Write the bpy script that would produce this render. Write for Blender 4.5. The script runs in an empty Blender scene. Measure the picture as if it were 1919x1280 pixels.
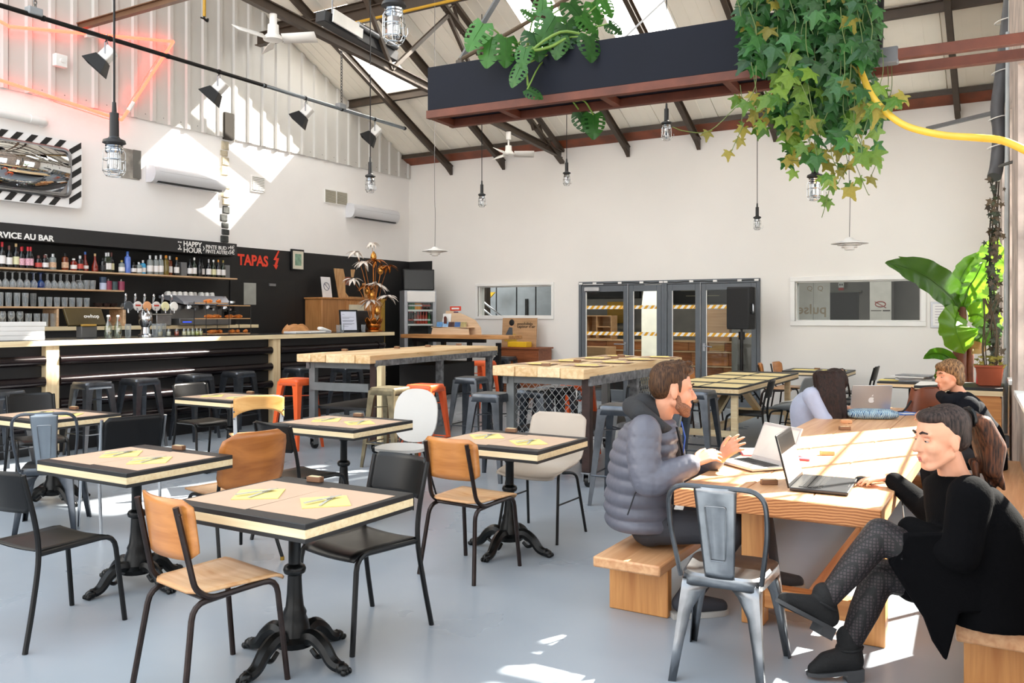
import bpy, bmesh, math, random
from math import sin, cos, pi, radians as R_, sqrt, atan2
from mathutils import Vector as V, Matrix as MX, noise as NZ
random.seed(7)
SC = bpy.context.scene
COL = SC.collection
# ------------------------------------------------------------------ camera
FPX, HOR, YAW, HC = 1600.0, 592.0, R_(30.77), 1.52
cam = bpy.data.cameras.new('camera'); co = bpy.data.objects.new('camera', cam); COL.objects.link(co)
co.location = (0, 0, HC); co.rotation_euler = (pi/2, 0, YAW)
cam.sensor_width = 36; cam.lens = 36*FPX/1919; cam.shift_y = -(640-HOR)/1919; cam.clip_end = 300; cam.clip_start = .05
SC.camera = co
RT = V((cos(YAW), sin(YAW), 0)); FW = V((-sin(YAW), cos(YAW), 0)); C0 = V((0, 0, HC))
def ray(x, y): return RT*((x-959.5)/FPX) + FW + V((0, 0, -(y-HOR)/FPX))
def at_z(x, y, z=0.): r = ray(x, y); return C0 + r*((z-HC)/r.z)
def at_d(x, y, d): return C0 + ray(x, y)*d
def at_u(x, y, u): r = ray(x, y); return C0 + r*(u/r.x)
def at_v(x, y, v): r = ray(x, y); return C0 + r*(v/r.y)
# ------------------------------------------------------------------ world, sun, exposure
w = bpy.data.worlds.new('sky'); SC.world = w; w.use_nodes = True
nt = w.node_tree; bg = nt.nodes['Background']
tc = nt.nodes.new('ShaderNodeTexCoord'); sx = nt.nodes.new('ShaderNodeSeparateXYZ'); rp = nt.nodes.new('ShaderNodeValToRGB')
nt.links.new(tc.outputs['Generated'], sx.inputs[0]); nt.links.new(sx.outputs[2], rp.inputs[0]); nt.links.new(rp.outputs[0], bg.inputs[0])
rp.color_ramp.elements[0].position = 0.; rp.color_ramp.elements[0].color = (1., .97, .93, 1)
rp.color_ramp.elements[1].position = .7; rp.color_ramp.elements[1].color = (.8, .9, 1., 1)
bg.inputs[1].default_value = 1.35
sun = bpy.data.lights.new('sun', 'SUN'); so = bpy.data.objects.new('sun', sun); COL.objects.link(so)
sun.energy = 24.0; sun.angle = R_(.6); sun.color = (1., .93, .82)
SUND = V((-.52, -.86, -.86)).normalized()
so.rotation_euler = SUND.to_track_quat('-Z', 'Y').to_euler(); so.location = (6, 14, 14)
vs = SC.view_settings; vs.view_transform = 'Standard'; vs.look = 'None'; vs.gamma = 1; vs.use_curve_mapping = False
vs.exposure = 1.15
SC.cycles.max_bounces = 10; SC.cycles.diffuse_bounces = 6; SC.cycles.transparent_max_bounces = 24
SC.cycles.sample_clamp_indirect = 6; SC.cycles.caustics_reflective = False; SC.cycles.caustics_refractive = False
# ------------------------------------------------------------------ materials
MATS = {}
def _new(name):
    m = bpy.data.materials.new(name); m.use_nodes = True
    return m, m.node_tree, m.node_tree.nodes['Principled BSDF']
def hexc(h):
    if isinstance(h, str):
        c = [int(h[i:i+2], 16)/255 for i in (0, 2, 4)]
        return tuple((x/12.92 if x <= .04045 else ((x+.055)/1.055)**2.4) for x in c)+(1,)
    return tuple(h)[:3]+(1,)
def mat(name, col, rough=.5, metal=0., var=.08, vs_=6., bump=0., bs=40., spec=.5, emit=None, es=0., coat=0., trans=0.):
    if name in MATS: return MATS[name]
    m, t, b = _new(name); c = hexc(col)
    b.inputs['Roughness'].default_value = rough; b.inputs['Metallic'].default_value = metal
    b.inputs['Specular IOR Level'].default_value = spec
    if coat: b.inputs['Coat Weight'].default_value = coat; b.inputs['Coat Roughness'].default_value = .12
    tcn = t.nodes.new('ShaderNodeTexCoord')
    if var:
        n = t.nodes.new('ShaderNodeTexNoise'); n.inputs['Scale'].default_value = vs_; n.inputs['Detail'].default_value = 4
        t.links.new(tcn.outputs['Object'], n.inputs[0])
        r = t.nodes.new('ShaderNodeValToRGB'); r.color_ramp.elements[0].position = .3; r.color_ramp.elements[1].position = .7
        r.color_ramp.elements[0].color = tuple(max(0, x*(1-var)) for x in c[:3])+(1,)
        r.color_ramp.elements[1].color = tuple(min(1, x*(1+var)) for x in c[:3])+(1,)
        t.links.new(n.outputs[0], r.inputs[0]); t.links.new(r.outputs[0], b.inputs['Base Color'])
    else: b.inputs['Base Color'].default_value = c
    if bump:
        n2 = t.nodes.new('ShaderNodeTexNoise'); n2.inputs['Scale'].default_value = bs; n2.inputs['Detail'].default_value = 5
        t.links.new(tcn.outputs['Object'], n2.inputs[0])
        bp = t.nodes.new('ShaderNodeBump'); bp.inputs['Strength'].default_value = bump; bp.inputs['Distance'].default_value = .01
        t.links.new(n2.outputs[0], bp.inputs['Height']); t.links.new(bp.outputs[0], b.inputs['Normal'])
    if emit: b.inputs['Emission Color'].default_value = hexc(emit); b.inputs['Emission Strength'].default_value = es
    if trans: b.inputs['Transmission Weight'].default_value = trans
    MATS[name] = m; return m
def wood(name, c1, c2, axis='X', scale=1., rough=.45, stretch=14., coat=0., knots=0.):
    if name in MATS: return MATS[name]
    m, t, b = _new(name); b.inputs['Roughness'].default_value = rough
    if coat: b.inputs['Coat Weight'].default_value = coat; b.inputs['Coat Roughness'].default_value = .2
    tcn = t.nodes.new('ShaderNodeTexCoord'); mp = t.nodes.new('ShaderNodeMapping')
    s = [stretch*scale]*3; s['XYZ'.index(axis)] = scale*.9; mp.inputs['Scale'].default_value = s
    t.links.new(tcn.outputs['Object'], mp.inputs[0])
    n = t.nodes.new('ShaderNodeTexNoise'); n.inputs['Scale'].default_value = 2.2; n.inputs['Detail'].default_value = 6; n.inputs['Distortion'].default_value = .6
    t.links.new(mp.outputs[0], n.inputs[0])
    r = t.nodes.new('ShaderNodeValToRGB'); r.color_ramp.elements[0].position = .32; r.color_ramp.elements[1].position = .68
    r.color_ramp.elements[0].color = hexc(c1); r.color_ramp.elements[1].color = hexc(c2)
    t.links.new(n.outputs[0], r.inputs[0]); out = r.outputs[0]
    if knots:
        vo = t.nodes.new('ShaderNodeTexVoronoi'); vo.inputs['Scale'].default_value = 3.5
        mk = t.nodes.new('ShaderNodeMapping'); ks = [2.]*3; ks['XYZ'.index(axis)] = .8; mk.inputs['Scale'].default_value = ks
        t.links.new(tcn.outputs['Object'], mk.inputs[0]); t.links.new(mk.outputs[0], vo.inputs[0])
        r2 = t.nodes.new('ShaderNodeValToRGB'); r2.color_ramp.elements[0].position = .02; r2.color_ramp.elements[0].color = (knots, knots, knots, 1)
        r2.color_ramp.elements[1].position = .08; r2.color_ramp.elements[1].color = (0, 0, 0, 1)
        t.links.new(vo.outputs['Distance'], r2.inputs[0])
        mx = t.nodes.new('ShaderNodeMix'); mx.data_type = 'RGBA'; mx.inputs[7].default_value = tuple(x*.35 for x in hexc(c1)[:3])+(1,)
        t.links.new(r2.outputs[0], mx.inputs[0]); t.links.new(out, mx.inputs[6]); out = mx.outputs[2]
    t.links.new(out, b.inputs['Base Color'])
    bp = t.nodes.new('ShaderNodeBump'); bp.inputs['Strength'].default_value = .12; bp.inputs['Distance'].default_value = .004
    t.links.new(n.outputs[0], bp.inputs['Height']); t.links.new(bp.outputs[0], b.inputs['Normal'])
    MATS[name] = m; return m
def pane_mat(name, tint, refl=.12, rough=0.):
    if name in MATS: return MATS[name]
    m = bpy.data.materials.new(name); m.use_nodes = True; t = m.node_tree; t.nodes.clear()
    o = t.nodes.new('ShaderNodeOutputMaterial'); mi = t.nodes.new('ShaderNodeMixShader'); tr = t.nodes.new('ShaderNodeBsdfTransparent'); gl = t.nodes.new('ShaderNodeBsdfGlossy')
    tr.inputs[0].default_value = hexc(tint); gl.inputs['Roughness'].default_value = rough
    fr = t.nodes.new('ShaderNodeLayerWeight'); fr.inputs[0].default_value = .5
    pw = t.nodes.new('ShaderNodeMath'); pw.operation = 'POWER'; pw.inputs[1].default_value = 4.
    ad = t.nodes.new('ShaderNodeMath'); ad.operation = 'MULTIPLY_ADD'; ad.inputs[1].default_value = .6; ad.inputs[2].default_value = refl*.35
    t.links.new(fr.outputs['Facing'], pw.inputs[0]); t.links.new(pw.outputs[0], ad.inputs[0]); t.links.new(ad.outputs[0], mi.inputs[0])
    t.links.new(tr.outputs[0], mi.inputs[1]); t.links.new(gl.outputs[0], mi.inputs[2]); t.links.new(mi.outputs[0], o.inputs[0])
    MATS[name] = m; return m
def leaf_mat(name, c1, c2, transl=.45, rough=.4, vscale=5.):
    if name in MATS: return MATS[name]
    m, t, b = _new(name); b.inputs['Roughness'].default_value = rough
    oi = t.nodes.new('ShaderNodeObjectInfo'); tcn = t.nodes.new('ShaderNodeTexCoord')
    n = t.nodes.new('ShaderNodeTexNoise'); n.inputs['Scale'].default_value = vscale; t.links.new(tcn.outputs['Object'], n.inputs[0])
    a = t.nodes.new('ShaderNodeMath'); a.operation = 'MULTIPLY_ADD'; a.inputs[1].default_value = .45; t.links.new(n.outputs[0], a.inputs[0])
    a2 = t.nodes.new('ShaderNodeMath'); a2.operation = 'MULTIPLY'; a2.inputs[1].default_value = .6; t.links.new(oi.outputs['Random'], a2.inputs[0]); t.links.new(a2.outputs[0], a.inputs[2])
    r = t.nodes.new('ShaderNodeValToRGB'); r.color_ramp.elements[0].position = .15; r.color_ramp.elements[1].position = .85
    r.color_ramp.elements[0].color = hexc(c1); r.color_ramp.elements[1].color = hexc(c2); t.links.new(a.outputs[0], r.inputs[0])
    t.links.new(r.outputs[0], b.inputs['Base Color'])
    o = t.nodes['Material Output']; mi = t.nodes.new('ShaderNodeMixShader'); tl = t.nodes.new('ShaderNodeBsdfTranslucent'); mi.inputs[0].default_value = transl
    t.links.new(r.outputs[0], tl.inputs[0]); t.links.new(b.outputs[0], mi.inputs[1]); t.links.new(tl.outputs[0], mi.inputs[2]); t.links.new(mi.outputs[0], o.inputs[0])
    MATS[name] = m; return m
# ------------------------------------------------------------------ mesh builder
class MB:
    def __init__(s, T=None): s.v = []; s.f = []; s.m = []; s.T = T or MX.Identity(4); s.mi = 0
    def add(s, vs, fs):
        o = len(s.v); s.v += [tuple(s.T @ V(p)) for p in vs]; s.f += [tuple(i+o for i in f) for f in fs]; s.m += [s.mi]*len(fs); return s
    def box(s, x0, x1, y0, y1, z0, z1):
        return s.add([(x0,y0,z0),(x1,y0,z0),(x1,y1,z0),(x0,y1,z0),(x0,y0,z1),(x1,y0,z1),(x1,y1,z1),(x0,y1,z1)],
                     [(0,3,2,1),(4,5,6,7),(0,1,5,4),(1,2,6,5),(2,3,7,6),(3,0,4,7)])
    def cbox(s, c, d, rz=0., rx=0.):
        T = s.T; s.T = T @ MX.Translation(c) @ MX.Rotation(rz, 4, 'Z') @ MX.Rotation(rx, 4, 'X')
        s.box(-d[0]/2, d[0]/2, -d[1]/2, d[1]/2, -d[2]/2, d[2]/2); s.T = T; return s
    def bar(s, p0, p1, w, h, up=(0,0,1)):
        p0, p1 = V(p0), V(p1); d = (p1-p0).normalized(); x = d.cross(V(up))
        if x.length < 1e-5: x = d.cross(V((0,1,0)))
        x.normalize(); y = x.cross(d); x *= w/2; y *= h/2
        return s.add([p+a*x+b*y for p in (p0,p1) for a,b in ((-1,-1),(1,-1),(1,1),(-1,1))],
                     [(3,2,1,0),(4,5,6,7),(0,1,5,4),(1,2,6,5),(2,3,7,6),(3,0,4,7)])
    def ibeam(s, p0, p1, w, h, t=.012):
        p0, p1 = V(p0), V(p1); up = V((0,0,1)); d = (p1-p0).normalized(); x = d.cross(up).normalized(); y = x.cross(d)
        s.bar(p0+y*(h/2-t/2), p1+y*(h/2-t/2), w, t); s.bar(p0-y*(h/2-t/2), p1-y*(h/2-t/2), w, t); s.bar(p0, p1, t, h-2*t); return s
    def tube(s, pts, r, n=8, closed=False, cap=True):
        pts = [V(p) for p in pts]; N = len(pts); rs = r if isinstance(r, (list, tuple)) else [r]*N
        vs, fs = [], []; prev = None
        for i, p in enumerate(pts):
            a = pts[(i-1) % N] if (closed or i) else p; b = pts[(i+1) % N] if (closed or i < N-1) else p
            d = (b-a).normalized()
            if prev is None:
                x = d.orthogonal().normalized()
            else:
                x = prev - d*prev.dot(d)
                x = x.normalized() if x.length > 1e-6 else d.orthogonal().normalized()
            prev = x; y = d.cross(x)
            vs += [p + (x*cos(2*pi*k/n) + y*sin(2*pi*k/n))*rs[i] for k in range(n)]
        for i in range(N if closed else N-1):
            a, b = i*n, ((i+1) % N)*n
            fs += [(a+k, a+(k+1) % n, b+(k+1) % n, b+k) for k in range(n)]
        if cap and not closed: fs += [tuple(range(n-1, -1, -1)), tuple(range((N-1)*n, N*n))]
        return s.add(vs, fs)
    def cyl(s, p0, p1, r0, r1=None, n=12): return s.tube([p0, p1], [r0, r0 if r1 is None else r1], n)
    def lathe(s, prof, n=20, c=(0,0,0)):
        vs, fs = [], []; c = V(c)
        for r, z in prof: vs += [c+V((r*cos(2*pi*k/n), r*sin(2*pi*k/n), z)) for k in range(n)]
        for i in range(len(prof)-1):
            a, b = i*n, (i+1)*n; fs += [(a+k, a+(k+1) % n, b+(k+1) % n, b+k) for k in range(n)]
        if prof[0][0] > 1e-5: fs.append(tuple(range(n-1, -1, -1)))
        if prof[-1][0] > 1e-5: fs.append(tuple(range((len(prof)-1)*n, len(prof)*n)))
        return s.add(vs, fs)
    def prism(s, poly, z0, z1):
        n = len(poly); vs = [(x,y,z0) for x,y in poly]+[(x,y,z1) for x,y in poly]
        return s.add(vs, [tuple(range(n-1,-1,-1)), tuple(range(n,2*n))]+[(i,(i+1) % n,n+(i+1) % n,n+i) for i in range(n)])
    def grid(s, fn, nu, nv, th=None):
        vs = [fn(i/nu, j/nv) for i in range(nu+1) for j in range(nv+1)]
        q = lambda i, j: i*(nv+1)+j
        return s.add(vs, [(q(i,j),q(i+1,j),q(i+1,j+1),q(i,j+1)) for i in range(nu) for j in range(nv)])
    def ball(s, c, r, n=12, m=8):
        c = V(c); rr = r if isinstance(r, (tuple, list)) else (r, r, r)
        vs = [c+V((0,0,-rr[2]))]; fs = []
        for j in range(1, m):
            a = -pi/2+pi*j/m; vs += [c+V((rr[0]*cos(a)*cos(2*pi*k/n), rr[1]*cos(a)*sin(2*pi*k/n), rr[2]*sin(a))) for k in range(n)]
        vs.append(c+V((0,0,rr[2]))); L = len(vs)-1
        fs += [(0, 1+(k+1) % n, 1+k) for k in range(n)]
        for j in range(m-2): fs += [(1+j*n+k, 1+j*n+(k+1) % n, 1+(j+1)*n+(k+1) % n, 1+(j+1)*n+k) for k in range(n)]
        o = 1+(m-2)*n; fs += [(o+k, o+(k+1) % n, L) for k in range(n)]
        return s.add(vs, fs)
    def mesh(s, name, mats, smooth=True, ang=38):
        me = bpy.data.meshes.new(name); me.from_pydata(s.v, [], s.f)
        for mm in (mats if isinstance(mats, (list, tuple)) else [mats]): me.materials.append(mm)
        if len(me.materials) > 1: me.polygons.foreach_set('material_index', s.m)
        me.update(); 
        if smooth:
            me.polygons.foreach_set('use_smooth', [True]*len(me.polygons)); me.set_sharp_from_angle(angle=R_(ang))
        return me
    def build(s, name, mats, parent=None, bev=0., smooth=True, ang=38, solid=0., sub=0, label=None):
        o = bpy.data.objects.new(name, s.mesh(name, mats, smooth, ang)); COL.objects.link(o)
        if parent is not None: o.parent = parent
        if solid: md = o.modifiers.new('s', 'SOLIDIFY'); md.thickness = solid; md.offset = 0
        if sub: md = o.modifiers.new('u', 'SUBSURF'); md.levels = sub; md.render_levels = sub
        if bev: md = o.modifiers.new('b', 'BEVEL'); md.width = bev; md.segments = 2; md.limit_method = 'ANGLE'; md.angle_limit = R_(40)
        if label: o['label'] = label
        return o
def smooth_path(pts, n=6, closed=False):
    """Catmull-Rom through the points"""
    P = [V(p) for p in pts]; N = len(P); out = []
    for i in range(N if closed else N-1):
        a = P[(i-1) % N] if closed or i else P[0]*2-P[1]; b = P[i]; c = P[(i+1) % N]; d = P[(i+2) % N] if closed or i < N-2 else P[-1]*2-P[-2]
        for k in range(n):
            t = k/n; out.append(.5*((2*b)+(c-a)*t+(2*a-5*b+4*c-d)*t*t+(3*b-a-3*c+d)*t*t*t))
    if not closed: out.append(P[-1])
    return out
def bent(pts, r=.04, n=4):
    """polyline with rounded corners"""
    P = [V(p) for p in pts]; out = [P[0]]
    for a, b, c in zip(P, P[1:], P[2:]):
        u, w_ = (a-b), (c-b); k = min(r, u.length*.45, w_.length*.45); p, q = b+u.normalized()*k, b+w_.normalized()*k
        out += [(1-t)**2*p+2*t*(1-t)*b+t*t*q for t in [i/n for i in range(n+1)]]
    return out+[P[-1]]
def thing(name, label, cat, loc=(0,0,0), rz=0., group=None):
    o = bpy.data.objects.new(name, None); COL.objects.link(o); o.location = loc; o.rotation_euler = (0,0,rz); o.empty_display_size = .05
    return tag(o, label, cat, group)
def tag(o, label, cat, group=None):
    o['label'] = label; o['category'] = cat
    if group: o['group'] = group
    return o
def struct(o): o['kind'] = 'structure'; return o
def put(o, loc, rz=0., sc=None):
    o.location = loc; o.rotation_euler = (0,0,rz)
    if sc: o.scale = (sc, sc, sc)
    return o
def dup(root, loc, rz=0., label=None, group=None, sc=None, swap=None):
    r = root.copy(); COL.objects.link(r); put(r, loc, rz, sc)
    if label: r['label'] = label
    if group: r['group'] = group
    def kids(src, dst):
        for ch in list(src.children):
            c = ch.copy(); COL.objects.link(c); c.parent = dst; c.matrix_parent_inverse = ch.matrix_parent_inverse.copy()
            kids(ch, c)
    kids(root, r); return r
def text(body, size, mt, loc, rot, parent=None, name='lettering', bold=0., align='LEFT', sx_=1., ext=.002, sp=1.):
    cu = bpy.data.curves.new(name, 'FONT'); cu.body = body; cu.size = size; cu.extrude = ext; cu.offset = bold; cu.align_x = align; cu.space_character = sp
    cu.resolution_u = 3
    t = bpy.data.objects.new(name, cu); COL.objects.link(t)
    bpy.context.view_layer.update()
    me = bpy.data.meshes.new_from_object(t.evaluated_get(bpy.context.evaluated_depsgraph_get()))
    bpy.data.objects.remove(t); me.materials.clear(); me.materials.append(mt); me.name = name
    o = bpy.data.objects.new(name, me); COL.objects.link(o); o.location = loc; o.rotation_euler = rot; o.scale = (sx_, 1, 1)
    if parent is not None: o.parent = parent
    return o
# rotations that stand a text up: facing -Y (back wall) and facing +X (left wall)
ROT_BACK = (pi/2, 0, 0); ROT_LEFT = (pi/2, 0, pi/2)
# common materials
black = mat('black_paint', '101113', .4, var=.1, spec=.3); blackm = mat('black_metal', '0c0c0d', .34, var=.1, spec=.35); dark_pan = mat('black_panel', '1b1b1d', .55)
white = mat('white_paint', 'ecebe8', .6, var=.02); steel = mat('brushed_steel', '9a9ca0', .28, 1., .12, 12); chrome = mat('chrome', 'c9ccd0', .12, 1., .03)
gun = mat('gunmetal', '565a60', .3, .85, .25, 9); orange = mat('orange_paint', 'e5602c', .38, var=.05); grey_frame = mat('grey_frame', '5b6167', .45, var=.06)
# ================================================================== the shell
XL, YB, ZE, KR, YR = -10.8, 14.0, 4.66, .474, 5.0
def roof_z(y): return ZE+KR*(YB-y) if y >= YR else ZE+KR*(YB-YR)-KR*(YR-y)
def roofpt(x, y): r = ray(x, y); t = (ZE+KR*YB-HC)/(r.z+KR*r.y); return C0+r*t
plaster = mat('white_plaster', 'f3f1ef', .75, var=.025, vs_=1.2, bump=.06, bs=25)
plaster_w = mat('white_plaster_warm', 'eae7e2', .75, var=.025, vs_=.8, bump=.05, bs=25)
clad = mat('white_cladding', 'c9c7c2', .42, var=.03, vs_=2)
roofp = mat('cream_roof_sheet', 'f6f1e4', .6, var=.05, vs_=1.5)
brown_steel = mat('brown_steel', '43372c', .5, var=.15)
rust_steel = mat('rust_red_steel', '7a3a1d', .5, var=.35, vs_=3)
blackwall = mat('black_wall_paint', '131314', .6, var=.12)
# floor: poured grey resin
def floor_mat():
    m, t, b = _new('grey_resin_floor'); b.inputs['Roughness'].default_value = .27; b.inputs['Specular IOR Level'].default_value = .5
    tcn = t.nodes.new('ShaderNodeTexCoord'); n = t.nodes.new('ShaderNodeTexNoise'); n.inputs['Scale'].default_value = .7; n.inputs['Detail'].default_value = 7
    t.links.new(tcn.outputs['Object'], n.inputs[0]); r = t.nodes.new('ShaderNodeValToRGB')
    r.color_ramp.elements[0].position = .3; r.color_ramp.elements[0].color = hexc('8c949d'); r.color_ramp.elements[1].position = .7; r.color_ramp.elements[1].color = hexc('9fa7af')
    t.links.new(n.outputs[0], r.inputs[0]); t.links.new(r.outputs[0], b.inputs['Base Color'])
    n2 = t.nodes.new('ShaderNodeTexNoise'); n2.inputs['Scale'].default_value = 1.6; n2.inputs['Detail'].default_value = 3; t.links.new(tcn.outputs['Object'], n2.inputs[0])
    r2 = t.nodes.new('ShaderNodeMapRange'); r2.inputs[3].default_value = .2; r2.inputs[4].default_value = .4; t.links.new(n2.outputs[0], r2.inputs[0]); t.links.new(r2.outputs[0], b.inputs['Roughness'])
    bp = t.nodes.new('ShaderNodeBump'); bp.inputs['Strength'].default_value = .02; bp.inputs['Distance'].default_value = .001; t.links.new(n2.outputs[0], bp.inputs['Height']); t.links.new(bp.outputs[0], b.inputs['Normal'])
    return m
struct(MB().box(-13, 2.5, -4, 20, -.12, 0).build('floor', floor_mat(), smooth=False))
# ---- left wall: plaster, black painted band, profiled cladding sheets
wl = struct(MB().box(XL-.2, XL, -4, YB+.2, 0, 4.6).build('wall_left', plaster, smooth=False))
bandm = MB().box(XL, XL+.012, -4, 9.35, 0, 2.63).box(XL, XL+.012, 10.75, YB, 0, 2.63).box(XL, XL+.012, 9.35, 10.75, 2.12, 2.63)
struct(bandm.build('trim_1', blackwall, smooth=False))
y = -3.7; PER = .3
while y < YB-.02:
    y1 = min(y+1.2, YB-.005); m_ = MB(); prof = []; k = 0; yy = y+.002
    while yy < y1-.01:
        for dy, dx in ((0, 0), (.2, 0), (.22, .032), (.275, .032)):
            if yy+dy < y1-.006: prof.append((yy+dy, dx))
        yy += PER
    prof.append((y1-.006, 0))
    vs_ = []
    for (py, dx) in prof: vs_ += [(XL+.02+dx, py, 4.33), (XL+.02+dx, py, roof_z(py)-.01)]
    m_.add(vs_, [(2*i, 2*i+2, 2*i+3, 2*i+1) for i in range(len(prof)-1)])
    m_.build('cladding_sheet', clad, wl, smooth=False, solid=.006)
    y += 1.2
fl = MB()
for i in range(60): fl.box(XL+.052, XL+.056, -3.6+i*.3, -3.588+i*.3, 4.40, 4.412)
fl.build('sheet_screws', mat('screw_grey', '77746e', .4, .8), wl)['kind'] = 'stuff'
MB().box(XL-.2, XL+.01, -4, YB, 4.5, 8.9).build('gable_backing', clad, wl, smooth=False)
# exposed pillar strip, dark slot, broken hole in the plaster
p0 = at_u(415, 455, XL); p1 = at_u(433, 212, XL); ya, yb = p0.y, p1.y
sl = MB().box(XL+.0, XL+.06, ya+.02, yb, at_u(424, 262, XL).z, at_u(424, 212, XL).z)
sl.build('dark_slot', mat('slot_dark_brown', '2b2620', .9), wl, smooth=False)  # slot built as a raised box in a plain dark colour
pb = MB(); zz = at_u(424, 455, XL).z; ztop = at_u(424, 262, XL).z; i = 0
while zz < ztop-.02:
    hh = random.uniform(.10, .17); wv = random.uniform(-.03, .03)
    b_ = MB().box(XL-.02, XL+.012+random.uniform(0, .03), ya+wv, yb-.05+wv, zz, min(zz+hh-.015, ztop))
    low = zz < at_u(424, 385, XL).z
    b_.build('brick', mat('pillar_dark_iron', '3a3c3a', .7, var=.5, vs_=14, bump=.6) if low else mat('pillar_brick', 'b9ae96', .9, var=.3, vs_=10, bump=.8), wl, bev=.012)
    zz += hh
# hole beside the pendant
h0, h1 = at_u(222, 332, XL), at_u(255, 282, XL)
MB().box(XL, XL+.015, h0.y, h1.y+.05, h0.z, h1.z).build('hole_back', mat('raw_concrete', '9b978f', .95, var=.35, vs_=8, bump=1., bs=16), wl, bev=.006)
MB().box(XL, XL+.03, h1.y-.06, h1.y+.06, h0.z+.02, h1.z).build('hole_edge', mat('grey_lining', '6d6c66', .8), wl, smooth=False)
# ---- back wall with its openings
W1 = (at_v(896, 593, YB), at_v(1034, 534, YB)); W2 = (at_v(1490, 602, YB), at_v(1726, 523, YB)); DR = (at_v(1086, 600, YB), at_v(1425, 521, YB))
zw1a, zw1b = W1[0].z, W1[1].z; zw2a, zw2b = W2[0].z, W2[1].z; zd = DR[1].z
bw = MB()
def wseg(x0, x1, z0, z1): bw.box(x0, x1, YB, YB+.22, z0, z1)
xs = [XL-.2, W1[0].x, W1[1].x, DR[0].x, DR[1].x, W2[0].x, W2[1].x, .9]
wseg(xs[0], xs[1], 0, 5.2); wseg(xs[1], xs[2], 0, zw1a); wseg(xs[1], xs[2], zw1b, 5.2); wseg(xs[2], xs[3], 0, 5.2)
wseg(xs[3], xs[4], zd, 5.2); wseg(xs[4], xs[5], 0, 5.2); wseg(xs[5], xs[6], 0, zw2a); wseg(xs[5], xs[6], zw2b, 5.2); wseg(xs[6], xs[7], 0, 5.2)
wb = struct(bw.build('wall_back', plaster_w, smooth=False))
xb = at_v(810, 489, YB).x
struct(MB().box(XL, xb, YB-.012, YB, 0, 2.63).build('trim_2', blackwall, smooth=False))
glass = pane_mat('clear_pane', 'f2f5f4', .03)
def window(n, a, b, z0, z1, bord, mt):
    r = struct(bpy.data.objects.new('window_%d' % n, None)); COL.objects.link(r); r.location = (0, YB, 0)
    m_ = MB().box(a-bord, b+bord, -.03, .02, z1, z1+bord).box(a-bord, b+bord, -.03, .02, z0-bord, z0).box(a-bord, a, -.03, .02, z0, z1).box(b, b+bord, -.03, .02, z0, z1)
    m_.box(a, a+.02, .02, .2, z0, z1).box(b-.02, b, .02, .2, z0, z1).box(a+.02, b-.02, .02, .2, z1-.02, z1).box(a+.02, b-.02, .02, .2, z0, z0+.02)
    m_.build('window_frame', mt, r, bev=.004); MB().box(a+.02, b-.02, .1, .108, z0+.02, z1-.02).build('pane', glass, r, smooth=False)
window(1, W1[0].x, W1[1].x, zw1a, zw1b, .05, white); window(2, W2[0].x, W2[1].x, zw2a, zw2b, .07, white)
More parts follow.
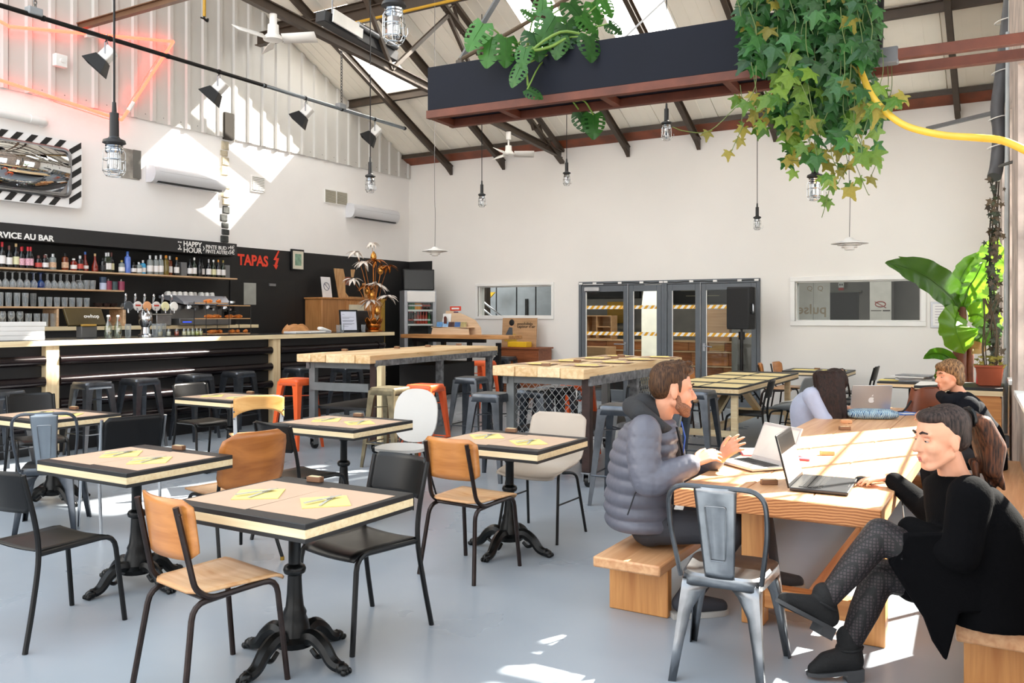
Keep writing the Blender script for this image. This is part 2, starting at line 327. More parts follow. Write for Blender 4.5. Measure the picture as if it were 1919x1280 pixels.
# ---- the two pairs of glazed doors
tape_y = mat('hazard_yellow', 'e5a81c', .5); tape_w = mat('hazard_white', 'f1efe8', .5)
def hazard(x0, x1, y, z, h, parent):
    m_ = MB(); st = .055; x = x0; i = 0
    while x < x1-.005:
        xe = min(x+st, x1); m_.mi = i % 2; sh = h*.8
        m_.add([(max(x-sh, x0), y, z), (max(xe-sh, x0), y, z), (min(xe, x1), y, z+h), (min(x, x1), y, z+h)], [(0, 1, 2, 3)]); x += st; i += 1
    m_.mi = i % 2; m_.add([(x1-sh, y, z), (x1, y, z), (x1, y, z+h)], [(0, 1, 2)])
    m_.build('hazard_tape', [tape_y, tape_w], parent, smooth=False)
zt1, zt2 = at_v(1200, 579, YB).z, at_v(1200, 629, YB).z
def pair(n, px):
    d = struct(bpy.data.objects.new('door_%d' % n, None)); COL.objects.link(d); d.location = (0, YB, 0)
    X = [at_v(p, 600, YB).x for p in px]
    fr = MB().box(X[0], X[0]+.05, -.04, .08, 0, zd).box(X[3]-.05, X[3], -.04, .08, 0, zd).box(X[0]+.05, X[3]-.05, -.04, .08, zd-.07, zd)
    fr.build('door_frame', grey_frame, d, bev=.004)
    for k, (a, b) in enumerate(((X[0]+.055, X[1]), (X[2], X[3]-.055))):
        zt = zd-.075; sw = .085
        lf = MB().box(a, a+sw, -.03, .03, .01, zt).box(b-sw, b, -.03, .03, .01, zt).box(a+sw, b-sw, -.03, .03, zt-.11, zt).box(a+sw, b-sw, -.03, .03, .01, .2).build('door_leaf', grey_frame, d, bev=.005)
        MB().box(a+sw, b-sw, -.004, .004, .2, zt-.11).build('pane', glass, lf, smooth=False)
        MB().box(a+sw, a+sw+.012, -.028, -.01, .2, zt-.11).build('glazing_bead', white, lf, smooth=False)
        hazard(a+sw+.012, b-sw, -.008, zt1, .062, lf); hazard(a+sw+.012, b-sw, -.008, zt2, .062, lf)
        hb = MB()
        for z in (.4, zt-.25): hb.cyl((a if k == 0 else b, -.04, z), (a if k == 0 else b, -.04, z+.13), .012)
        hb.build('hinge', grey_frame, lf)
    h = MB().cyl((X[2]+.05, -.03, 1.02), (X[2]+.05, -.075, 1.02), .012).tube([(X[2]+.05, -.075, 1.02), (X[2]+.2, -.075, 1.0)], .01).box(X[2]+.03, X[2]+.07, -.036, -.03, .93, 1.06)
    if n == 1:
        h = MB().cyl((X[1]-.05, -.03, 1.02), (X[1]-.05, -.075, 1.02), .012).tube([(X[1]-.05, -.075, 1.02), (X[1]-.24, -.075, 1.02)], .01).box(X[1]-.07, X[1]-.03, -.036, -.03, .9, 1.06)
        MB().box(X[0]+.13, X[0]+.42, -.075, -.032, zd-.17, zd-.1).box(X[0]+.1, X[0]+.5, -.06, -.05, zd-.06, zd-.04).build('door_closer', mat('closer_grey', 'b9babb', .4, .3), d, bev=.004)
    h.build('door_handle', steel, d)
    MB().cyl((X[1]+.006, -.035, .3), (X[1]+.006, -.035, zd-.05), .008).build('lock_rod', steel, d)
    cl = MB()
    for q in ((.03, .2, .5, .75, .97) if n == 1 else (.02, .3, .55, .8, .97)):
        x = X[0]+(X[3]-X[0])*q; cl.box(x-.035, x+.035, -.06, -.041, zd-.05, zd-.015)
    cl.build('cable_clips', white, d, bev=.003)
    cp = [(X[0]+(X[3]-X[0])*q, -.05, zd-.035+random.uniform(-.012, .008)) for q in [i/14 for i in range(15)]]
    MB().tube(smooth_path(cp, 3), .006, 5).build('cable', blackm, d)
pair(1, (1086, 1177.5, 1179.5, 1246)); pair(2, (1246, 1313, 1315, 1425))
# ---- rooms behind the back wall
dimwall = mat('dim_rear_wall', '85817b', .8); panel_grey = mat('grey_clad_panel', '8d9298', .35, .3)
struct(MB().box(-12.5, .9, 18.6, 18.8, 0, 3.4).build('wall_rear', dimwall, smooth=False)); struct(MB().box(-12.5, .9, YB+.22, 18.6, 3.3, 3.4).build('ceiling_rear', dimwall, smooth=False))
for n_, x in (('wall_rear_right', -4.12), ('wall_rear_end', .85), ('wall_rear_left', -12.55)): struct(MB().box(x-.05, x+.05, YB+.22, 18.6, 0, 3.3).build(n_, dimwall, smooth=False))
for i, (x, y, e) in enumerate(((-10., 15.6, 30), (-6.3, 15.4, 30), (-2.3, 15.9, 26))):
    L = bpy.data.lights.new('tube_light', 'AREA'); L.shape = 'RECTANGLE'; L.size = 1.2; L.size_y = .2; L.energy = e; L.color = (1, .96, .9)
    lo = bpy.data.objects.new('tube_light', L); COL.objects.link(lo); lo.location = (x, y, 3.2)
    t_ = thing('ceiling_tube_lamp', 'white ceiling tube lamp in the %s back room behind the glass' % ('left', 'middle', 'right')[i], 'lamp', (x, y, 3.29))
    MB().box(-.62, .62, -.12, .12, -.05, 0).build('housing', white, t_)
# left back room: grey clad cabin, stair rail, dark column, yellow awning
q = lambda x, y, v=16.6: at_v(x, y, v)
cb = thing('site_cabin', 'grey panelled cabin with dark seams behind the left window', 'cabin', (0, 0, 0))
xe = [q(p, 560).x for p in (890, 930, 968, 1004, 1040)]
for a, b in zip(xe, xe[1:]): MB().box(a+.015, b-.015, 16.6, 16.7, 0, 2.35).build('panel', panel_grey, cb, bev=.006)
MB().box(xe[0], xe[-1], 16.62, 16.66, 0, 2.35).build('seam_backing', blackm, cb); MB().box(xe[0], xe[-1], 16.5, 16.66, 2.36, 2.6).build('roof_beam', mat('cabin_beam', 'a8a39b', .5), cb, bev=.01)
MB().box(q(985, 560).x, q(990, 560).x, 16.57, 16.6, 1.4, 1.9).build('door_bar', blackm, cb)
tag(MB().box(q(904, 560, 15.2).x, q(912, 560, 15.2).x, 15.2, 15.35, 0, 3.3).build('steel_column', brown_steel, smooth=False), 'dark steel column standing behind the left window', 'column')
sr = thing('stair_rail', 'two slanting grey stair handrails seen through the left window', 'handrail')
for (a, b) in (((891, 554), (940, 593)), ((891, 568), (924, 594))): MB().tube([q(*a, 15.), q(b[0]+20, b[1]+16, 15.), V((q(b[0]+20, b[1]+16, 15.).x, 15., 0))], .02).build('rail', steel, sr)
aw = MB().prism([(q(890, 548, 16.).x, 0), (q(925, 548, 16.).x, 0), (q(890, 565, 16.).x, -.45)], 0, .04).build('yellow_awning', mat('yellow_sheet', 'e0b52a', .6), cb); aw.matrix_world = MX.Translation((0, 16.1, q(890, 548, 16.).z)) @ MX.Rotation(pi/2, 4, 'X')
# middle back room: plank fronted display benches, shelves, boxes, screen, arch panel
wplank = [wood('plank_%d' % i, a, b, 'X', 1.2) for i, (a, b) in enumerate((('8a4b28', 'b5713f'), ('a2602f', 'c98a55'), ('c69a5e', 'ddb87c')))]
bench = thing('plank_display', 'long display bench of orange planks behind the glass doors', 'bench', (-6.12, 16.2, 0))
for r_, (z0, z1) in enumerate(((.28, .52), (.56, .80), (.84, 1.0))):
    x = -1.9
    while x < 1.9:
        l_ = random.uniform(.3, .8); MB().box(x, min(x+l_-.008, 1.9), 0, .03, z0, z1).build('plank', random.choice(wplank[:2]+wplank[:2]+wplank[2:]), bench, smooth=False); x += l_
    MB().box(-1.9, 1.9, -.06, .5, z1+.005, z1+.03).build('ledge', wood('ledge_wood', 'b08d66', 'cfae86'), bench, smooth=False)
MB().box(-1.85, 1.85, .035, .5, 0, 1.0).build('body', dark_pan, bench)
bx = thing('plywood_box', 'open plywood box shelf standing on the plank display', 'box', (q(1125, 610, 16.4).x, 16.45, 1.03)); kr = wood('kraft_board', 'a8825c', 'bf9870')
MB().box(-.3, -.28, -.15, .15, 0, .5).box(.28, .3, -.15, .15, 0, .5).box(-.28, .28, -.15, .15, .48, .5).box(-.28, .28, -.15, .15, 0, .02).box(-.28, .28, .13, .15, .02, .48).box(-.05, -.03, -.15, .13, .02, .48).build('case', kr, bx)
MB().box(-.03, .28, -.14, .13, .25, .27).build('shelf', kr, bx)
tag(MB().box(-.28, .28, -.2, .2, 0, .62).build('cardboard_box', kr, bev=.01), 'large plain cardboard box behind the right hand glass doors', 'box').location = (q(1345, 620, 16.4).x, 16.45, 1.03)
tag(MB().box(-.4, .4, -.25, .25, 0, .3).build('cardboard_box', kr, bev=.01), 'low cardboard box on the floor behind the left glass door', 'box').location = (q(1110, 660, 15.2).x, 15.2, .62)
tag(MB().box(-.9, .9, -.3, .3, .56, .61).box(-.85, -.8, -.25, .25, 0, .56).box(.8, .85, -.25, .25, 0, .56).build('low_table', wood('pale_top', 'c9b28c', 'dcc8a4')), 'low pale wooden table just behind the left glass door', 'table').location = (q(1130, 690, 15.2).x, 15.2, 0)
sc_ = thing('wall_screen', 'black screen with faint text lines hung behind the third glass door', 'screen', (q(1297, 545, 17.9).x, 18.54, q(1297, 545, 18.5).z))
MB().box(-.75, .75, 0, .05, -.28, .3).build('panel', blackm, sc_, bev=.01)
ft = MB()
for r_ in range(3): ft.box(-.6+r_*.12, -.1+r_*.25, -.004, 0, .12-r_*.12, .135-r_*.12)
ft.build('text_lines', mat('faint_text', '8a8468', .6), sc_)
ap = [(-.27, 0), (.27, 0)]+[(.27*cos(a), 1.55+.85*sin(a)) for a in [i*pi/14 for i in range(15)]]
o = MB().prism(ap, 0, .05).build('arch_panel', mat('arch_white', 'f4f1e6', .5, emit='fff7e0', es=.2)); tag(o, 'pale faintly glowing arched panel standing behind the second glass door', 'panel')  # weak glow added to the panel's own material
o.matrix_world = MX.Translation((q(1228, 600, 15.9).x, 15.9, .0)) @ MX.Rotation(pi/2, 4, 'X')
tag(MB().box(-.3, .3, 0, .1, -.25, .25).build('tool_board', mat('mustard', 'b98a1c', .6), bev=.01), 'mustard yellow panel on the wall behind the left glass door', 'panel').location = (q(1160, 585, 18.5).x, 18.49, 1.6)
tag(MB().box(-.8, .8, 0, .12, -.2, .2).box(-.6, -.57, .04, .07, .2, 1.35).box(.57, .6, .04, .07, .2, 1.35).build('vent_unit', blackm, bev=.02), 'long black ventilation unit near the ceiling behind the left glass door', 'vent').location = (q(1135, 545, 17.2).x, 17.2, q(1135, 543, 17.2).z)
# right back room: white banner with mirrored word, dark doorway, pilaster, small signs
letb = mat('banner_letters', 'b9a894', .7)
bn = thing('roll_banner', 'white banner with mirrored lettering behind the right window', 'banner', (0, 0, 0))
a, b = q(1493, 600, 15.2).x, q(1555, 600, 15.2).x; zb = q(1500, 528, 15.2).z
MB().box(a, (a+b)/2-.006, 15.2, 15.22, 0, zb).build('panel', mat('banner_white', 'dedcd8', .6), bn); MB().box((a+b)/2+.006, b, 15.2, 15.22, 0, zb).build('panel', MATS['banner_white'], bn)
text('pulse', .235, letb, (b-.05, 15.195, q(1520, 588, 15.2).z), ROT_BACK, bn, bold=.004, ext=.003, sx_=-1.0)
text('Q', .12, letb, (a+.17, 15.195, q(1520, 545, 15.2).z), ROT_BACK, bn); text('Q', .12, letb, (b-.2, 15.195, q(1520, 545, 15.2).z), ROT_BACK, bn)
dd = thing('dark_doorway', 'black doorway in the white wall of the right back room', 'doorway', (q(1578, 575, 18.5).x, 18.52, 0))
MB().box(-.31, .31, .0, .07, 0, q(1578, 548, 18.5).z).build('opening', blackwall, dd); MB().box(-.38, .38, -.04, .06, q(1578, 548, 18.5).z, q(1578, 544, 18.5).z).build('lintel', mat('lintel_grey', '77766e', .7), dd)
sg = thing('wall_sign', 'small white sign with a red shield above the dark doorway', 'sign', (q(1575, 537, 18.5).x, 18.57, q(1575, 537, 18.5).z))
MB().box(-.05, .05, 0, .02, -.02, .09).build('plate', white, sg); MB().box(-.05, .05, -.004, .02, -.08, -.025).build('shield', mat('sign_red', 'b5342c', .5), sg); MB().box(-.03, -.01, -.005, 0, .02, .06).box(.01, .03, -.005, 0, .02, .06).build('figures', blackm, sg)
pl = thing('pilaster', 'white pilaster with a small red printed emblem in right back room', 'pillar', (q(1650, 560, 17.5).x, 17.5, 0)); MB().box(-.19, .19, 0, .4, 0, 3.2).build('shaft', mat('pilaster_white', 'c9c5be', .8), pl)
zq = q(1650, 570, 17.5).z
MB().tube([( .09*cos(t), -.003, zq+.05*sin(t)) for t in [i*2*pi/16 for i in range(16)]], .01, 5, True).tube([(-.1, -.003, zq+.05), (.1, -.003, zq-.07)], .008, 5).build('emblem', mat('emblem_red', '9a4a44', .6), pl)
MB().box(-.17, .02, -.004, 0, zq-.13, zq-.115).box(.04, .17, -.004, 0, zq-.135, zq-.11).build('caption_bar', mat('caption_dark', '4a4440', .6), pl)
# ---- right wall: its windows let the sun in
def rw(y0, y1, z0, z1, x0=0., x1=.28): RW.box(x0, x1, y0, y1, z0, z1)
RW = MB(); SILL, HEAD = .87, 3.7
wins = [(-1.0, -3.0), (-3.6, -4.15), (-5.4, -8.9), (-9.3, -12.4), (-12.8, -15.6)]
rw(-17, .2, 0, SILL)
for a, b in wins: pass
edges = [.2]+[e for ab in wins for e in ab]+[-17]
for i in range(0, len(edges), 2): rw(edges[i+1], edges[i], SILL, HEAD)
RW.box(0, .28, -17, .2, HEAD, 5.2)
RW.add([(x, yy, z) for x in (0, .28) for yy, z in ((.2, 5.2), (.2, 4.9), (-9, 9.), (-17, 5.3), (-17, 5.2))], [(0,1,2,3,4), (9,8,7,6,5), (1,6,7,2), (2,7,8,3)])
wr = struct(RW.build('wall_right', mat('flaking_plaster', 'b9aaa0', .85, var=.35, vs_=3.5, bump=.5, bs=9), smooth=False)); wr.location = (-.25, YB, 0); wr.rotation_euler = (0, 0, .043)
for i, (a, b) in enumerate(wins):
    r = struct(bpy.data.objects.new('window_%d' % (3+i), None)); COL.objects.link(r); r.location = wr.location; r.rotation_euler = wr.rotation_euler
    f_ = MB().box(.14, .19, b, a, SILL, SILL+.05).box(.14, .19, b, a, HEAD-.05, HEAD).box(.14, .19, a-.05, a, SILL, HEAD).box(.14, .19, b, b+.05, SILL, HEAD); f_.build('window_frame', mat('steel_window_paint', '8d8a86', .5), r)
    n_ = max(2, round((a-b)/.8)); g_ = MB()
    for k in range(1, n_): yy = b+(a-b)*k/n_; g_.box(.15, .18, yy-.012, yy+.012, SILL+.05, HEAD-.05)
    for k in range(1, 5): zz = SILL+(HEAD-SILL)*k/5; g_.box(.155, .175, b+.05, a-.05, zz-.011, zz+.011)
    g_.build('glazing_bars', mat('dark_bar', '3b3a3b', .5), r); MB().box(.164, .168, b+.05, a-.05, SILL+.05, HEAD-.05).build('pane', pane_mat('window_pane', 'fbfcfc', .1), r, smooth=False)
    MB().box(-.03, .14, b-.03, a+.03, SILL-.04, SILL+.002).build('sill', white, r, bev=.005)
# ---- roof: sheets between seams, skylights, gutter beam, purlins, rafters, trusses
XE = [-10.8, -10.1, -9.1, -8.25, -7.4, -6.55, -5.8, -5.25, -4.25, -3.5, -2.8, -1.8, -.9, 0., 1.0]
YS = [14.18, 12.12, 10.25, 8.4, 6.6, 5.0]; SKY = {(1, 1), (5, 1), (7, 1), (10, 1)}
up = MB()
def cell(m_, x0, x1, y0, y1, d0, d1):
    z = lambda y_, d: roof_z(y_)+d
    m_.add([(x0,y1,z(y1,d0)),(x1,y1,z(y1,d0)),(x1,y0,z(y0,d0)),(x0,y0,z(y0,d0)),(x0,y1,z(y1,d1)),(x1,y1,z(y1,d1)),(x1,y0,z(y0,d1)),(x0,y0,z(y0,d1))],
           [(0,3,2,1),(4,5,6,7),(0,1,5,4),(1,2,6,5),(2,3,7,6),(3,0,4,7)]); return m_
panels = []; skn = 8
def sky_panel():
    m = bpy.data.materials.new('skylight_sheet'); m.use_nodes = True; t = m.node_tree; t.nodes.clear(); o = t.nodes.new('ShaderNodeOutputMaterial'); mi = t.nodes.new('ShaderNodeMixShader'); tr = t.nodes.new('ShaderNodeBsdfTransparent'); tl = t.nodes.new('ShaderNodeBsdfTranslucent')
    mi.inputs[0].default_value = .3; t.links.new(tr.outputs[0], mi.inputs[1]); t.links.new(tl.outputs[0], mi.inputs[2]); t.links.new(mi.outputs[0], o.inputs[0]); return m
skymat = sky_panel()
for i in range(len(XE)-1):
    for j in range(len(YS)-1):
        if (i, j) in SKY:
            r = struct(bpy.data.objects.new('window_%d' % skn, None)); COL.objects.link(r); skn += 1
            cell(MB(), XE[i]+.01, XE[i+1]-.01, YS[j], YS[j+1], .03, .035).build('pane', skymat, r, smooth=False)
            cell(cell(MB(), XE[i], XE[i]+.03, YS[j], YS[j+1], 0, .09), XE[i+1]-.03, XE[i+1], YS[j], YS[j+1], 0, .09).build('skylight_kerb', roofp, r, smooth=False)
        else:
            cell(up, XE[i], XE[i+1], YS[j], YS[j+1], .05, .1); panels.append((i, j))
ceil_ = struct(up.build('ceiling', roofp, smooth=False))
for i, j in panels:
    a, b = XE[i]+.006, XE[i+1]-.006; m_ = cell(MB(), a, b, YS[j]-.004, YS[j+1]+.004, .0, .048)
    for k in range(1, 4): xk = a+(b-a)*k/4; cell(m_, xk-.012, xk+.012, YS[j]-.004, YS[j+1]+.004, -.008, 0.)
    m_.build('roof_sheet', roofp, ceil_, smooth=False)
# wall plate beam along the back wall
bm_ = MB()
bm_.mi = 0; bm_.add([(x, yy, z) for x in (XL+.03, .2) for yy, z in ((13.72, 4.71), (13.72, 4.775), (13.99, 4.70), (13.99, 4.60))], [(0,4,5,1), (1,5,6,2)])
bm_.mi = 1; bm_.add([(x, yy, z) for x in (XL+.03, .2) for yy, z in ((13.721, 4.71), (13.99, 4.60))], [(0,1,3,2)])
bm_.mi = 0; bm_.box(XL+.03, .2, 13.70, 13.74, 4.695, 4.735)
struct(bm_.build('trim_3', [brown_steel, rust_steel], smooth=False))
g = 'roof purlins'
for yy, lab in ((12.12, 'lower brown steel purlin under the foot of the skylights'), (10.25, 'middle brown steel purlin at the head of the skylights'), (8.4, 'upper brown steel purlin nearer the ridge')):
    tag(MB().ibeam((XL+.05, yy, roof_z(yy)-.09), (.2, yy, roof_z(yy)-.09), .08, .14).build('roof_purlin', brown_steel, smooth=False), lab, 'beam')
tag(MB().ibeam((XL+.1, 9.85, 6.02), (.2, 9.85, 6.02), .12, .2).build('roof_beam', brown_steel, smooth=False), 'deep brown steel beam across the hall carrying a yellow pipe', 'beam')
tag(MB().tube([(XL+.6, 9.76, 5.9), (.2, 9.76, 5.9)], .022).build('yellow_pipe', mat('yellow_pipe_paint', 'c79a2a', .4)), 'thin yellow pipe fixed under the deep roof beam', 'pipe')
for n_, x in enumerate((-9.73, -8.51, -5.94, -4.66, -3.39, -.78)):
    o = thing('roof_rafter', 'brown steel rafter, %s from the left gable wall' % ('first', 'second', 'third', 'fourth', 'fifth', 'last')[n_], 'beam', (x, 0, 0))
    MB().ibeam((0, 5.2, roof_z(5.2)-.23), (0, 13.97, roof_z(13.97)-.23), .075, .13).build('web', brown_steel, o, smooth=False)
    MB().prism([(13.7, -.02), (13.98, -.02), (13.98, -.22)], -.03, .03).build('heel_plate', brown_steel, o, smooth=False).matrix_basis = MX.Translation((0, 0, roof_z(14)-.12)) @ MX(((0,0,1,0),(1,0,0,0),(0,1,0,0),(0,0,0,1)))
for n_, x in enumerate((-7.23, -2.1)):
    o = thing('roof_truss', ('lattice steel roof truss carrying the two white ceiling fans', 'lattice steel roof truss above the ivy planter')[n_], 'truss', (x, 0, 0))
    for dz in (-.2, -.5): MB().bar((0, 5.2, roof_z(5.2)+dz), (0, 13.95, roof_z(13.95)+dz*.7), .09, .05).build('top_chord', brown_steel, o, smooth=False)
    wbm = MB(); yy = 5.6
    while yy < 13.4: wbm.bar((0, yy, roof_z(yy)-.22), (0, yy+.22, roof_z(yy+.22)-.47), .05, .014).bar((0, yy+.22, roof_z(yy+.22)-.47), (0, yy+.44, roof_z(yy+.44)-.22), .05, .014); yy += .44
    wbm.build('lattice', brown_steel, o, smooth=False)
    MB().ibeam((0, 13.9, 4.47), (0, 4.5, 5.15), .08, .12).build('bottom_chord', brown_steel, o, smooth=False)
    for (ya_, yb_) in ((11.6, 10.3), (9.0, 10.3), (9.0, 7.2)): MB().bar((0, ya_, 4.47+(13.9-ya_)*.0723), (0, yb_, roof_z(yb_)-.48), .05, .05).build('web_strut', brown_steel, o, smooth=False)
tag(MB().ibeam((XL+.03, 6.8, 5.36), (-6.5, 6.8, 5.36), .07, .09).build('tie_beam', mat('ochre_steel', '6b4d35', .5), smooth=False), 'slim brown tie beam coming out of the cladding above the neon star', 'beam')
# ================================================================== tables, chairs, stools
pine = wood('pine_edge', 'e0c598', 'efdcb4', 'X', 1.0, .5, 22, knots=0); tt_black = mat('black_table_top', '1d1d1e', .5, var=.12, vs_=9); kraft = mat('kraft_placemat', 'c9ab92', .8, var=.03)
iron = mat('cast_iron', '0a0b0b', .32, .2, .3, 20, spec=.4); yel = mat('yellow_napkin', 'ecd988', .8, var=.03); block_w = wood('block_wood', '6b4a34', '8a6347', 'X', 3)
fork_mt = mat('cutlery_steel', 'c9c9c6', .35, .5, .05)
def bistro(label):
    t = thing('bistro_table', label, 'table', group=None)
    a, b = .395, .34
    MB().box(-a, a, -b, b, .697, .72).build('top_board', tt_black, t, bev=.003); MB().box(-a, a, -b, b, .662, .697).build('pine_core', pine, t, bev=.002)
    MB().box(-a, a, -b, b, .645, .662).build('lower_board', tt_black, t, bev=.002)
    MB().lathe([(.03, .06), (.085, .075), (.092, .10), (.07, .12), (.062, .17), (.05, .20), (.052, .215), (.04, .24), (.034, .30), (.030, .38), (.046, .39), (.05, .405), (.044, .42), (.027, .43), (.027, .57), (.034, .58), (.036, .60), (.028, .61), (.03, .632), (.11, .638), (.11, .645)], 20).build('pedestal', iron, t)
    for k in range(4):
        an = k*pi/2; T = MX.Rotation(an, 4, 'Z'); m_ = MB(T)
        pth = smooth_path([(.05, 0, .10), (.11, 0, .125), (.17, 0, .095), (.215, 0, .045), (.25, 0, .028), (.275, 0, .03)], 5)
        m_.tube(pth, [.036+(.024-.036)*i/(len(pth)-1) for i in range(len(pth))], 8)
        m_.ball((.275, 0, .024), (.034, .028, .024), 10, 6)
        for s_ in (-1, 0, 1): m_.ball((.297, s_*.018, .014), (.018, .010, .014), 8, 5)
        m_.tube(smooth_path([(.10, 0, .07), (.135, 0, .045), (.165, 0, .06), (.15, 0, .08)], 4), .011, 6); m_.ball((.1, 0, .135), (.03, .022, .02), 8, 5)
        m_.build('foot', iron, t)
    return t
def placemats(cx, cy, z, tn, back=None, forks=True):
    """two kraft mats, a napkin with crossed cutlery on each, and the little wood block by the far edge"""
    for k, s_ in ((0, -1), (1, 1)):
        sd = ('left' if s_ < 0 else 'right')
        o = MB().box(-.185, .185, -.25, .25, 0, .0012).build('placemat', kraft, smooth=False); tag(o, 'cream paper placemat on the %s half of the %s' % (sd, tn), 'placemat')
        o.location = (cx+s_*.187, cy-.03+.02*k, z); o.rotation_euler = (0, 0, random.uniform(-.02, .02))
        c = V((cx+s_*.175+random.uniform(-.02, .02), cy-.03+random.uniform(-.05, .05), z+.0016)); ra = .75+random.uniform(-.15, .15)
        o = MB().box(-.1, .1, -.1, .1, 0, .004).build('napkin', yel, smooth=False); tag(o, 'yellow paper napkin on the %s placemat of the %s' % (sd, tn), 'napkin'); put(o, c, ra)
        if forks:
            f_ = MB().box(-.006, .006, -.09, .03, .002, .005).box(-.011, .011, .03, .045, .002, .005)
            for q_ in (-.009, -.003, .003, .009): f_.box(q_-.0018, q_+.0018, .045, .09, .003, .006)
            o = f_.build('fork', fork_mt, smooth=False); tag(o, 'steel fork on the yellow napkin, %s side of the %s' % (sd, tn), 'fork'); put(o, c+V((.01, 0, .004)), ra-.4)
            o = MB().box(-.007, .007, -.1, -.005, .002, .006).prism([(-.008, -.005), (.008, -.005), (.009, .07), (.0, .1), (-.006, .09)], .003, .005).build('knife', fork_mt, smooth=False)
            tag(o, 'steel knife crossing the fork, %s side of the %s' % (sd, tn), 'knife'); put(o, c+V((-.01, 0, .0095)), ra-.95)
    if back is not False: woodblock((cx+(back or -.05)-.15, cy+.305, z), 'small stamped wooden block at the far edge of the %s' % tn, .1)
def woodblock(loc, lab, rz=0., pale=False):
    o = thing('wooden_block', lab, 'block', loc, rz)
    MB().box(-.04, .04, -.017, .017, 0, .026).build('body', block_w if not pale else wood('block_pale', 'c98a5c', 'e0aa7c', 'X', 3), o, bev=.003)
    MB().box(-.03, .03, -.012, .012, .026, .0275).build('pale_top', pine, o, smooth=False); return o
TAB = [('nearest bistro table', -2.75, 2.745), ('left front bistro table', -4.29, 3.06), ('bistro table by the beige chair', -2.84, 4.74),
       ('bistro table by the white chair', -4.4, 4.9), ('small bistro table near the stools', -6.74, 5.85), ('left edge bistro table', -6.75, 4.05)]
b0 = bistro('nearest black and pine bistro table with two place settings')
for i, (n_, x, y_) in enumerate(TAB):
    r = b0 if i == 0 else dup(b0, (0, 0, 0), 0, 'black and pine %s on a cast iron foot' % n_)
    put(r, (x, y_, 0)); placemats(x, y_, .7205, n_, back=(-.02, .12, -.02, .03, .1, -.05)[i])
# ---- chairs. every one is built facing +Y with its seat centre over the origin
ply = wood('honey_plywood', 'b06a2c', 'd08a48', 'X', 1., .35, 10, coat=.4); ply_pale = wood('worn_plywood', 'c78f5c', 'e3b98a', 'X', 1., .4, 10, coat=.3)
brown_tube = mat('brown_chair_tube', '2c211e', .32, .45, .3, 25)
def backsheet(w_, z0, z1, y0, y1, curve, th=.010, rnd=.03, n=14):
    """curved back panel with rounded corners, bulging backwards in the middle"""
    m_ = MB(); pts = []
    def P(u, v_, off):
        zz = z0+(z1-z0)*v_; hw = w_/2
        d = min(v_, 1-v_)*(z1-z0); c = rnd-sqrt(max(0, rnd**2-max(0, rnd-d)**2)) if d < rnd else 0
        x = (hw-c)*(2*u-1); yy = y0+(y1-y0)*v_ - curve*(1-(x/hw)**2)
        return (x, yy+off, zz)
    m_.grid(lambda u, v_: P(u, v_, 0), n, 8); return m_
def school_black(label):
    t = thing('school_chair', label, 'chair'); rt = .0125
    for s_ in (-1, 1):
        MB().tube(bent([(s_*.215, .235, 0), (s_*.195, .19, .435), (s_*.19, -.19, .425)], .07), rt).build('leg', blackm, t)
        MB().tube(smooth_path([(s_*.215, -.27, 0), (s_*.205, -.225, .22), (s_*.195, -.195, .42), (s_*.19, -.21, .58), (s_*.19, -.265, .80)], 5), rt).build('leg', blackm, t)
    sm = MB(); sm.grid(lambda u, v_: ((2*u-1)*.185, -.19+.39*v_+(0 if v_ < .9 else 0), .44-.008*sin(pi*u)-(.035*((v_-.82)/.18)**2 if v_ > .82 else 0)), 8, 14)
    sm.build('seat', blackm, t, solid=.008)
    backsheet(.385, .62, .815, -.215, -.262, .045).build('backrest', blackm, t, solid=.006)
    return t
def school_ply(label, tube=None, wood_=None, seatw=None):
    t = thing('plywood_chair', label, 'chair'); rt = .0125; tube = tube or brown_tube
    for s_ in (-1, 1):
        MB().tube(bent([(s_*.15, -.262, .79), (s_*.165, -.19, .46), (s_*.17, -.13, .415), (s_*.19, .16, .43), (s_*.205, .205, 0)], .06), rt).build('leg', tube, t)
        MB().tube(bent([(s_*.2, -.26, 0), (s_*.165, -.20, .405), (s_*.155, .1, .418)], .06), rt).build('leg', tube, t)
    MB().tube([(-.155, .09, .415), (.155, .09, .415)], .010).build('seat_frame', tube, t); MB().tube([(-.16, -.14, .412), (.16, -.14, .412)], .010).build('seat_frame', tube, t)
    def S(u, v_):
        y_ = -.2+.41*v_; hw = .2-.035*(1-v_)-(.05*((.12-v_)/.12)**2 if v_ < .12 else 0)-(.03*((v_-.93)/.07)**2 if v_ > .93 else 0); x = (2*u-1)*hw
        dip = .014*math.exp(-((x/.11)**2+((y_+.02)/.13)**2)*1.4); fr = .03*((v_-.86)/.14)**2 if v_ > .86 else 0
        return (x, y_, .445-dip-fr)
    MB().grid(S, 14, 16).build('seat', seatw or ply_pale, t, solid=.011)
    backsheet(.385, .575, .815, -.182, -.216, .05, rnd=.045).build('backrest', wood_ or ply, t, solid=.011)
    rv = MB()
    for s_ in (-1, 1):
        for z in (.62, .76): rv.ball((s_*.158, -.225-(z-.6)*.17, z), .009, 8, 5)
    rv.build('rivets', tube, t); return t
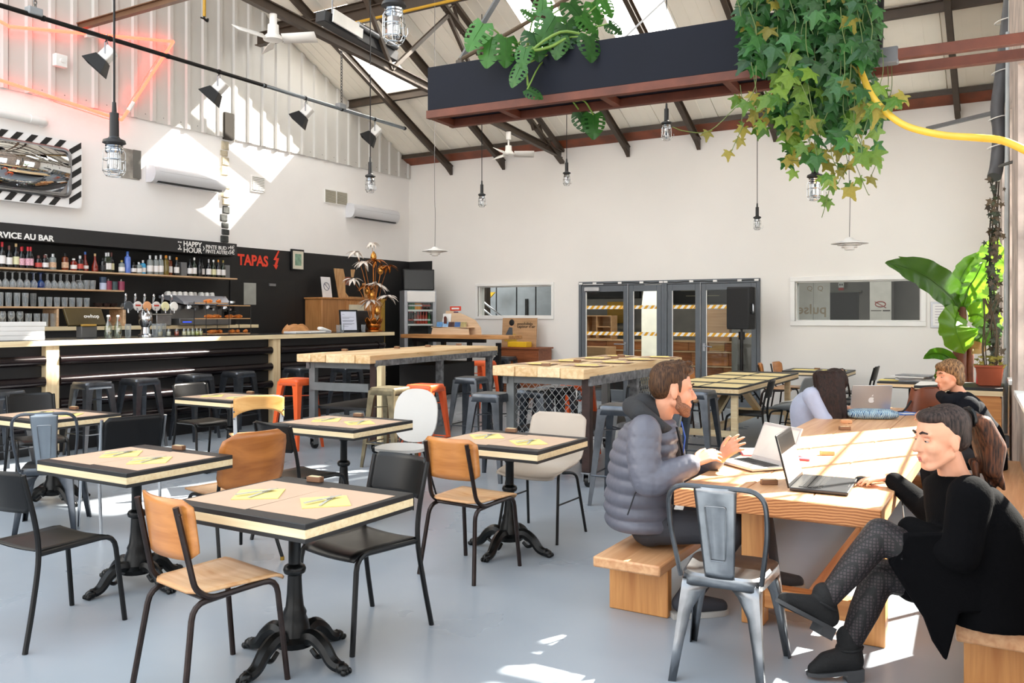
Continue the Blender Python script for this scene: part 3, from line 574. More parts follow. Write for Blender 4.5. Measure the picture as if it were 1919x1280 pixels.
def wide_ply(label):
    t = thing('wide_back_chair', label, 'chair')
    for s_ in (-1, 1):
        MB().tube(bent([(s_*.2, -.23, .66), (s_*.2, -.19, .44), (s_*.18, .15, .43), (s_*.215, .21, .02)], .06), .011).build('leg', blackm, t)
        MB().tube([(s_*.16, -.1, .425), (s_*.215, -.24, .02)], .011).build('leg', blackm, t)
    for s_ in (-1, 1): MB().cyl((s_*.2155, -.241, 0), (s_*.2155, -.241, .022), .013).build('foot_cap', mat('brass_cap', 'b08a3c', .35, .9), t)
    MB().grid(lambda u, v_: ((2*u-1)*(.2-.02*v_), -.19+.4*v_, .45-.012*sin(pi*u)*sin(pi*v_)), 10, 10).build('seat', ply_pale, t, solid=.011)
    backsheet(.46, .48, .83, -.21, -.27, .05, rnd=.09).build('backrest', wood('chestnut_plywood', '9c5a22', 'c27a38', 'X', .9, .35, 8, coat=.5), t, solid=.012)
    return t
def bentwood(label):
    t = thing('bentwood_chair', label, 'chair'); wl_ = mat('white_chair_leg', 'd8d9da', .35, .2)
    for s_ in (-1, 1):
        MB().bar((s_*.205, -.235, .72), (s_*.19, -.19, .43), .03, .012, (0, 1, 0)).tube(smooth_path([(s_*.19, -.19, .43), (s_*.19, -.2, .3), (s_*.2, -.24, 0)], 4), .013).build('leg', wl_, t)
        MB().tube(smooth_path([(s_*.18, -.1, .425), (s_*.185, .12, .3), (s_*.2, .2, 0)], 4), .012).build('leg', wl_, t)
        MB().ball((s_*.212, -.245, .69), .008, 8, 5).ball((s_*.209, -.24, .63), .008, 8, 5).build('rivets', mat('blue_rivet', '3a4d66', .4), t)
    MB().grid(lambda u, v_: ((2*u-1)*.19, -.19+.39*v_, .445-.012*sin(pi*u)*sin(pi*v_)), 10, 10).build('seat', ply_pale, t, solid=.012)
    def B(u, v_):
        x = (2*u-1)*.215; arch = .62+.09*(1-(2*u-1)**2)**.6; top = .80+.03*(1-(2*u-1)**4); z = arch+(top-arch)*v_
        return (x, -.235-.05*(1-(x/.215)**2)-.06*(z-.65), z)
    MB().grid(B, 18, 8).build('backrest', wood('light_plywood', 'c98f4a', 'e0ad6a', 'X', .9, .35, 8, coat=.4), t, solid=.012); return t
def oval_white(label):
    t = thing('oval_back_chair', label, 'chair'); wm = mat('white_vinyl', 'c8c5c0', .35, var=.02)
    for s_ in (-1, 1):
        MB().tube([(s_*.13, .1, .43), (s_*.2, .21, .05)], [.010, .012]).cyl((s_*.2, .21, .05), (s_*.21, .225, 0), .010, .006).build('leg', blackm, t)
        MB().tube([(s_*.13, -.12, .43), (s_*.19, -.27, 0)], [.010, .008]).build('leg', blackm, t)
        MB().tube(smooth_path([(s_*.10, .05, .43), (s_*.12, -.16, .435), (s_*.12, -.235, .50), (s_*.11, -.25, .62)], 5), .009).build('back_frame', blackm, t)
    def disc(rx, ry, z, crown):
        def f(u, v_): a = 2*pi*u; r_ = v_; sq = (abs(cos(a))**2.6+abs(sin(a))**2.6)**(-1/2.6); return (rx*r_*sq*cos(a), ry*r_*sq*sin(a), z+crown*(1-r_**3))
        return f
    s_ = MB(); s_.grid(disc(.21, .20, .455, .016), 28, 6); s_.grid(lambda u, v_: tuple(V(disc(.21, .2, .43, 0)(1-u, v_))), 28, 3); 
    s_.grid(lambda u, v_: (lambda p: (p[0], p[1], .43+.025*v_))(disc(.21, .20, 0, 0)(u, 1)), 28, 1); s_.build('seat', wm, t)
    b_ = MB(MX.Translation((0, -.265, .68)) @ MX.Rotation(R_(100), 4, 'X'))
    b_.grid(disc(.2, .225, .0, .012), 28, 6); b_.grid(lambda u, v_: disc(.2, .225, -.018, 0)(1-u, v_), 28, 3); b_.grid(lambda u, v_: (lambda p: (p[0], p[1], -.018+.018*v_))(disc(.2, .225, 0, 0)(u, 1)), 28, 1)
    b_.build('backrest', wm, t); return t
def shell(label, colm, legm=None):
    t = thing('shell_chair', label, 'chair'); legm = legm or blackm
    for s_ in (-1, 1):
        MB().tube(bent([(s_*.14, .0, .43), (s_*.2, .12, .425), (s_*.235, .2, 0)], .05), .010).build('leg', legm, t)
        MB().tube(bent([(s_*.14, -.05, .43), (s_*.2, -.14, .425), (s_*.235, -.22, 0)], .05), .010).build('leg', legm, t)
        MB().tube([(s_*.215, .15, .25), (s_*.215, -.17, .25)], .006).build('stretcher', legm, t)
    prof = smooth_path([(0, .23, .425), (0, .205, .445), (0, .05, .44), (0, -.12, .435), (0, -.19, .47), (0, -.225, .58), (0, -.255, .72), (0, -.285, .82)], 5); N = len(prof)-1
    def S(u, v_):
        k = v_*N; i = min(int(k), N-1); p = prof[i].lerp(prof[i+1], k-i); x = 2*u-1
        hw = .22+.015*sin(pi*v_)-(.05*((.06-v_)/.06)**2 if v_ < .06 else 0)-(.05*((v_-.93)/.07)**2 if v_ > .93 else 0)
        lift = .075*abs(x)**3.2*math.exp(-((v_-.45)/.22)**2); return (x*hw, p.y+lift*.6+.02*x*x*(v_ > .5), p.z+lift-.008*(1-x*x)*(v_ < .5))
    MB().grid(S, 18, 36).build('shell', colm, t, solid=.009); return t
def tolix(label, metal_, seat_m=None):
    t = thing('metal_chair', label, 'chair')
    def rr(w0, w1, d0, d1, z, r_, n=5):   # trapezoid seat outline, front wider
        P = [(-w0, d0), (w0, d0), (w1, d1), (-w1, d1)]; out = []
        for i in range(4):
            a, b, c = V(P[i-1]), V(P[i]), V(P[(i+1) % 4]); u = (a-b).normalized(); w_ = (c-b).normalized(); p, q_ = b+u*r_, b+w_*r_
            out += [tuple((1-k)**2*p+2*k*(1-k)*b+k*k*q_)+(z,) for k in [j/n for j in range(n+1)]]
        return out
    o1 = rr(.155, .185, -.17, .19, .448, .07); o2 = rr(.165, .195, -.18, .2, .44, .07); o3 = rr(.17, .2, -.185, .205, .40, .07); n_ = len(o1); m_ = MB()
    dish = [(p[0]*.8, p[1]*.8, .437) for p in o1]
    m_.add(dish+o1+o2+o3, [tuple(range(n_))]+[(k*n_+i, (k+1)*n_+i, (k+1)*n_+(i+1) % n_, k*n_+(i+1) % n_) for k in range(3) for i in range(n_)]); m_.build('seat', seat_m or metal_, t, solid=.003)
    for sx_ in (-1, 1):
        for sy_ in (-1, 1):
            x0, x1, y0, y1 = (.155, .195, -.165, -.25) if sy_ < 0 else (.18, .225, .185, .235)
            # pressed sheet leg: an open angle that widens to the top
            A = [V((sx_*(x0+(x1-x0)*k), y0+(y1-y0)*k, .42*(1-k))) for k in (0, .12, .3, .6, 1)]; wd = (.13, .085, .05, .036, .026); m_ = MB(); vs_ = []
            for p, w_ in zip(A, wd): vs_ += [p+V((-sx_*w_, 0, 0)), p+V((-sx_*w_*.2, sy_*.004, 0)), p+V((sx_*.004, sy_*.008, 0)), p+V((sx_*.006, -sy_*w_*.2, 0)), p+V((0, -sy_*w_, 0))]
            m_.add(vs_, [(5*i+j, 5*i+j+1, 5*i+j+6, 5*i+j+5) for i in range(4) for j in range(4)]); m_.build('leg', metal_, t, solid=.005)
    loop = bent([(-.17, -.165, .43), (-.205, -.215, .66), (-.2, -.265, .84), (.2, -.265, .84), (.205, -.215, .66), (.17, -.165, .43)], .09, 6)
    MB().tube(loop, .011).build('back_hoop', mat('hoop_steel', '54575b', .3, .85, .2, 10) if metal_ is steel_w else metal_, t)
    def B(u, v_): w_ = .062+.028*v_; x = (2*u-1)*w_; z = .44+.40*v_; return (x, -.178-.09*v_-.01*(1-(2*u-1)**2)+.004*(.25 < u < .75 and .15 < v_ < .8), z)
    MB().grid(B, 12, 16).build('splat', steel_w if metal_ is steel_w else mat('pale_steel', '8f979e', .3, .8, .1), t, solid=.003)
    rg = MB()
    for pth in ([(-.03, .52), (-.045, .76), (.045, .76), (.03, .52)],): rg.tube(bent([(x, -.178-.09*(z-.44)/.4-.012, z) for x, z in pth+pth[:1]], .012, 3), .0025, 5)
    rg.build('pressed_rim', steel_w if metal_ is steel_w else steel, t); return t
steel_w = mat('worn_bare_steel', '8a8c8f', .3, 1., .3, 7, bump=.05, bs=18)
def panel_chair(label):
    t = thing('panel_back_chair', label, 'chair')
    for s_ in (-1, 1):
        MB().tube(bent([(s_*.215, -.27, .82), (s_*.205, -.19, .45), (s_*.2, -.22, 0)], .04), .011).build('leg', chrome, t)
        MB().tube(bent([(s_*.205, -.19, .445), (s_*.2, .18, .445), (s_*.21, .2, .0)], .06), .011).build('leg', chrome, t)
    backsheet(.40, .56, .83, -.215, -.27, .02, rnd=.03).build('backrest', black, t, solid=.012)
    MB().grid(lambda u, v_: ((2*u-1)*.19, -.19+.38*v_, .455-.008*sin(pi*u)), 8, 8).build('seat', wood('dark_seat_ply', '6a4431', '8a5c42', 'X', 1, .4), t, solid=.012); return t
def facing(p, q_): """heading that turns +Y from p to q"""; return atan2(-(q_[0]-p[0]), q_[1]-p[1])
cb0 = school_black('black school chair pulled to the left edge beside the left front table'); put(cb0, (-4.06, 2.44, 0), .02)
cp0 = school_ply('orange plywood school chair with brown tube legs, nearest to the camera'); put(cp0, (-2.87, 2.42, 0), -.16)
c3 = dup(cb0, (-2.74, 3.17, 0), pi-.14, 'black school chair tucked against the right side of the nearest table')
c8 = dup(cp0, (-2.83, 4.29, 0), -.05, 'orange plywood school chair facing the table with the beige shell chair')
c4 = wide_ply('chestnut plywood chair with a wide rounded back behind the left front table'); put(c4, (-4.22, 3.66, 0), 1.42)
c5 = dup(cb0, (-4.24, 4.32, 0), -.12, 'black school chair at the table of the white oval chair')
c6 = bentwood('light plywood chair with white legs and arched back cutout by the small table'); put(c6, (-5.93, 5.42, 0), 1.0)
c7 = oval_white('white oval backed chair with black tapering legs'); put(c7, (-4.33, 5.52, 0), pi+.2)
c9 = shell('beige one piece plastic shell chair with thin black legs', mat('beige_plastic', 'b3a698', .42, var=.02)); put(c9, (-2.87, 5.22, 0), pi-.02)
c14 = tolix('bare steel chair with a tall splat at the end of the long wooden table', steel_w); put(c14, (-1.085, 3.655, 0), .08, .98)
c0 = tolix('dark metal chair with a pale splat at the left edge', gun); put(c0, (-6.02, 3.60, 0), .86)
# ================================================================== stools and big tables
def stool(label, mt, h=.80):
    t = thing('bar_stool', label, 'stool')
    def sq(w_, z, r_, n=4): return [(p.x, p.y, z) for p in bent([(0, -w_, 0), (w_, -w_, 0), (w_, w_, 0), (-w_, w_, 0), (-w_, -w_, 0), (0, -w_, 0)], r_, n)[1:-1]]
    rings = [sq(.11, h-.006, .03), sq(.145, h-.002, .04), sq(.152, h-.01, .04), sq(.158, h-.075, .03)]; n_ = len(rings[0]); m_ = MB()
    m_.add([p for r_ in rings for p in r_], [tuple(range(n_))]+[(k*n_+i, (k+1)*n_+i, (k+1)*n_+(i+1) % n_, k*n_+(i+1) % n_) for k in range(3) for i in range(n_)]); m_.build('seat', mt, t, solid=.003)
    for sx_ in (-1, 1):
        for sy_ in (-1, 1):
            vs_ = []
            for k, w_ in ((0, .10), (.1, .075), (.55, .05), (1, .03)):
                x, y_, z = .155+.06*k, .155+.06*k, (h-.03)*(1-k); vs_ += [(sx_*(x-w_), sy_*y_, z), (sx_*x, sy_*y_, z), (sx_*x, sy_*(y_-w_), z), (sx_*(x-w_*.8), sy_*(y_-w_*.8), z)]
            f_ = [(4*i+j, 4*i+(j+1) % 4, 4*i+4+(j+1) % 4, 4*i+4+j) for i in range(3) for j in range(4)]+[(0, 1, 2, 3), (15, 14, 13, 12)]
            MB().add(vs_, f_).build('leg', mt, t)
    fr = MB()
    for (a, b) in (((-1, -1), (1, -1)), ((1, -1), (1, 1)), ((1, 1), (-1, 1)), ((-1, 1), (-1, -1))): fr.tube([(a[0]*.193, a[1]*.193, .24), (b[0]*.193, b[1]*.193, .24)], .007, 6)
    fr.build('footrest', mt, t); MB().tube([(-.165, -.165, h-.2), (.165, .165, h-.2)], .006, 6).tube([(-.165, .165, h-.2), (.165, -.165, h-.2)], .006, 6).build('cross_brace', mt, t)
    return t
brass_old = mat('aged_brass_paint', '6f6650', .4, .5, .4, 10)
st_g = stool('gunmetal bar stool at the bar, last one before the second post', gun); st_o = stool('orange bar stool by the left end of the plank high table', orange); st_b = stool('aged olive bar stool between the two orange ones', brass_old)
STL = [(st_o, 557, 709, 0, None), (st_o, 797, 720, .1, 'orange bar stool behind the white oval chair'), (st_b, 731, 725, .05, None),
  (st_g, 447, 692, .0, None), (st_g, 365, 697, .1, 'gunmetal bar stool behind the black school chair of the small table'), (st_g, 262, 705, .02, 'gunmetal bar stool at the bar, second right of the first pine post'),
  (st_g, 173, 711, -.05, 'gunmetal bar stool at the bar, just right of the first pine post'), (st_g, 2, 732, .1, 'gunmetal bar stool cut by the left edge of the picture'),
  (st_g, 560, 688, .1, 'gunmetal bar stool at the bar behind the left orange stool'), (st_g, 650, 687, -.1, 'gunmetal bar stool at the bar seen under the left high table'),
  (st_g, 882, 706, .1, 'dark bar stool right of the white chair at the left high table'), (st_g, 922, 736, .05, 'dark bar stool at the left corner of the mesh fronted high table'),
  (st_g, 998, 729, .2, 'dark bar stool behind the left part of the wire mesh'), (st_g, 1040, 724, 0, 'dark bar stool farther back behind the middle of the wire mesh'),
  (st_g, 1165, 758, .1, 'dark bar stool tucked under the right high table behind the man'), (st_g, 1305, 731, 0, 'dark bar stool right in front of the mans face'),
  (st_g, 947, 668, 0, 'dark bar stool in front of the small brown cabinet'), (st_o, 905, 676, 0, 'orange bar stool half hidden at the far end of the left high table'), (st_o, 1082, 716, .2, 'orange bar stool behind the mesh and the brown table leg')]
used = set()
for pr, px, py, rz, lab in STL:
    p = at_z(px, py, .8)
    if p.x < -8.76: p = at_u(px, py, -8.76)
    p.z = 0
    if pr.name in used: dup(pr, p, rz, lab)
    else: used.add(pr.name); put(pr, p, rz)
tw = [wood('high_plank_%d' % i, a, b, 'Y', .9, .55, 12, knots=.8) for i, (a, b) in enumerate((('d3ad7c', 'ecd2a6'), ('c9a06c', 'e6c89c'), ('d9b98c', 'f2dcb4')))]
weath = mat('weathered_paint', '6d6e70', .7, .2, .6, 16, bump=.4, bs=30); grey_leg = mat('grey_painted_leg', '6f7273', .5, .2, .15); brown_leg = mat('brown_steel_leg', '33211d', .45, .3, .4, 12)
def caster(par, x, y_):
    c = MB().box(x-.045, x+.045, y_-.045, y_+.045, .125, .135).box(x-.03, x-.024, y_-.03, y_+.05, .05, .125).box(x+.024, x+.03, y_-.03, y_+.05, .05, .125).build('caster', steel, par)
    MB(MX.Translation((x, y_+.02, .052)) @ MX.Rotation(pi/2, 4, 'Y')).lathe([(.01, -.02), (.05, -.018), (.052, 0), (.05, .018), (.01, .02)], 16).build('wheel', blackm, c)
def high_table(label, W, L, H, mesh_, legm):
    t = thing('high_table', label, 'table'); n_ = 5 if not mesh_ else 4
    for k in range(n_):
        a, b = W*k/n_, W*(k+1)/n_; e = random.uniform(-.03, .0)
        MB().box(a+.003, b-.003, e, L+random.uniform(-.02, .04), H-.095+random.uniform(0, .006), H+random.uniform(-.004, .003)).build('plank', tw[k % 3], t, bev=.008)
    sd = MB().box(W-.02, W+.012, .1, L-.05, H-.16 if mesh_ else H-.13, H-.075 if mesh_ else H-.06).box(.05, .1, .1, L-.05, H-.17, H-.10); sd.build('side_rail', weath, t, bev=.004)
    MB().box(.08, W, .12, .17, H-.16, H-.1).build('end_rail', grey_leg, t); MB().box(.08, W, L-.2, L-.15, H-.16, H-.1).build('end_rail', grey_leg, t)
    for k, (x, y_) in enumerate(((.12, .15), (W-.05, .15), (.12, L-.2), (W-.05, L-.2), (W-.05, L*.5))):
        MB().box(x-.04, x+.04, y_-.035, y_+.035, .135, H-.1).build('leg', grey_leg if x < .2 else (brown_leg if k == 1 else weath), t, bev=.004)
        if k != 4 or mesh_: caster(t, x, y_)
    if not mesh_: MB().box(W-.0, W+.06, .12, .2, .135, H-.12).build('leg', wood('cream_post', 'cdbb90', 'e9dcb4', 'Z', 1), t)
    if not mesh_: MB().box(.1, W-.1, .1, .15, H*.62, H*.62+.09).build('cross_board', grey_leg, t)
    MB().box(.1, W-.06, .2, L-.2, H*.42, H*.42+.03).build('lower_shelf', dark_pan, t, bev=.004); MB().box(W-.05, W-.01, .2, L-.2, H*.42, H*.42+.05).build('shelf_rail', weath, t)
    if mesh_:
        g_ = MB(); x0, x1, z0, z1 = .16, W-.09, .35, H-.16; nx, nz = 10, 7; dx, dz = (x1-x0)/nx, (z1-z0)/nz
        for i in range(nx):
            for j in range(nz):
                cx, cz = x0+dx*(i+.5), z0+dz*(j+.5); P = [(cx-dx/2, .15, cz), (cx, .15, cz+dz/2), (cx+dx/2, .15, cz), (cx, .15, cz-dz/2)]
                for a, b in zip(P, P[1:]+P[:1]): g_.bar(a, b, .0035, .006, (0, 1, 0))
        g_.build('expanded_mesh', mat('mesh_grey', '9a9d9e', .45, .5), t, smooth=False)['kind'] = 'stuff'
        g_ = MB()
        for i in range(16):
            for j in range(5):
                cx, cz = L*.5+.05+(L*.5-.3)*(i+.5)/16, .5+.11*j; P = [(W-.05, cx-.04, cz), (W-.05, cx, cz+.055), (W-.05, cx+.04, cz), (W-.05, cx, cz-.055)]
                for a, b in zip(P, P[1:]+P[:1]): g_.bar(a, b, .005, .007, (1, 0, 0))
        g_.build('side_mesh', MATS['mesh_grey'], t, smooth=False)['kind'] = 'stuff'
    else:
        MB().box(.25, W-.2, L*.55, L-.35, H*.42+.03, H-.2).build('dark_crate', dark_pan, t, bev=.01)
        MB(MX.Translation((W*.5, L*.25, H*.42+.13)) @ MX.Rotation(pi/2, 4, 'Y')).lathe([(.05, -.04), (.1, -.03), (.1, .03), (.05, .04)], 20).build('cable_reel', blackm, t)
    return t
h1 = high_table('long high table of thick planks with weathered paint rail, left of the two', 1.0, 3.2, 1.09, False, 0); put(h1, (-7.06, 7.08, 0), R_(6))
h2 = high_table('high table of four thick planks on steel frame with mesh end',   .95, 2.45, 1.06, True, 0); put(h2, (-4.2, 6.7, 0), 0)
for par, H_, spots in ((h1, 1.095, ((646, 657), (744, 652), (802, 649), (860, 646))), (h2, 1.066, ((1023, 685), (1082, 678), (1152, 671), (1164, 668)))):
    for i, s_ in enumerate(spots):
        p = at_z(s_[0], s_[1]+1, H_); woodblock(p, 'small dark wooden block on the %s high table, %s along it' % ('left' if par is h1 else 'right', ('first', 'second', 'third', 'fourth')[i]), random.uniform(-.4, .4))
for k in range(8):
    s_ = k % 2; yy = 7.1+.62*(k//2); p = V((-3.95+.5*s_, yy, 1.0665))
    o = MB().box(-.19, .19, -.13, .13, 0, .001).build('placemat', kraft, smooth=False); tag(o, 'cream paper placemat on the right high table, %s row, %s side' % (('first', 'second', 'third', 'fourth')[k//2], ('left', 'right')[s_]), 'placemat'); put(o, p, random.uniform(-.1, .1))
    o = MB().box(-.1, .1, -.1, .1, 0, .004).build('napkin', yel, smooth=False); tag(o, 'yellow napkin on the right high table, %s row, %s side' % (('first', 'second', 'third', 'fourth')[k//2], ('left', 'right')[s_]), 'napkin'); put(o, p+V((.02, 0, .0014)), random.uniform(.4, .9))
# third high counter near the fridge
t = thing('high_counter', 'orange brown plank counter in front of the drinks fridge', 'counter', (0, 0, 0)); pa, pb = at_v(750, 630, 12.25), at_v(953, 634, 12.25); zc = 1.19
MB().box(pa.x, pb.x, 12.25, 12.72, zc-.07, zc).build('top', wood('counter_wood', 'a5703f', 'cf9a62', 'X', .8, .5, knots=.7), t, bev=.01)
MB().box(pa.x+.25, pb.x-.5, 12.28, 12.35, zc-.13, zc-.07).build('apron', blackm, t)
for x in (pa.x+.3, pa.x+.9, pa.x+1.45, pb.x-.25): MB().box(x-.035, x+.035, 12.3, 12.37, 0, zc-.13).build('leg', blackm, t)
MB().box(pa.x+.7, pb.x-.5, 12.37, 12.68, .85, .88).build('shelf', white, t)
# ---- the long picnic table with its benches
fir = wood('douglas_fir', 'c48a5c', 'dfae80', 'Y', .6, .42, 20, coat=.15, knots=.5); fir_x = wood('douglas_fir_cross', 'b3713c', 'd6975a', 'X', .9, .45, 14); fir_z = wood('douglas_fir_upright', 'ba7a42', 'd99d5e', 'Z', .9, .45, 14, knots=.6)
def endgrain():
    m, t_, b = _new('end_grain'); b.inputs['Roughness'].default_value = .55; tcn = t_.nodes.new('ShaderNodeTexCoord'); mp = t_.nodes.new('ShaderNodeMapping'); mp.inputs['Location'].default_value = (-.35, 0, .35); mp.inputs['Scale'].default_value = (1, 1, 1.5)
    wv = t_.nodes.new('ShaderNodeTexWave'); wv.wave_type = 'RINGS'; wv.rings_direction = 'Y'; wv.inputs['Scale'].default_value = 16; wv.inputs['Distortion'].default_value = 5; wv.inputs['Detail'].default_value = 3; wv.inputs['Detail Scale'].default_value = .5
    t_.links.new(tcn.outputs['Object'], mp.inputs[0]); t_.links.new(mp.outputs[0], wv.inputs[0]); r = t_.nodes.new('ShaderNodeValToRGB'); r.color_ramp.elements[0].color = hexc('96562a'); r.color_ramp.elements[1].color = hexc('cf8f58')
    t_.links.new(wv.outputs[0], r.inputs[0]); t_.links.new(r.outputs[0], b.inputs['Base Color']); return m
eg = endgrain()
t = thing('picnic_table', 'long thick orange wood table with people working on laptops', 'table', (-.975, 3.94, 0)); TZ = .69
for k, (a, b) in enumerate(((-.465, -.16), (-.157, .15), (.153, .465))): MB().box(a, b, .014, 4.45+.02*k, TZ-.085, TZ).build('plank', fir, t, bev=.006)
MB().box(-.463, .463, .0, .0135, TZ-.084, TZ-.001).build('end_board', eg, t, bev=.004)
for yy in (.33, 3.9):
    for x in (-.16, .39): MB().box(x-.055, x+.055, yy-.05, yy+.05, 0, TZ-.085).build('leg', fir_z, t, bev=.006)
    MB().box(-.3, .4, yy-.04, yy+.04, TZ-.155, TZ-.086).build('cross_beam', fir_x, t); MB().box(-.105, .335, yy-.045, yy+.045, .09, .19).build('foot_beam', fir_x, t, bev=.006)
MB().box(.08, .18, .375, 3.85, .1, .18).build('long_beam', fir, t, bev=.006)
BZ = .305
def bench_(label, x0, x1, y0, y1, th):
    t = thing('bench', label, 'bench', ((x0+x1)/2, y0, 0)); w_ = (x1-x0)/2
    MB().box(-w_, w_, .0, y1-y0, BZ-th, BZ).build('seat_board', fir, t, bev=.01)
    for yy in (.16, (y1-y0)/2, y1-y0-.25): MB().box(-w_+.02, w_-.02, yy, yy+.06, 0, BZ-th).build('leg_panel', fir_z, t, bev=.006)
    return t
bl = bench_('orange wood bench along the left of the long table', -1.86, -1.50, 3.92, 8.3, .055); br_ = bench_('orange wood bench along the window wall right of the long table', -.22, .12, 3.80, 8.3, .075)
for ch in br_.children:
    if False: ch.location.y -= .1 if ch.data.vertices[0].co.y < .2 else 0
# ---- laptops, mouse, pouches on the long table
def q0(x, y_, z=TZ): return at_z(x, y_, z)
keym = mat('black_keys', '1c1c1e', .5); lap_dark = mat('dark_laptop', '2b2c2f', .4, .3)
def laptop(label, w_, d, body, scr, ang, lidm=None, keys=True):
    """hinge along local X at y=0, base towards -Y (the user), lid rises at the hinge"""
    t = thing('laptop', label, 'laptop')
    MB().box(-w_/2, w_/2, -d, 0, .004, .02).build('base', body, t, bev=.004)
    if keys:
        kb = MB()
        for r_ in range(5):
            for c in range(14): x = -w_*.42+w_*.84*(c+.5)/14; y_ = -.045-r_*.021; kb.box(x-w_*.026, x+w_*.026, y_-.0085, y_+.0085, .02, .0225)
        kb.build('keyboard', keym, t, smooth=False)['kind'] = 'stuff'
        MB().box(-.05, .05, -d+.015, -d+.075, .0195, .0206).build('touchpad', body, t, bev=.002)
    lid = MB(MX.Translation((0, .004, .014)) @ MX.Rotation(ang, 4, 'X')).box(-w_/2, w_/2, -.004, .004, 0, d*.97).build('lid', lidm or body, t, bev=.003)
    if scr: MB(MX.Translation((0, .004, .014)) @ MX.Rotation(ang, 4, 'X')).box(-w_/2+.012, w_/2-.012, -.0052, -.0042, .02, d*.97-.018).build('screen', scr, t, smooth=False)
    return t
scr_pale = mat('pale_screen', 'e3ddd0', .12, emit='fff4e0', es=.25)
a, b = q0(1470, 930), q0(1513, 888); hx = (b-a); l1 = laptop('large dark laptop open with its screen facing the woman in black', .385, .26, lap_dark, scr_pale, R_(-14), blackm)
put(l1, (a+b)/2+V((.0, 0, 0)), atan2(hx.y, hx.x)+0)
MB(MX.Translation((0, .004, .014)) @ MX.Rotation(R_(-14), 4, 'X')).box(-.18, .18, -.0058, -.0053, .16, .235).build('dark_window', mat('dark_window', '2c2b2a', .15), l1, smooth=False)
l2 = laptop('silver laptop in front of the man with its lid behind the dark laptop', .33, .23, mat('silver_alu', 'c9c8c6', .35, .6, .02), mat('dim_screen', 'd8d3ca', .2), R_(-25), MATS['silver_alu']); a, b = q0(1420, 893), q0(1470, 862)
p = q0(1404, 874); ld = (RT*.93+FW*.35).normalized(); put(l2, p+ld*.13, atan2(ld.y, ld.x)-pi/2)
nbk = thing('notebook', 'open notebook with white pages and red cover edge beside the silver laptop', 'notebook', q0(1442, 850), YAW-.15); MB().box(-.17, .17, -.12, .12, 0, .004).build('cover', mat('red_cover', 'c8485a', .5), nbk); MB().box(-.165, .165, -.112, .118, .004, .014).build('pages', white, nbk, bev=.003)
tag(MB().box(-.05, .05, -.03, .03, 0, .012).build('red_card', mat('red_cover', 'c8485a', .5)), 'small pinkish red card behind the dark laptop', 'card').location = q0(1502, 862)
woodblock(q0(1441, 908), 'small dark wooden block at the left of the dark laptop', YAW); woodblock(q0(1550, 853), 'pale wooden block alone in the sunlit middle of the table', YAW+.05, True)
woodblock(q0(1583, 806), 'dark wooden block halfway along the long table', YAW); woodblock(q0(1586, 793), 'pale wooden block by the blue patterned pouch', YAW, True)
ms = thing('mouse', 'black computer mouse under the hand of the woman in black', 'mouse', q0(1618, 905), .8); MB().ball((0, 0, .012), (.031, .054, .021), 14, 8).build('shell', blackm, ms)
MB().tube(smooth_path([q0(1632, 902)+V((0, 0, .006)), q0(1660, 905)+V((0, 0, .006)), q0(1680, 912)+V((0, 0, .006)), q0(1690, 925)+V((0, 0, -.03)), q0(1696, 960)+V((0, 0, -.1)), q0(1690, 990)+V((0, 0, -.12))], 5), .003, 6).build('mouse_cable', blackm); tag(bpy.data.objects['mouse_cable'], 'thin black cable hanging off the right edge of the long table', 'cable')
silver = MATS['silver_alu']
l3 = laptop('silver laptop with bitten fruit emblem on its lid at the far end', .345, .24, silver, None, R_(-12), silver); p = q0(1626, 770); put(l3, p, pi+.33); put(l3, at_z(1630, 774, TZ), YAW+pi+.02)
ap_ = []
for i in range(40):
    a_ = 2*pi*i/40; r_ = .5*(1-.12*abs(sin(a_))**8*(sin(a_) > 0)-.1*(sin(a_) < -.9)); x, y_ = r_*1.0*cos(a_), r_*1.05*sin(a_)-.05
    d_ = sqrt((x-.62)**2+(y_-.05)**2)
    if d_ < .3: x = .62-.3*(.62-x)/d_*1; y_ = .05+.3*(y_-.05)/d_
    ap_.append((x*.05, y_*.05))
em = MB(MX.Translation((0, .004, .014)) @ MX.Rotation(R_(-12), 4, 'X') @ MX.Translation((0, .0042, .105)) @ MX.Rotation(-pi/2, 4, 'X') @ MX.Scale(-1, 4, (0, 1, 0)) @ MX.Scale(-1, 4, (1, 0, 0))).prism(ap_, 0, .0008).prism([(.0, .03), (.005, .042), (.014, .046), (.011, .034)], 0, .0008)
em.build('fruit_emblem', mat('emblem_white', 'f4f4f2', .3), l3, smooth=False)
def pouch(label, loc, rz, w_, d, h, mt):
    t = thing('pouch', label, 'pouch', loc, rz)
    def f(u, v_): a_ = 2*pi*u; ph = pi*v_-pi/2; c = abs(cos(a_))**.5*(1 if cos(a_) > 0 else -1); s_ = abs(sin(a_))**.5*(1 if sin(a_) > 0 else -1); k = cos(ph)**.35 if cos(ph) > 0 else 0; return (w_*.5*c*k, d*.5*s_*k, h*.5+h*.5*sin(ph))
    MB().grid(f, 28, 12).build('body', mt, t); MB().tube([(w_*.46*cos(a), d*.46*sin(a), h*.55) for a in [i*pi/10 for i in range(11)]], .003, 5).build('zip', blackm, t); return t
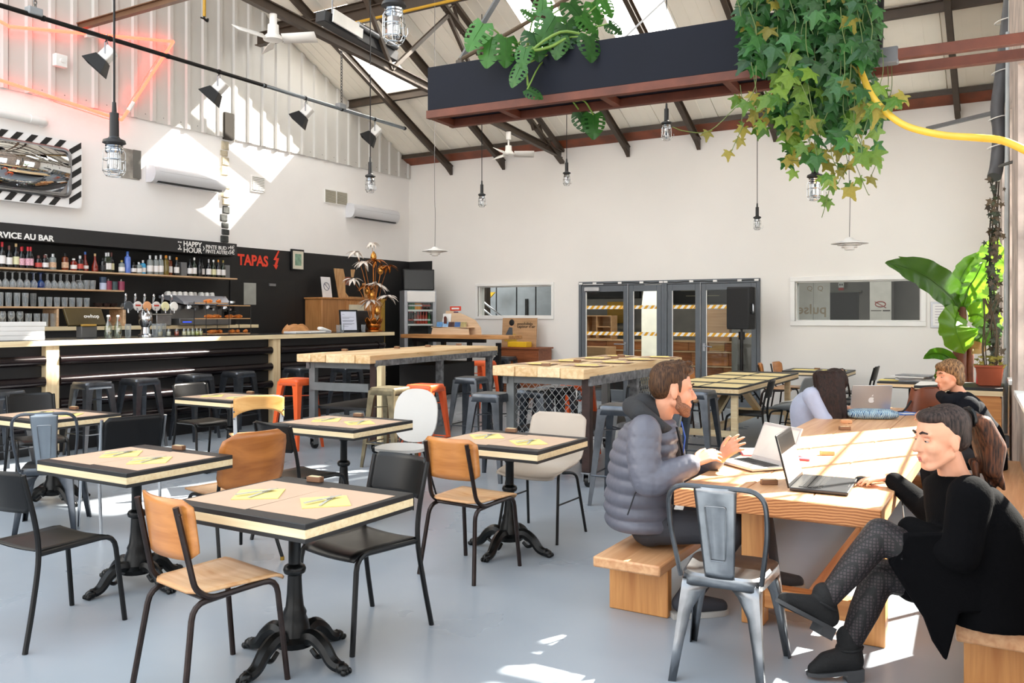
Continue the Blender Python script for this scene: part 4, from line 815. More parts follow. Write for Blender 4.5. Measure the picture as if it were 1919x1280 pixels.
def floral():
    m, t_, b = _new('blue_leaf_print'); b.inputs['Roughness'].default_value = .6; tcn = t_.nodes.new('ShaderNodeTexCoord'); vo = t_.nodes.new('ShaderNodeTexVoronoi'); vo.inputs['Scale'].default_value = 22; wv = t_.nodes.new('ShaderNodeTexWave'); wv.inputs['Scale'].default_value = 25; wv.inputs['Distortion'].default_value = 9
    ad = t_.nodes.new('ShaderNodeMath'); t_.links.new(tcn.outputs['Object'], vo.inputs[0]); t_.links.new(tcn.outputs['Object'], wv.inputs[0]); t_.links.new(vo.outputs[0], ad.inputs[0]); t_.links.new(wv.outputs[0], ad.inputs[1])
    r = t_.nodes.new('ShaderNodeValToRGB'); e = r.color_ramp.elements; e[0].position = .25; e[0].color = hexc('0c1c33'); e[1].position = 1.2 if False else .95; e[1].color = hexc('9fb4bb'); x = e.new(.5); x.color = hexc('154a82'); x = e.new(.72); x.color = hexc('2f77a3')
    t_.links.new(ad.outputs[0], r.inputs[0]); t_.links.new(r.outputs[0], b.inputs['Base Color']); return m
fm = floral(); pouch('blue leaf patterned laptop pouch lying in front of the silver laptop', q0(1634, 784), YAW-.1, .40, .22, .075, fm); pouch('small dark blue patterned pencil case left of the laptop pouch', q0(1594, 778), YAW+.3, .16, .1, .04, fm)
fd = thing('blue_folder', 'flat blue cardboard folder in front of the short haired woman', 'folder', q0(1702, 775), YAW+.1); MB().box(-.17, .17, -.12, .12, 0, .006).build('cover', mat('folder_blue', '2f6cc4', .5), fd); MB().box(-.1, .02, -.1, -.02, .006, .009).build('paper', white, fd)
bg_ = thing('leather_bag', 'brown leather shoulder bag standing on the far end of the table', 'bag', q0(1736, 772), YAW)
lm = mat('brown_leather', '7a3d1f', .45, var=.25); MB().grid(lambda u, v_: ((.17-.05*v_)*(abs(cos(2*pi*u))**.6)*(1 if cos(2*pi*u) > 0 else -1), (.09-.03*v_)*(abs(sin(2*pi*u))**.6)*(1 if sin(2*pi*u) > 0 else -1), .2*v_+.015*sin(6*pi*u)*v_), 32, 8).add([(.12*cos(a), .06*sin(a), .195) for a in [i*2*pi/16 for i in range(16)]], [tuple(range(16))]).build('body', lm, bg_)
MB().tube(smooth_path([(-.13, 0, .14), (-.06, -.05, .205), (.06, -.05, .205), (.13, 0, .13)], 5), .008, 6).build('handle', lm, bg_); MB().tube(smooth_path([(-.15, -.04, .1), (-.22, -.06, .02), (-.27, -.05, .006)], 4), .008, 6).build('strap', blackm, bg_)
# ---- far right: trestle table, far tables, chairs
t = thing('trestle_table', 'long black and pine trestle table set with two rows of yellow mats', 'table', (-3.5, 9.2, 0))
MB().box(0, .88, 0, 2.9, .72, .74).build('top_board', tt_black, t, bev=.003); MB().box(0, .88, 0, 2.9, .675, .72).build('pine_core', wood('pine_edge_y', 'd9b98a', 'ecd6ab', 'Y', 1.2), t); MB().box(0, .88, 0, 2.9, .655, .675).build('lower_board', tt_black, t)
for yy in (.12, 2.6):
    for x in (.08, .8): MB().box(x-.035, x+.035, yy-.03, yy+.03, 0, .655).build('leg', pine, t, bev=.003)
    MB().box(.08, .8, yy-.02, yy+.02, .18, .25).build('cross_rail', pine, t)
MB().bar((.44, .16, .2), (.44, 1.2, .64), .09, .05).bar((.44, 2.56, .2), (.44, 1.6, .64), .09, .05).build('brace', pine, t); MB().box(.4, .48, .15, 2.58, .18, .25).build('long_rail', pine, t)
for k in range(8):
    o = MB().box(-.2, .2, -.25, .25, 0, .0015).build('placemat', mat('cream_mat', 'e6d29a', .8, var=.08, vs_=10), smooth=False); tag(o, 'yellow paper mat on the trestle table, %s row from the front, %s side' % (('first', 'second', 'third', 'fourth')[k//2], ('left', 'right')[k % 2]), 'placemat'); put(o, (-3.5+.22+.44*(k % 2), 9.45+.68*(k//2), .7405))
def square_table(label, x0, x1, y0, y1, mats_=2):
    t = thing('square_table', label, 'table', ((x0+x1)/2, (y0+y1)/2, 0)); a, b = (x1-x0)/2, (y1-y0)/2
    MB().box(-a, a, -b, b, .70, .72).build('top_board', tt_black, t, bev=.003); MB().box(-a, a, -b, b, .665, .70).build('pine_core', pine, t); MB().box(-a, a, -b, b, .65, .665).build('lower_board', tt_black, t)
    MB().lathe([(.22, 0), (.22, .02), (.04, .05), (.035, .64), (.1, .65)], 16).build('pedestal', iron, t)
    for k in range(mats_): o = MB().box(-.17, .17, -.15, .15, 0, .0015).build('placemat', yel, smooth=False); tag(o, 'yellow paper mat, %s on the %s' % (('left one', 'right one')[k], 'black table at the back wall' if mats_ == 2 else 'magazine table'), 'placemat'); put(o, ((x0+x1)/2+(-.2, .2)[k], (y0+y1)/2, .7205))
square_table('square black table against the back wall behind the dark haired woman', -3.0, -2.1, 12.75, 13.5); woodblock((-2.6, 13.25, .7205), 'tiny wooden block on the square table by the back wall')
square_table('black and pine table with magazines left of the banana plant', -1.5, -.8, 11.2, 11.9, 1)
for k in range(5):
    o = thing('magazine', 'grey and white magazine in the pile left of the banana plant, %s' % ('bottom one', 'second from bottom', 'middle one', 'fourth', 'top one')[k], 'magazine', (-1.12+random.uniform(-.04, .04), 11.5+random.uniform(-.03, .03), .7205+k*.016), random.uniform(-.3, .3)); MB().box(-.2, .2, -.14, .14, 0, .015).build('pages', white if k % 2 else mat('cover_grey', '8d8f94', .4, var=.3, vs_=12), o, bev=.002)
t = thing('plant_counter', 'black topped orange wood cabinet under the terracotta planter', 'cabinet', (-.95, 9.75, 0))
MB().box(0, .8, 0, .75, .77, .80).build('top_board', tt_black, t, bev=.003); MB().box(0, .8, 0, .75, .72, .77).build('pine_core', pine, t); MB().box(.03, .78, .02, .73, 0, .72).build('body', fir_x, t); MB().box(.02, .4, 0, .02, .05, .35).build('front_board', fir_x, t, bev=.004); MB().box(.02, .79, 0, .02, .36, .70).build('front_board', fir_x, t, bev=.004)
tag(MB().box(-.1, .1, -.07, .07, 0, .02).build('ashtray_dish', white, bev=.008), 'small white dish on the cabinet beside the terracotta planter', 'dish').location = (-.62, 9.85, .801)
shell_g = shell('grey plastic shell chair at the right side of the trestle table', mat('grey_plastic', '7b7f80', .45)); put(shell_g, (-2.33, 10.15, 0), pi/2-.1)
shell_w = shell('white plastic shell chair behind the grey one at the trestle table', mat('white_plastic', 'e8e5dd', .4)); put(shell_w, (-2.3, 10.95, 0), pi/2-.1)
p = at_z(1395, 772, .44); dup(cb0, (p.x+.03, p.y, 0), pi/2+.12, 'black school chair at the near right side of the trestle table')
dup(cb0, (-3.78, 9.75, 0), -pi/2+.2, 'black school chair at the left side of the trestle table'); dup(cp0, (-3.75, 10.6, 0), -pi/2+.1, 'orange chair at the left side of the trestle table, near the door'); dup(cp0, (-3.72, 11.4, 0), -pi/2, 'farther orange chair at the left side of the trestle table')
dup(cp0, (-2.25, 11.75, 0), pi/2+.1, 'orange chair at the far right side of the trestle table'); dup(cp0, (-3.12, 12.95, 0), -pi/2+.2, 'orange chair at the left of the table against the back wall'); dup(cp0, (-3.0, 13.35, 0), -pi/2-.1, 'orange chair nearest the back wall and the speaker stand')
dup(cb0, (-2.0, 12.9, 0), pi/2, 'black school chair at the right of the table against the back wall')
dup(cb0, (-1.72, 11.42, 0), -pi/2+.1, 'black school chair facing the magazine table, front one of the two'); dup(cb0, (-1.78, 12.0, 0), -pi/2, 'black school chair facing the magazine table, rear one of the two')
dup(cb0, (-5.62, 11.9, 0), pi+.2, 'black school chair seen just above the left end of mesh fronted table'); dup(cb0, (-5.05, 12.5, 0), pi, 'second black school chair seen above the mesh fronted table')
c12 = panel_chair('chrome framed chair with a flat black panel back'); put(c12, (-5.52, 3.80, 0), pi/2-.25)
dup(cb0, (-7.5, 4.36, 0), -1.88, 'black school chair at the far side of the left edge table'); dup(cb0, (-7.25, 5.95, 0), -pi/2-.15, 'black school chair at the left of the small table by the stools')
dup(tolix('x', gun), (0, 0, 0)) if False else None
# ================================================================== the bar and the wall behind it
XF = -9.2; bar_pine = wood('bar_pine', 'dcc297', 'f0dfb8', 'Y', 1., .45, knots=.5); bar_z = 1.25
t = thing('bar_counter', 'long black bar counter with pine edge, pine posts and black pipes', 'counter', (XF, 0, 0))
y0_, y1_ = 3.6, 11.4; posts = (at_u(92, 640, XF).y, at_u(512, 640, XF).y)
MB().box(-.75, -.02, y0_, y1_-.12, 0, 1.19).build('front_panel', dark_pan, t, smooth=False); MB().box(-.85, .1, y0_, y1_, 1.19, bar_z).build('pine_edge', bar_pine, t, bev=.004); MB().box(-.84, .085, y0_, y1_-.02, bar_z, bar_z+.006).build('top_sheet', mat('bar_top_black', '232427', .25, var=.1), t, smooth=False)
for y_ in posts: MB().box(-.02, .07, y_-.075, y_+.075, 0, 1.19).build('post', wood('post_pine', 'd7b88c', 'ecd8b0', 'Z', 1., .5), t, bev=.004)
pipe_m = mat('black_pipe', '1d1517', .22, .4, .15)
for a, b in ((y0_, posts[0]-.085), (posts[0]+.085, posts[1]-.085), (posts[1]+.085, y1_-.2)):
    for k, z in enumerate((1.03, .80, .55, .32)):
        last = b > 11 and k == 0
        if last: MB().tube(bent([(.04, a, z), (.04, b+.02, z), (-.2, b+.02, z)], .14, 6), .055, 14).cyl((.04, b-.2, z), (.04, b-.16, z), .066).build('pipe', pipe_m, t)
        else: MB().cyl((.04, a, z), (.04, b, z), .055, n=14).build('pipe', pipe_m, t)
# black bulkhead sign over the shelves
XS = -10.38; ye = at_u(444, 470, XS).y; zf0, zf1 = 2.435, 2.63; wt = mat('sign_white', 'f2f0ec', .5)
t = thing('bar_sign', 'black bulkhead sign over the bottles lettered in white', 'sign', (XS, 0, 0)); MB().box(-.4, 0, 3.6, ye, zf0, zf1).build('board', mat('sign_black', '1d1d1f', .5), t, bev=.003)
def wtext(body, x0, x1, ybase, ytop, mt, plane=XS, par=None, bold=.004, sp=1.):
    """lettering that fills the given span of the left wall: left and right ends, base line and cap height"""
    a = at_u(x0, ybase, plane); b = at_u(x1, ybase, plane); c = at_u(x0, ytop, plane); o = text(body, (c.z-a.z)/.70, mt, (0, 0, 0), ROT_LEFT, par, bold=bold, sp=sp)
    wd = max(v.co.x for v in o.data.vertices); o.scale = ((b.y-a.y)/wd, 1, 1); base = par.matrix_world.translation if par else V(); o.location = V((plane+.006, a.y, a.z))-V(par.location if par else (0, 0, 0)); return o
wtext('SERVICE AU BAR', -22, 101, 443, 432, wt, par=t, bold=.003)
wtext('HAPPY', 343, 378, 461, 451.5, wt, par=t, bold=.0022); wtext('HOUR', 343, 378, 472.5, 462.5, wt, par=t, bold=.001)
wtext('PINTE BUD', 385, 424, 465.5, 458.5, wt, par=t, bold=.0008); wtext('›4€', 426, 439, 467, 459.5, wt, par=t, bold=-.0005); wtext('PINTE AUTRE', 385, 425.5, 474, 467, wt, par=t, bold=.0008); wtext('›5€', 426, 439, 476, 468.5, wt, par=t, bold=.001)
wtext('›', 379, 383, 470, 456, wt, par=t, bold=.0); wtext('›', 334, 338, 466, 454, wt, par=t, bold=.0)
dm = MB()
for (x, y_) in ((334.5, 453.5), (338.5, 454), (334.5, 466.8), (338.5, 467)): p = at_u(x, y_, XS); dm.box(.002, .006, p.y-.012, p.y+.012, p.z-.009, p.z+.009)
dm.build('dashes', wt, t, smooth=False)
t = thing('tapas_lettering', 'red TAPAS lettering with a lightning bolt on the black wall', 'sign', (XL+.012, 0, 0)); red = mat('tapas_red', 'e8432a', .5)
a = at_u(445, 497, XL); o = wtext('TAPAS', 445, 502, 495.5, 476, red, XL+.012, t, bold=.008)
bp = [(521, 470), (512, 487), (517, 488), (514, 497), (511, 496), (517, 505), (520.5, 497), (518.5, 497), (522.5, 484), (517.5, 483.5), (523, 471)]
pts = [at_u(x, y_, XL+.012) for x, y_ in bp]; MB().add([(.003, p.y, p.z) for p in pts]+[(.009, p.y, p.z) for p in pts], [tuple(range(11)), tuple(range(21, 10, -1))]+[(i, (i+1) % 11, 11+(i+1) % 11, 11+i) for i in range(11)]).build('bolt', red, t, smooth=False)
# shelves
shw = wood('shelf_ply', 'b08b68', 'd6b48e', 'Y', 1.); SHZ = (2.10, 1.865, 1.635)
ends = (at_u(445, 521, XS).y, at_u(233, 542, XS).y, at_u(234, 577, XS).y)
for k, (z, e) in enumerate(zip(SHZ, ends)): tag(MB().box(-.32, .0, 3.6, e, z-.022, z).build('shelf', shw, bev=.002), ('top plywood shelf carrying the bottles', 'second plywood shelf carrying upturned stemmed glasses', 'third plywood shelf carrying tumblers')[k], 'shelf').location = (XS, 0, 0)
sh3 = [o for o in COL.objects if o.get('label') == 'third plywood shelf carrying tumblers'][0]
t = thing('back_counter', 'black back counter with pine edge under the glass shelves', 'counter', (XS, 0, 0)); cz = 1.385
MB().box(-.40, .08, 3.6, at_u(478, 605, XS).y, 1.335, cz).build('pine_edge', bar_pine, t, bev=.003); MB().box(-.40, .05, 3.6, at_u(476, 605, XS).y, 0, 1.335).build('body', dark_pan, t, smooth=False)
MB().box(-.32, .0, at_u(107, 590, XS).y, at_u(107, 590, XS).y+.03, cz, 1.61).build('shelf_bracket', shw, sh3, bev=.01); MB().box(-.32, .0, ends[2]-.02, ends[2]+.02, cz, 1.61).build('shelf_bracket', shw, sh3, bev=.01)
# ---- bottles: (px, top y, base y, body colour, cap colour, label colour, kind)
glass_c = {'d': mat('dark_wine_glass', '14161a', .08, coat=.3, var=.05), 'g': mat('green_bottle_glass', '1e2a1a', .08, coat=.3, var=.05), 'c': mat('clear_bottle_glass', 'b9c2c0', .06, var=.1, trans=.55), 'a': mat('amber_spirit', '6a2f14', .08, coat=.3, var=.2), 'b': mat('blue_bottle_glass', '5a78c8', .08, coat=.3), 'r': mat('red_spirit', '7a1f12', .08, coat=.3), 'l': mat('light_blue_bottle', '3f9fd0', .15), 'o': mat('olive_bottle_glass', '6b5a20', .08, coat=.3)}
capc = {'r': mat('cap_red', 'c0202c', .35), 'm': mat('cap_maroon', '6a3a34', .4), 't': mat('cap_tan', 'c9a97a', .5), 's': mat('cap_silver', 'b9bbbd', .3, .6), 'k': black, 'o': mat('cap_orange', 'd98a24', .4), 'b': mat('cap_blue', '2c5fae', .4), 'w': white, 'g': mat('cap_gold', '9a8a4a', .35, .5)}
labc = {'w': mat('label_white', 'e6e2e0', .6), 'p': mat('label_pink', 'd9a6b4', .6, var=.3, vs_=60), 't': mat('label_tan', 'c9a486', .6, var=.3, vs_=50), 'y': mat('label_cream', 'd8d4ac', .6), 'k': mat('label_black', '26262a', .5), 'r': mat('label_red', 'b8443a', .5)}
cn = {'d': 'dark', 'g': 'green', 'c': 'clear', 'a': 'amber', 'b': 'blue', 'r': 'red', 'l': 'light blue', 'o': 'olive'}; kn = {'r': 'red', 'm': 'maroon', 't': 'tan', 's': 'silver', 'k': 'black', 'o': 'orange', 'b': 'blue', 'w': 'white', 'g': 'gold'}
def bottle(h, w_, col, cap, lab, kind, label, loc, grp=None):
    t = thing('bottle', label, 'bottle', loc, random.uniform(-.2, .2), grp); r_ = w_/2
    if kind == 'w': pr = [(r_*.9, 0), (r_, .01), (r_, h*.56), (r_*.85, h*.64), (r_*.4, h*.74), (r_*.34, h*.8), (r_*.34, h*.86)]
    elif kind == 's': pr = [(r_*.92, 0), (r_, .01), (r_, h*.66), (r_*.9, h*.74), (r_*.42, h*.8), (r_*.4, h*.88)]
    else: pr = [(r_*.92, 0), (r_, .02), (r_*.98, h*.3), (r_*.6, h*.5), (r_*.36, h*.66), (r_*.32, h*.86)]
    MB().lathe(pr, 14).build('glass_body', glass_c[col], t); e = pr[-1]
    MB().lathe([(e[0]*1.08, h*(.80 if cap in 'rmsk' else .86)), (e[0]*1.12, h*.98), (e[0]*.8, h)], 12).build('cap', capc[cap], t)
    if lab: MB().lathe([(r_*1.012, h*.14), (r_*1.012, h*(.46 if kind != 'p' else .3))], 14).build('label_band', labc[lab], t)
    return t
BT = [(4, 450, 498, 'd', 'r', 'w', 'w'), (17, 457, 498.5, 'd', 'm', 'w', 'w'), (30, 453, 499, 'd', 't', 'y', 'w'), (40, 459, 499, 'd', 'r', 'p', 'w'), (46, 458, 499.5, 'd', 'r', 'p', 'w'), (52, 459, 500, 'd', 'r', 'p', 'w'), (57, 459, 500, 'd', 'r', 'p', 'w'),
 (72, 474, 499.5, 'd', 'm', 'r', 's'), (84, 473, 500, 'd', 'm', 'w', 's'), (90, 471, 500, 'c', 's', 'w', 's'), (99, 471, 501, 'c', 's', 't', 's'), (122, 470, 502.5, 'a', 'k', 't', 's'), (138, 480, 503, 'r', 'w', 'w', 's'), (150, 474, 503, 'd', 's', 'r', 's'),
 (164, 467, 504, 'r', 'b', 'w', 'p'), (178, 471, 505, 'r', 't', None, 'p'), (193, 479, 506, 'd', 'k', 'k', 's'), (199, 469, 506, 'g', 's', 'w', 's'), (203, 469, 506.5, 'g', 's', 'w', 's'), (213, 469, 507, 'd', 'm', 'y', 'w'), (228, 484, 508, 'c', 'g', 'w', 's'),
 (239, 468, 509, 'b', 'b', None, 's'), (250, 488, 509.5, 'd', 'k', 'w', 's'), (260, 488, 510, 'c', 's', 'w', 's'), (272, 484, 510.5, 'l', 's', 'w', 's'), (281, 475, 511, 'c', 's', 'w', 's'), (292, 476, 512, 'c', 's', 'w', 's'), (301, 475, 512.5, 'c', 's', 'w', 's'), (311, 476, 513, 'o', 'o', None, 's'),
 (322, 477, 514, 'a', 's', 'w', 's'), (331, 480, 514.5, 'd', 'o', 'w', 'w'), (356, 483, 516, 'd', 'k', 'w', 'w'), (364, 481, 516.5, 'g', 'w', 'w', 'w'), (374, 482, 517, 'd', 'k', None, 'w'), (383, 484, 517.5, 'd', 'k', 'w', 'w'), (391, 484, 518, 'd', 's', 'w', 'w'), (400, 485, 518, 'g', 'w', 'y', 'w'), (409, 485, 518.5, 'd', 'o', 'w', 'w'), (418, 486, 519, 'g', 'g', 'w', 'w')]
ordn = ['first', 'second', 'third', 'fourth', 'fifth', 'sixth', 'seventh', 'eighth', 'ninth', 'tenth', 'eleventh', 'twelfth', 'thirteenth', 'fourteenth', 'fifteenth', 'sixteenth', 'seventeenth', 'eighteenth', 'nineteenth', 'twentieth']
def nth(i, n): return ('%s from the left' % ordn[i]) if i < 20 else ('%s from the right' % ordn[n-1-i])
for i, (px, ty, by, c, cp, lb, kd) in enumerate(BT):
    p = at_u(px, by, XS-.07); d = (p-C0).dot(FW); h = min((by-ty)*d/FPX, .31)
    bottle(h, .075 if kd == 'w' else .082, c, cp, lb, kd, '%s bottle with %s cap, %s on the top shelf' % (cn[c], kn[cp], nth(i, len(BT))), (XS-.07-.05*(i % 5 == 4), p.y, SHZ[0]), 'bottles on the top shelf')
for k, px in enumerate((341, 422)): p = at_u(px, 510, XS-.12); tag(MB().box(-.05, .05, -.05, .05, 0, .2).build('small_speaker', mat('speaker_grey', '6c6d6e', .6), bev=.006), ('small grey box speaker in the middle of the top bottle shelf', 'small grey box speaker at the right end of the bottle shelf')[k], 'speaker').location = (XS-.12, p.y, SHZ[0])
# ---- glassware
def glass_mat(name, c):  # diffuse white share painted in for bright reflections the glass lacks
    m = bpy.data.materials.new(name); m.use_nodes = True; t_ = m.node_tree; t_.nodes.clear(); o = t_.nodes.new('ShaderNodeOutputMaterial'); a = t_.nodes.new('ShaderNodeMixShader'); b = t_.nodes.new('ShaderNodeMixShader'); tr = t_.nodes.new('ShaderNodeBsdfTransparent'); df = t_.nodes.new('ShaderNodeBsdfDiffuse'); gl = t_.nodes.new('ShaderNodeBsdfGlossy'); lw = t_.nodes.new('ShaderNodeLayerWeight'); lw.inputs[0].default_value = .35
    tr.inputs[0].default_value = hexc(c); df.inputs[0].default_value = hexc(c); gl.inputs['Roughness'].default_value = .06; a.inputs[0].default_value = .45; t_.links.new(df.outputs[0], a.inputs[1]); t_.links.new(gl.outputs[0], a.inputs[2])
    ma = t_.nodes.new('ShaderNodeMath'); ma.operation = 'MULTIPLY_ADD'; ma.inputs[1].default_value = .75; ma.inputs[2].default_value = .14; t_.links.new(lw.outputs['Facing'], ma.inputs[0]); t_.links.new(ma.outputs[0], b.inputs[0]); t_.links.new(tr.outputs[0], b.inputs[1]); t_.links.new(a.outputs[0], b.inputs[2]); t_.links.new(b.outputs[0], o.inputs[0]); return m
gw = glass_mat('glassware', 'f0f4f6')
wine_p = [(.034, 0), (.03, .004), (.005, .01), (.004, .085), (.02, .1), (.036, .13), (.038, .16), (.031, .19)]
def inv(pr): hmax = pr[-1][1]; return [(r_, hmax-z) for r_, z in reversed(pr)]
tumb = [(.026, 0), (.03, .006), (.036, .12)]; tall = [(.028, 0), (.031, .006), (.037, .165)]
GCOUNT = []
GL = {'wine': MB().lathe(inv(wine_p), 12).mesh('stemmed_glass', gw), 'blue': MB().lathe(inv(wine_p), 12).mesh('stemmed_glass', glass_mat('blue_glassware', '3f7fd8')), 'tumbler': MB().lathe(tumb, 12).mesh('tumbler', gw), 'tall': MB().lathe(tall, 12).mesh('tumbler', gw), 'up': MB().lathe(wine_p, 12).mesh('stemmed_glass', gw)}
def glass_(kind, loc, lab, grp):
    nm = 'stemmed_glass' if kind in ('wine', 'blue', 'up') else 'tumbler'; o = bpy.data.objects.new(nm, GL[kind]); COL.objects.link(o); o.location = loc; return tag(o, lab, 'glass', grp)
yy = at_u(-12, 540, XS).y; yb_ = at_u(160, 540, XS).y; k = 0
while yy < yb_:
    bl_ = at_u(70, 540, XS).y < yy < at_u(92, 540, XS).y
    glass_('blue' if bl_ else 'wine', (XS-.06-.1*(k % 2), yy, SHZ[1]), 'blue footed glass turned upside down among the clear ones' if bl_ else 'clear stemmed glass turned upside down on the second shelf', 'blue upturned stemmed glasses' if bl_ else 'clear upturned stemmed glasses on the second shelf'); yy += .043; k += 1
yb2 = at_u(186, 540, XS).y
while yy < yb2: glass_('tumbler', (XS-.06-.1*(k % 2), yy, SHZ[1]), 'clear tumbler at the right of the second shelf', 'tumblers on the second shelf'); yy += .043; k += 1
for nm, px, colr, h_, lab in (('blue_tin', 193, '2b3d55', .17, 'navy and white tall tin beside the tumblers'), ('red_tin', 203, '8a2d44', .12, 'small dark red tin behind the navy canister'), ('teal_tin', 214, '31484c', .115, 'dark teal canister on the second shelf end'), ('red_canister', 227, '8d3350', .12, 'crimson canister at the right end of second shelf')):
    p = at_u(px, 540, XS-.08); o = thing('canister', lab, 'canister', (XS-.08, p.y, SHZ[1])); MB().lathe([(.045, 0), (.045, h_*.55), (.045, h_*.56)], 16).build('lower_body', mat('tin_white', 'b9bfd6', .4) if nm == 'blue_tin' else mat(nm, colr, .4), o); MB().lathe([(.0452, h_*.55), (.0452, h_), (.02, h_+.004)], 16).build('upper_body', mat(nm, colr, .4), o)
    if 'red' in nm: MB().tube([(.012*cos(a), 0, h_+.016+.012*sin(a)) for a in [i*pi/5 for i in range(10)]], .003, 5, True).build('ring', white, o)
yy = at_u(-12, 574, XS).y; e_ = at_u(176, 574, XS).y; k = 0; gap0, gap1 = at_u(64, 574, XS).y, at_u(68, 574, XS).y
while yy < e_:
    if not gap0 < yy < gap1: glass_('tall' if k < 12 else 'tumbler', (XS-.05-.09*(k % 2), yy, SHZ[2]), 'clear tumbler standing on the third shelf', 'tumblers on the third shelf')
    yy += .05; k += 1
for px in (184, 199, 212): p = at_u(px, 576, XS-.1); o = thing('dark_bowl', 'dark brown bowl at the right end of third shelf, %s' % {184: 'left one', 199: 'middle one', 212: 'right one'}[px], 'bowl', (XS-.1, p.y, SHZ[2])); MB().lathe([(.02, 0), (.05, .02), (.062, .055), (.056, .055), (.03, .02)], 16).build('body', mat('dark_bowl_glaze', '2b1f20', .3), o)
yy = at_u(8, 600, XS).y
for k in range(24):
    if yy < at_u(106, 600, XS).y: glass_('up' if k in (0, 2, 4) else 'tall', (XS-.04-.09*(k % 2), yy, cz), 'clear glass standing on the back counter at the left', 'glasses on the back counter')
    yy += .052
# ---- on the bar top
def onbar(px, dx=-.25): p = at_u(px, 620, XF+dx); return V((XF+dx, p.y, bar_z+.0065))
p = onbar(28, -.2); t = thing('paper_stack', 'wide stack of white paper sheets at the left end of the bar', 'paper', p)
for k in range(4): MB().box(-.12, .12, -.27+random.uniform(-.01, .01), .27+random.uniform(-.01, .01), k*.05, k*.05+.048).build('ream', white, t, bev=.003)
t = thing('till_screen', 'olive brown point of sale screen with small lettering seen from behind', 'screen', onbar(163, -.4)); tm = mat('till_shell', '4a3d1e', .35, .3, .15)
MB(MX.Translation((0, 0, .16)) @ MX.Rotation(R_(-28), 4, 'Y')).box(-.02, .02, -.24, .24, -.02, .22).build('panel', tm, t, bev=.01); MB().box(-.06, .05, -.1, .1, 0, .14).build('stand', mat('till_grey', '5c5a58', .5), t, bev=.008); MB().box(.03, .07, -.1, .08, .14, .165).build('ledge', mat('till_gold', 'b98f3e', .4), t, bev=.004)
text('owhop', .07, wt, (.085, -.09, .24), (R_(62), 0, pi/2), t)
def swingtop(px, lab):
    t = thing('water_bottle', lab, 'bottle', onbar(px, -.1)); MB().lathe([(.04, 0), (.044, .01), (.044, .12), (.036, .16), (.018, .2), (.016, .25)], 16).build('glass_body', pane_mat('water_glass', 'dfe8da', .6), t)
    MB().lathe([(.018, .25), (.02, .265), (.012, .275)], 12).build('stopper', white, t); MB().tube([(.02, 0, .2), (.03, .012, .235), (.014, 0, .262)], .003, 5).tube([(.02, 0, .21), (.034, -.01, .215)], .005, 5).build('wire_bail', mat('bail_red', 'b8452c', .4), t); return t
swingtop(203, 'clear swing top water bottle on the bar, left of two'); swingtop(221, 'clear swing top water bottle on the bar, right of two')
t = thing('beer_tower', 'chrome beer tap tower with round medallions and six handles', 'tap', onbar(273, -.35))
MB().lathe([(.09, 0), (.09, .02), (.06, .04), (.05, .12), (.075, .16), (.085, .22), (.08, .30), (.06, .33), (.06, .36)], 20).build('column', chrome, t); MB().tube([(.05, -.36, .38), (.05, .36, .38)], .04, 12).build('cross_tube', chrome, t)
md = [mat('medal_%d' % i, c, .3) for i, c in enumerate(('3a3f44', 'd8d2cc', 'd99a6a', 'cfc9c4', 'e5dfae', 'ece9e2'))]; mred = mat('medal_red', 'b5382c', .4)
for k in range(6):
    y_ = -.33+.132*k; tp = MB().tube([(.06, y_, .38), (.06, y_, .45), (.07, y_, .50)], [.012, .012, .018]).ball((.072, y_, .515), (.014, .014, .03), 8, 6).tube([(.08, y_, .37), (.12, y_, .35), (.125, y_, .30)], .009).build('tap', chrome, t)
    mo = MB(MX.Translation((.095, y_+.02, .385)) @ MX.Rotation(pi/2, 4, 'Y')).lathe([(.06, -.008), (.062, 0), (.055, .008)], 20).build('medallion', md[k], tp)
    if k in (1, 3): MB().box(.104, .108, y_-.02, y_+.05, .385, .405).build('badge', mred, mo)
t = thing('coffee_machine', 'silver and black espresso machine on the back counter', 'machine', (XS-.08, at_u(372, 570, XS).y, cz)); y2 = (at_u(424, 570, XS).y-at_u(322, 570, XS).y)/2
cd = mat('coffee_dark', '6e6c6a', .3, .6)
MB().box(-.2, .02, -y2+.05, y2, .02, .30).build('body', cd, t, bev=.01); MB().add([(.22, -y2+.12, .30), (.22, y2-.05, .30), (-.2, y2+.03, .39), (-.2, -y2+.02, .39), (.22, -y2+.1, .34), (.22, y2-.03, .34), (.1, y2, .43), (.1, -y2+.06, .43), (-.2, y2+.03, .43), (-.2, -y2+.02, .43)], [(0,1,5,4), (4,5,6,7), (7,6,8,9), (0,3,2,1), (1,2,8,6,5), (0,4,7,9,3), (2,3,9,8)]).build('hood', mat('hood_silver', 'b9bcc6', .25, .7), t, smooth=False)
MB().box(0, .22, -y2+.05, y2, .0, .10).build('drip_tray', cd, t, bev=.008)
for k in range(3):
    y_ = -y2+.3+.32*k; g_ = MB().cyl((.1, y_, .30), (.1, y_, .24), .045, .05).tube([(.12, y_, .25), (.24, y_, .23)], [.012, .018]).build('group_head', chrome, t)
    MB().box(.218, .224, y_-.1, y_+.06, .312, .325).build('key_strip', cd, g_, smooth=False)
MB().box(.218, .222, -y2+.1, -y2+.25, .04, .055).build('blue_light', mat('blue_led', '2f4fd0', .4, emit='3050ff', es=.6), t)
cupm = MB().lathe([(.02, 0), (.03, .01), (.04, .06), (.036, .06), (.025, .012)], 14).tube([(.036, 0, .05), (.06, 0, .045), (.058, 0, .02), (.032, 0, .015)], .004, 5).mesh('coffee_cup', mat('cup_white', 'eceae6', .25))
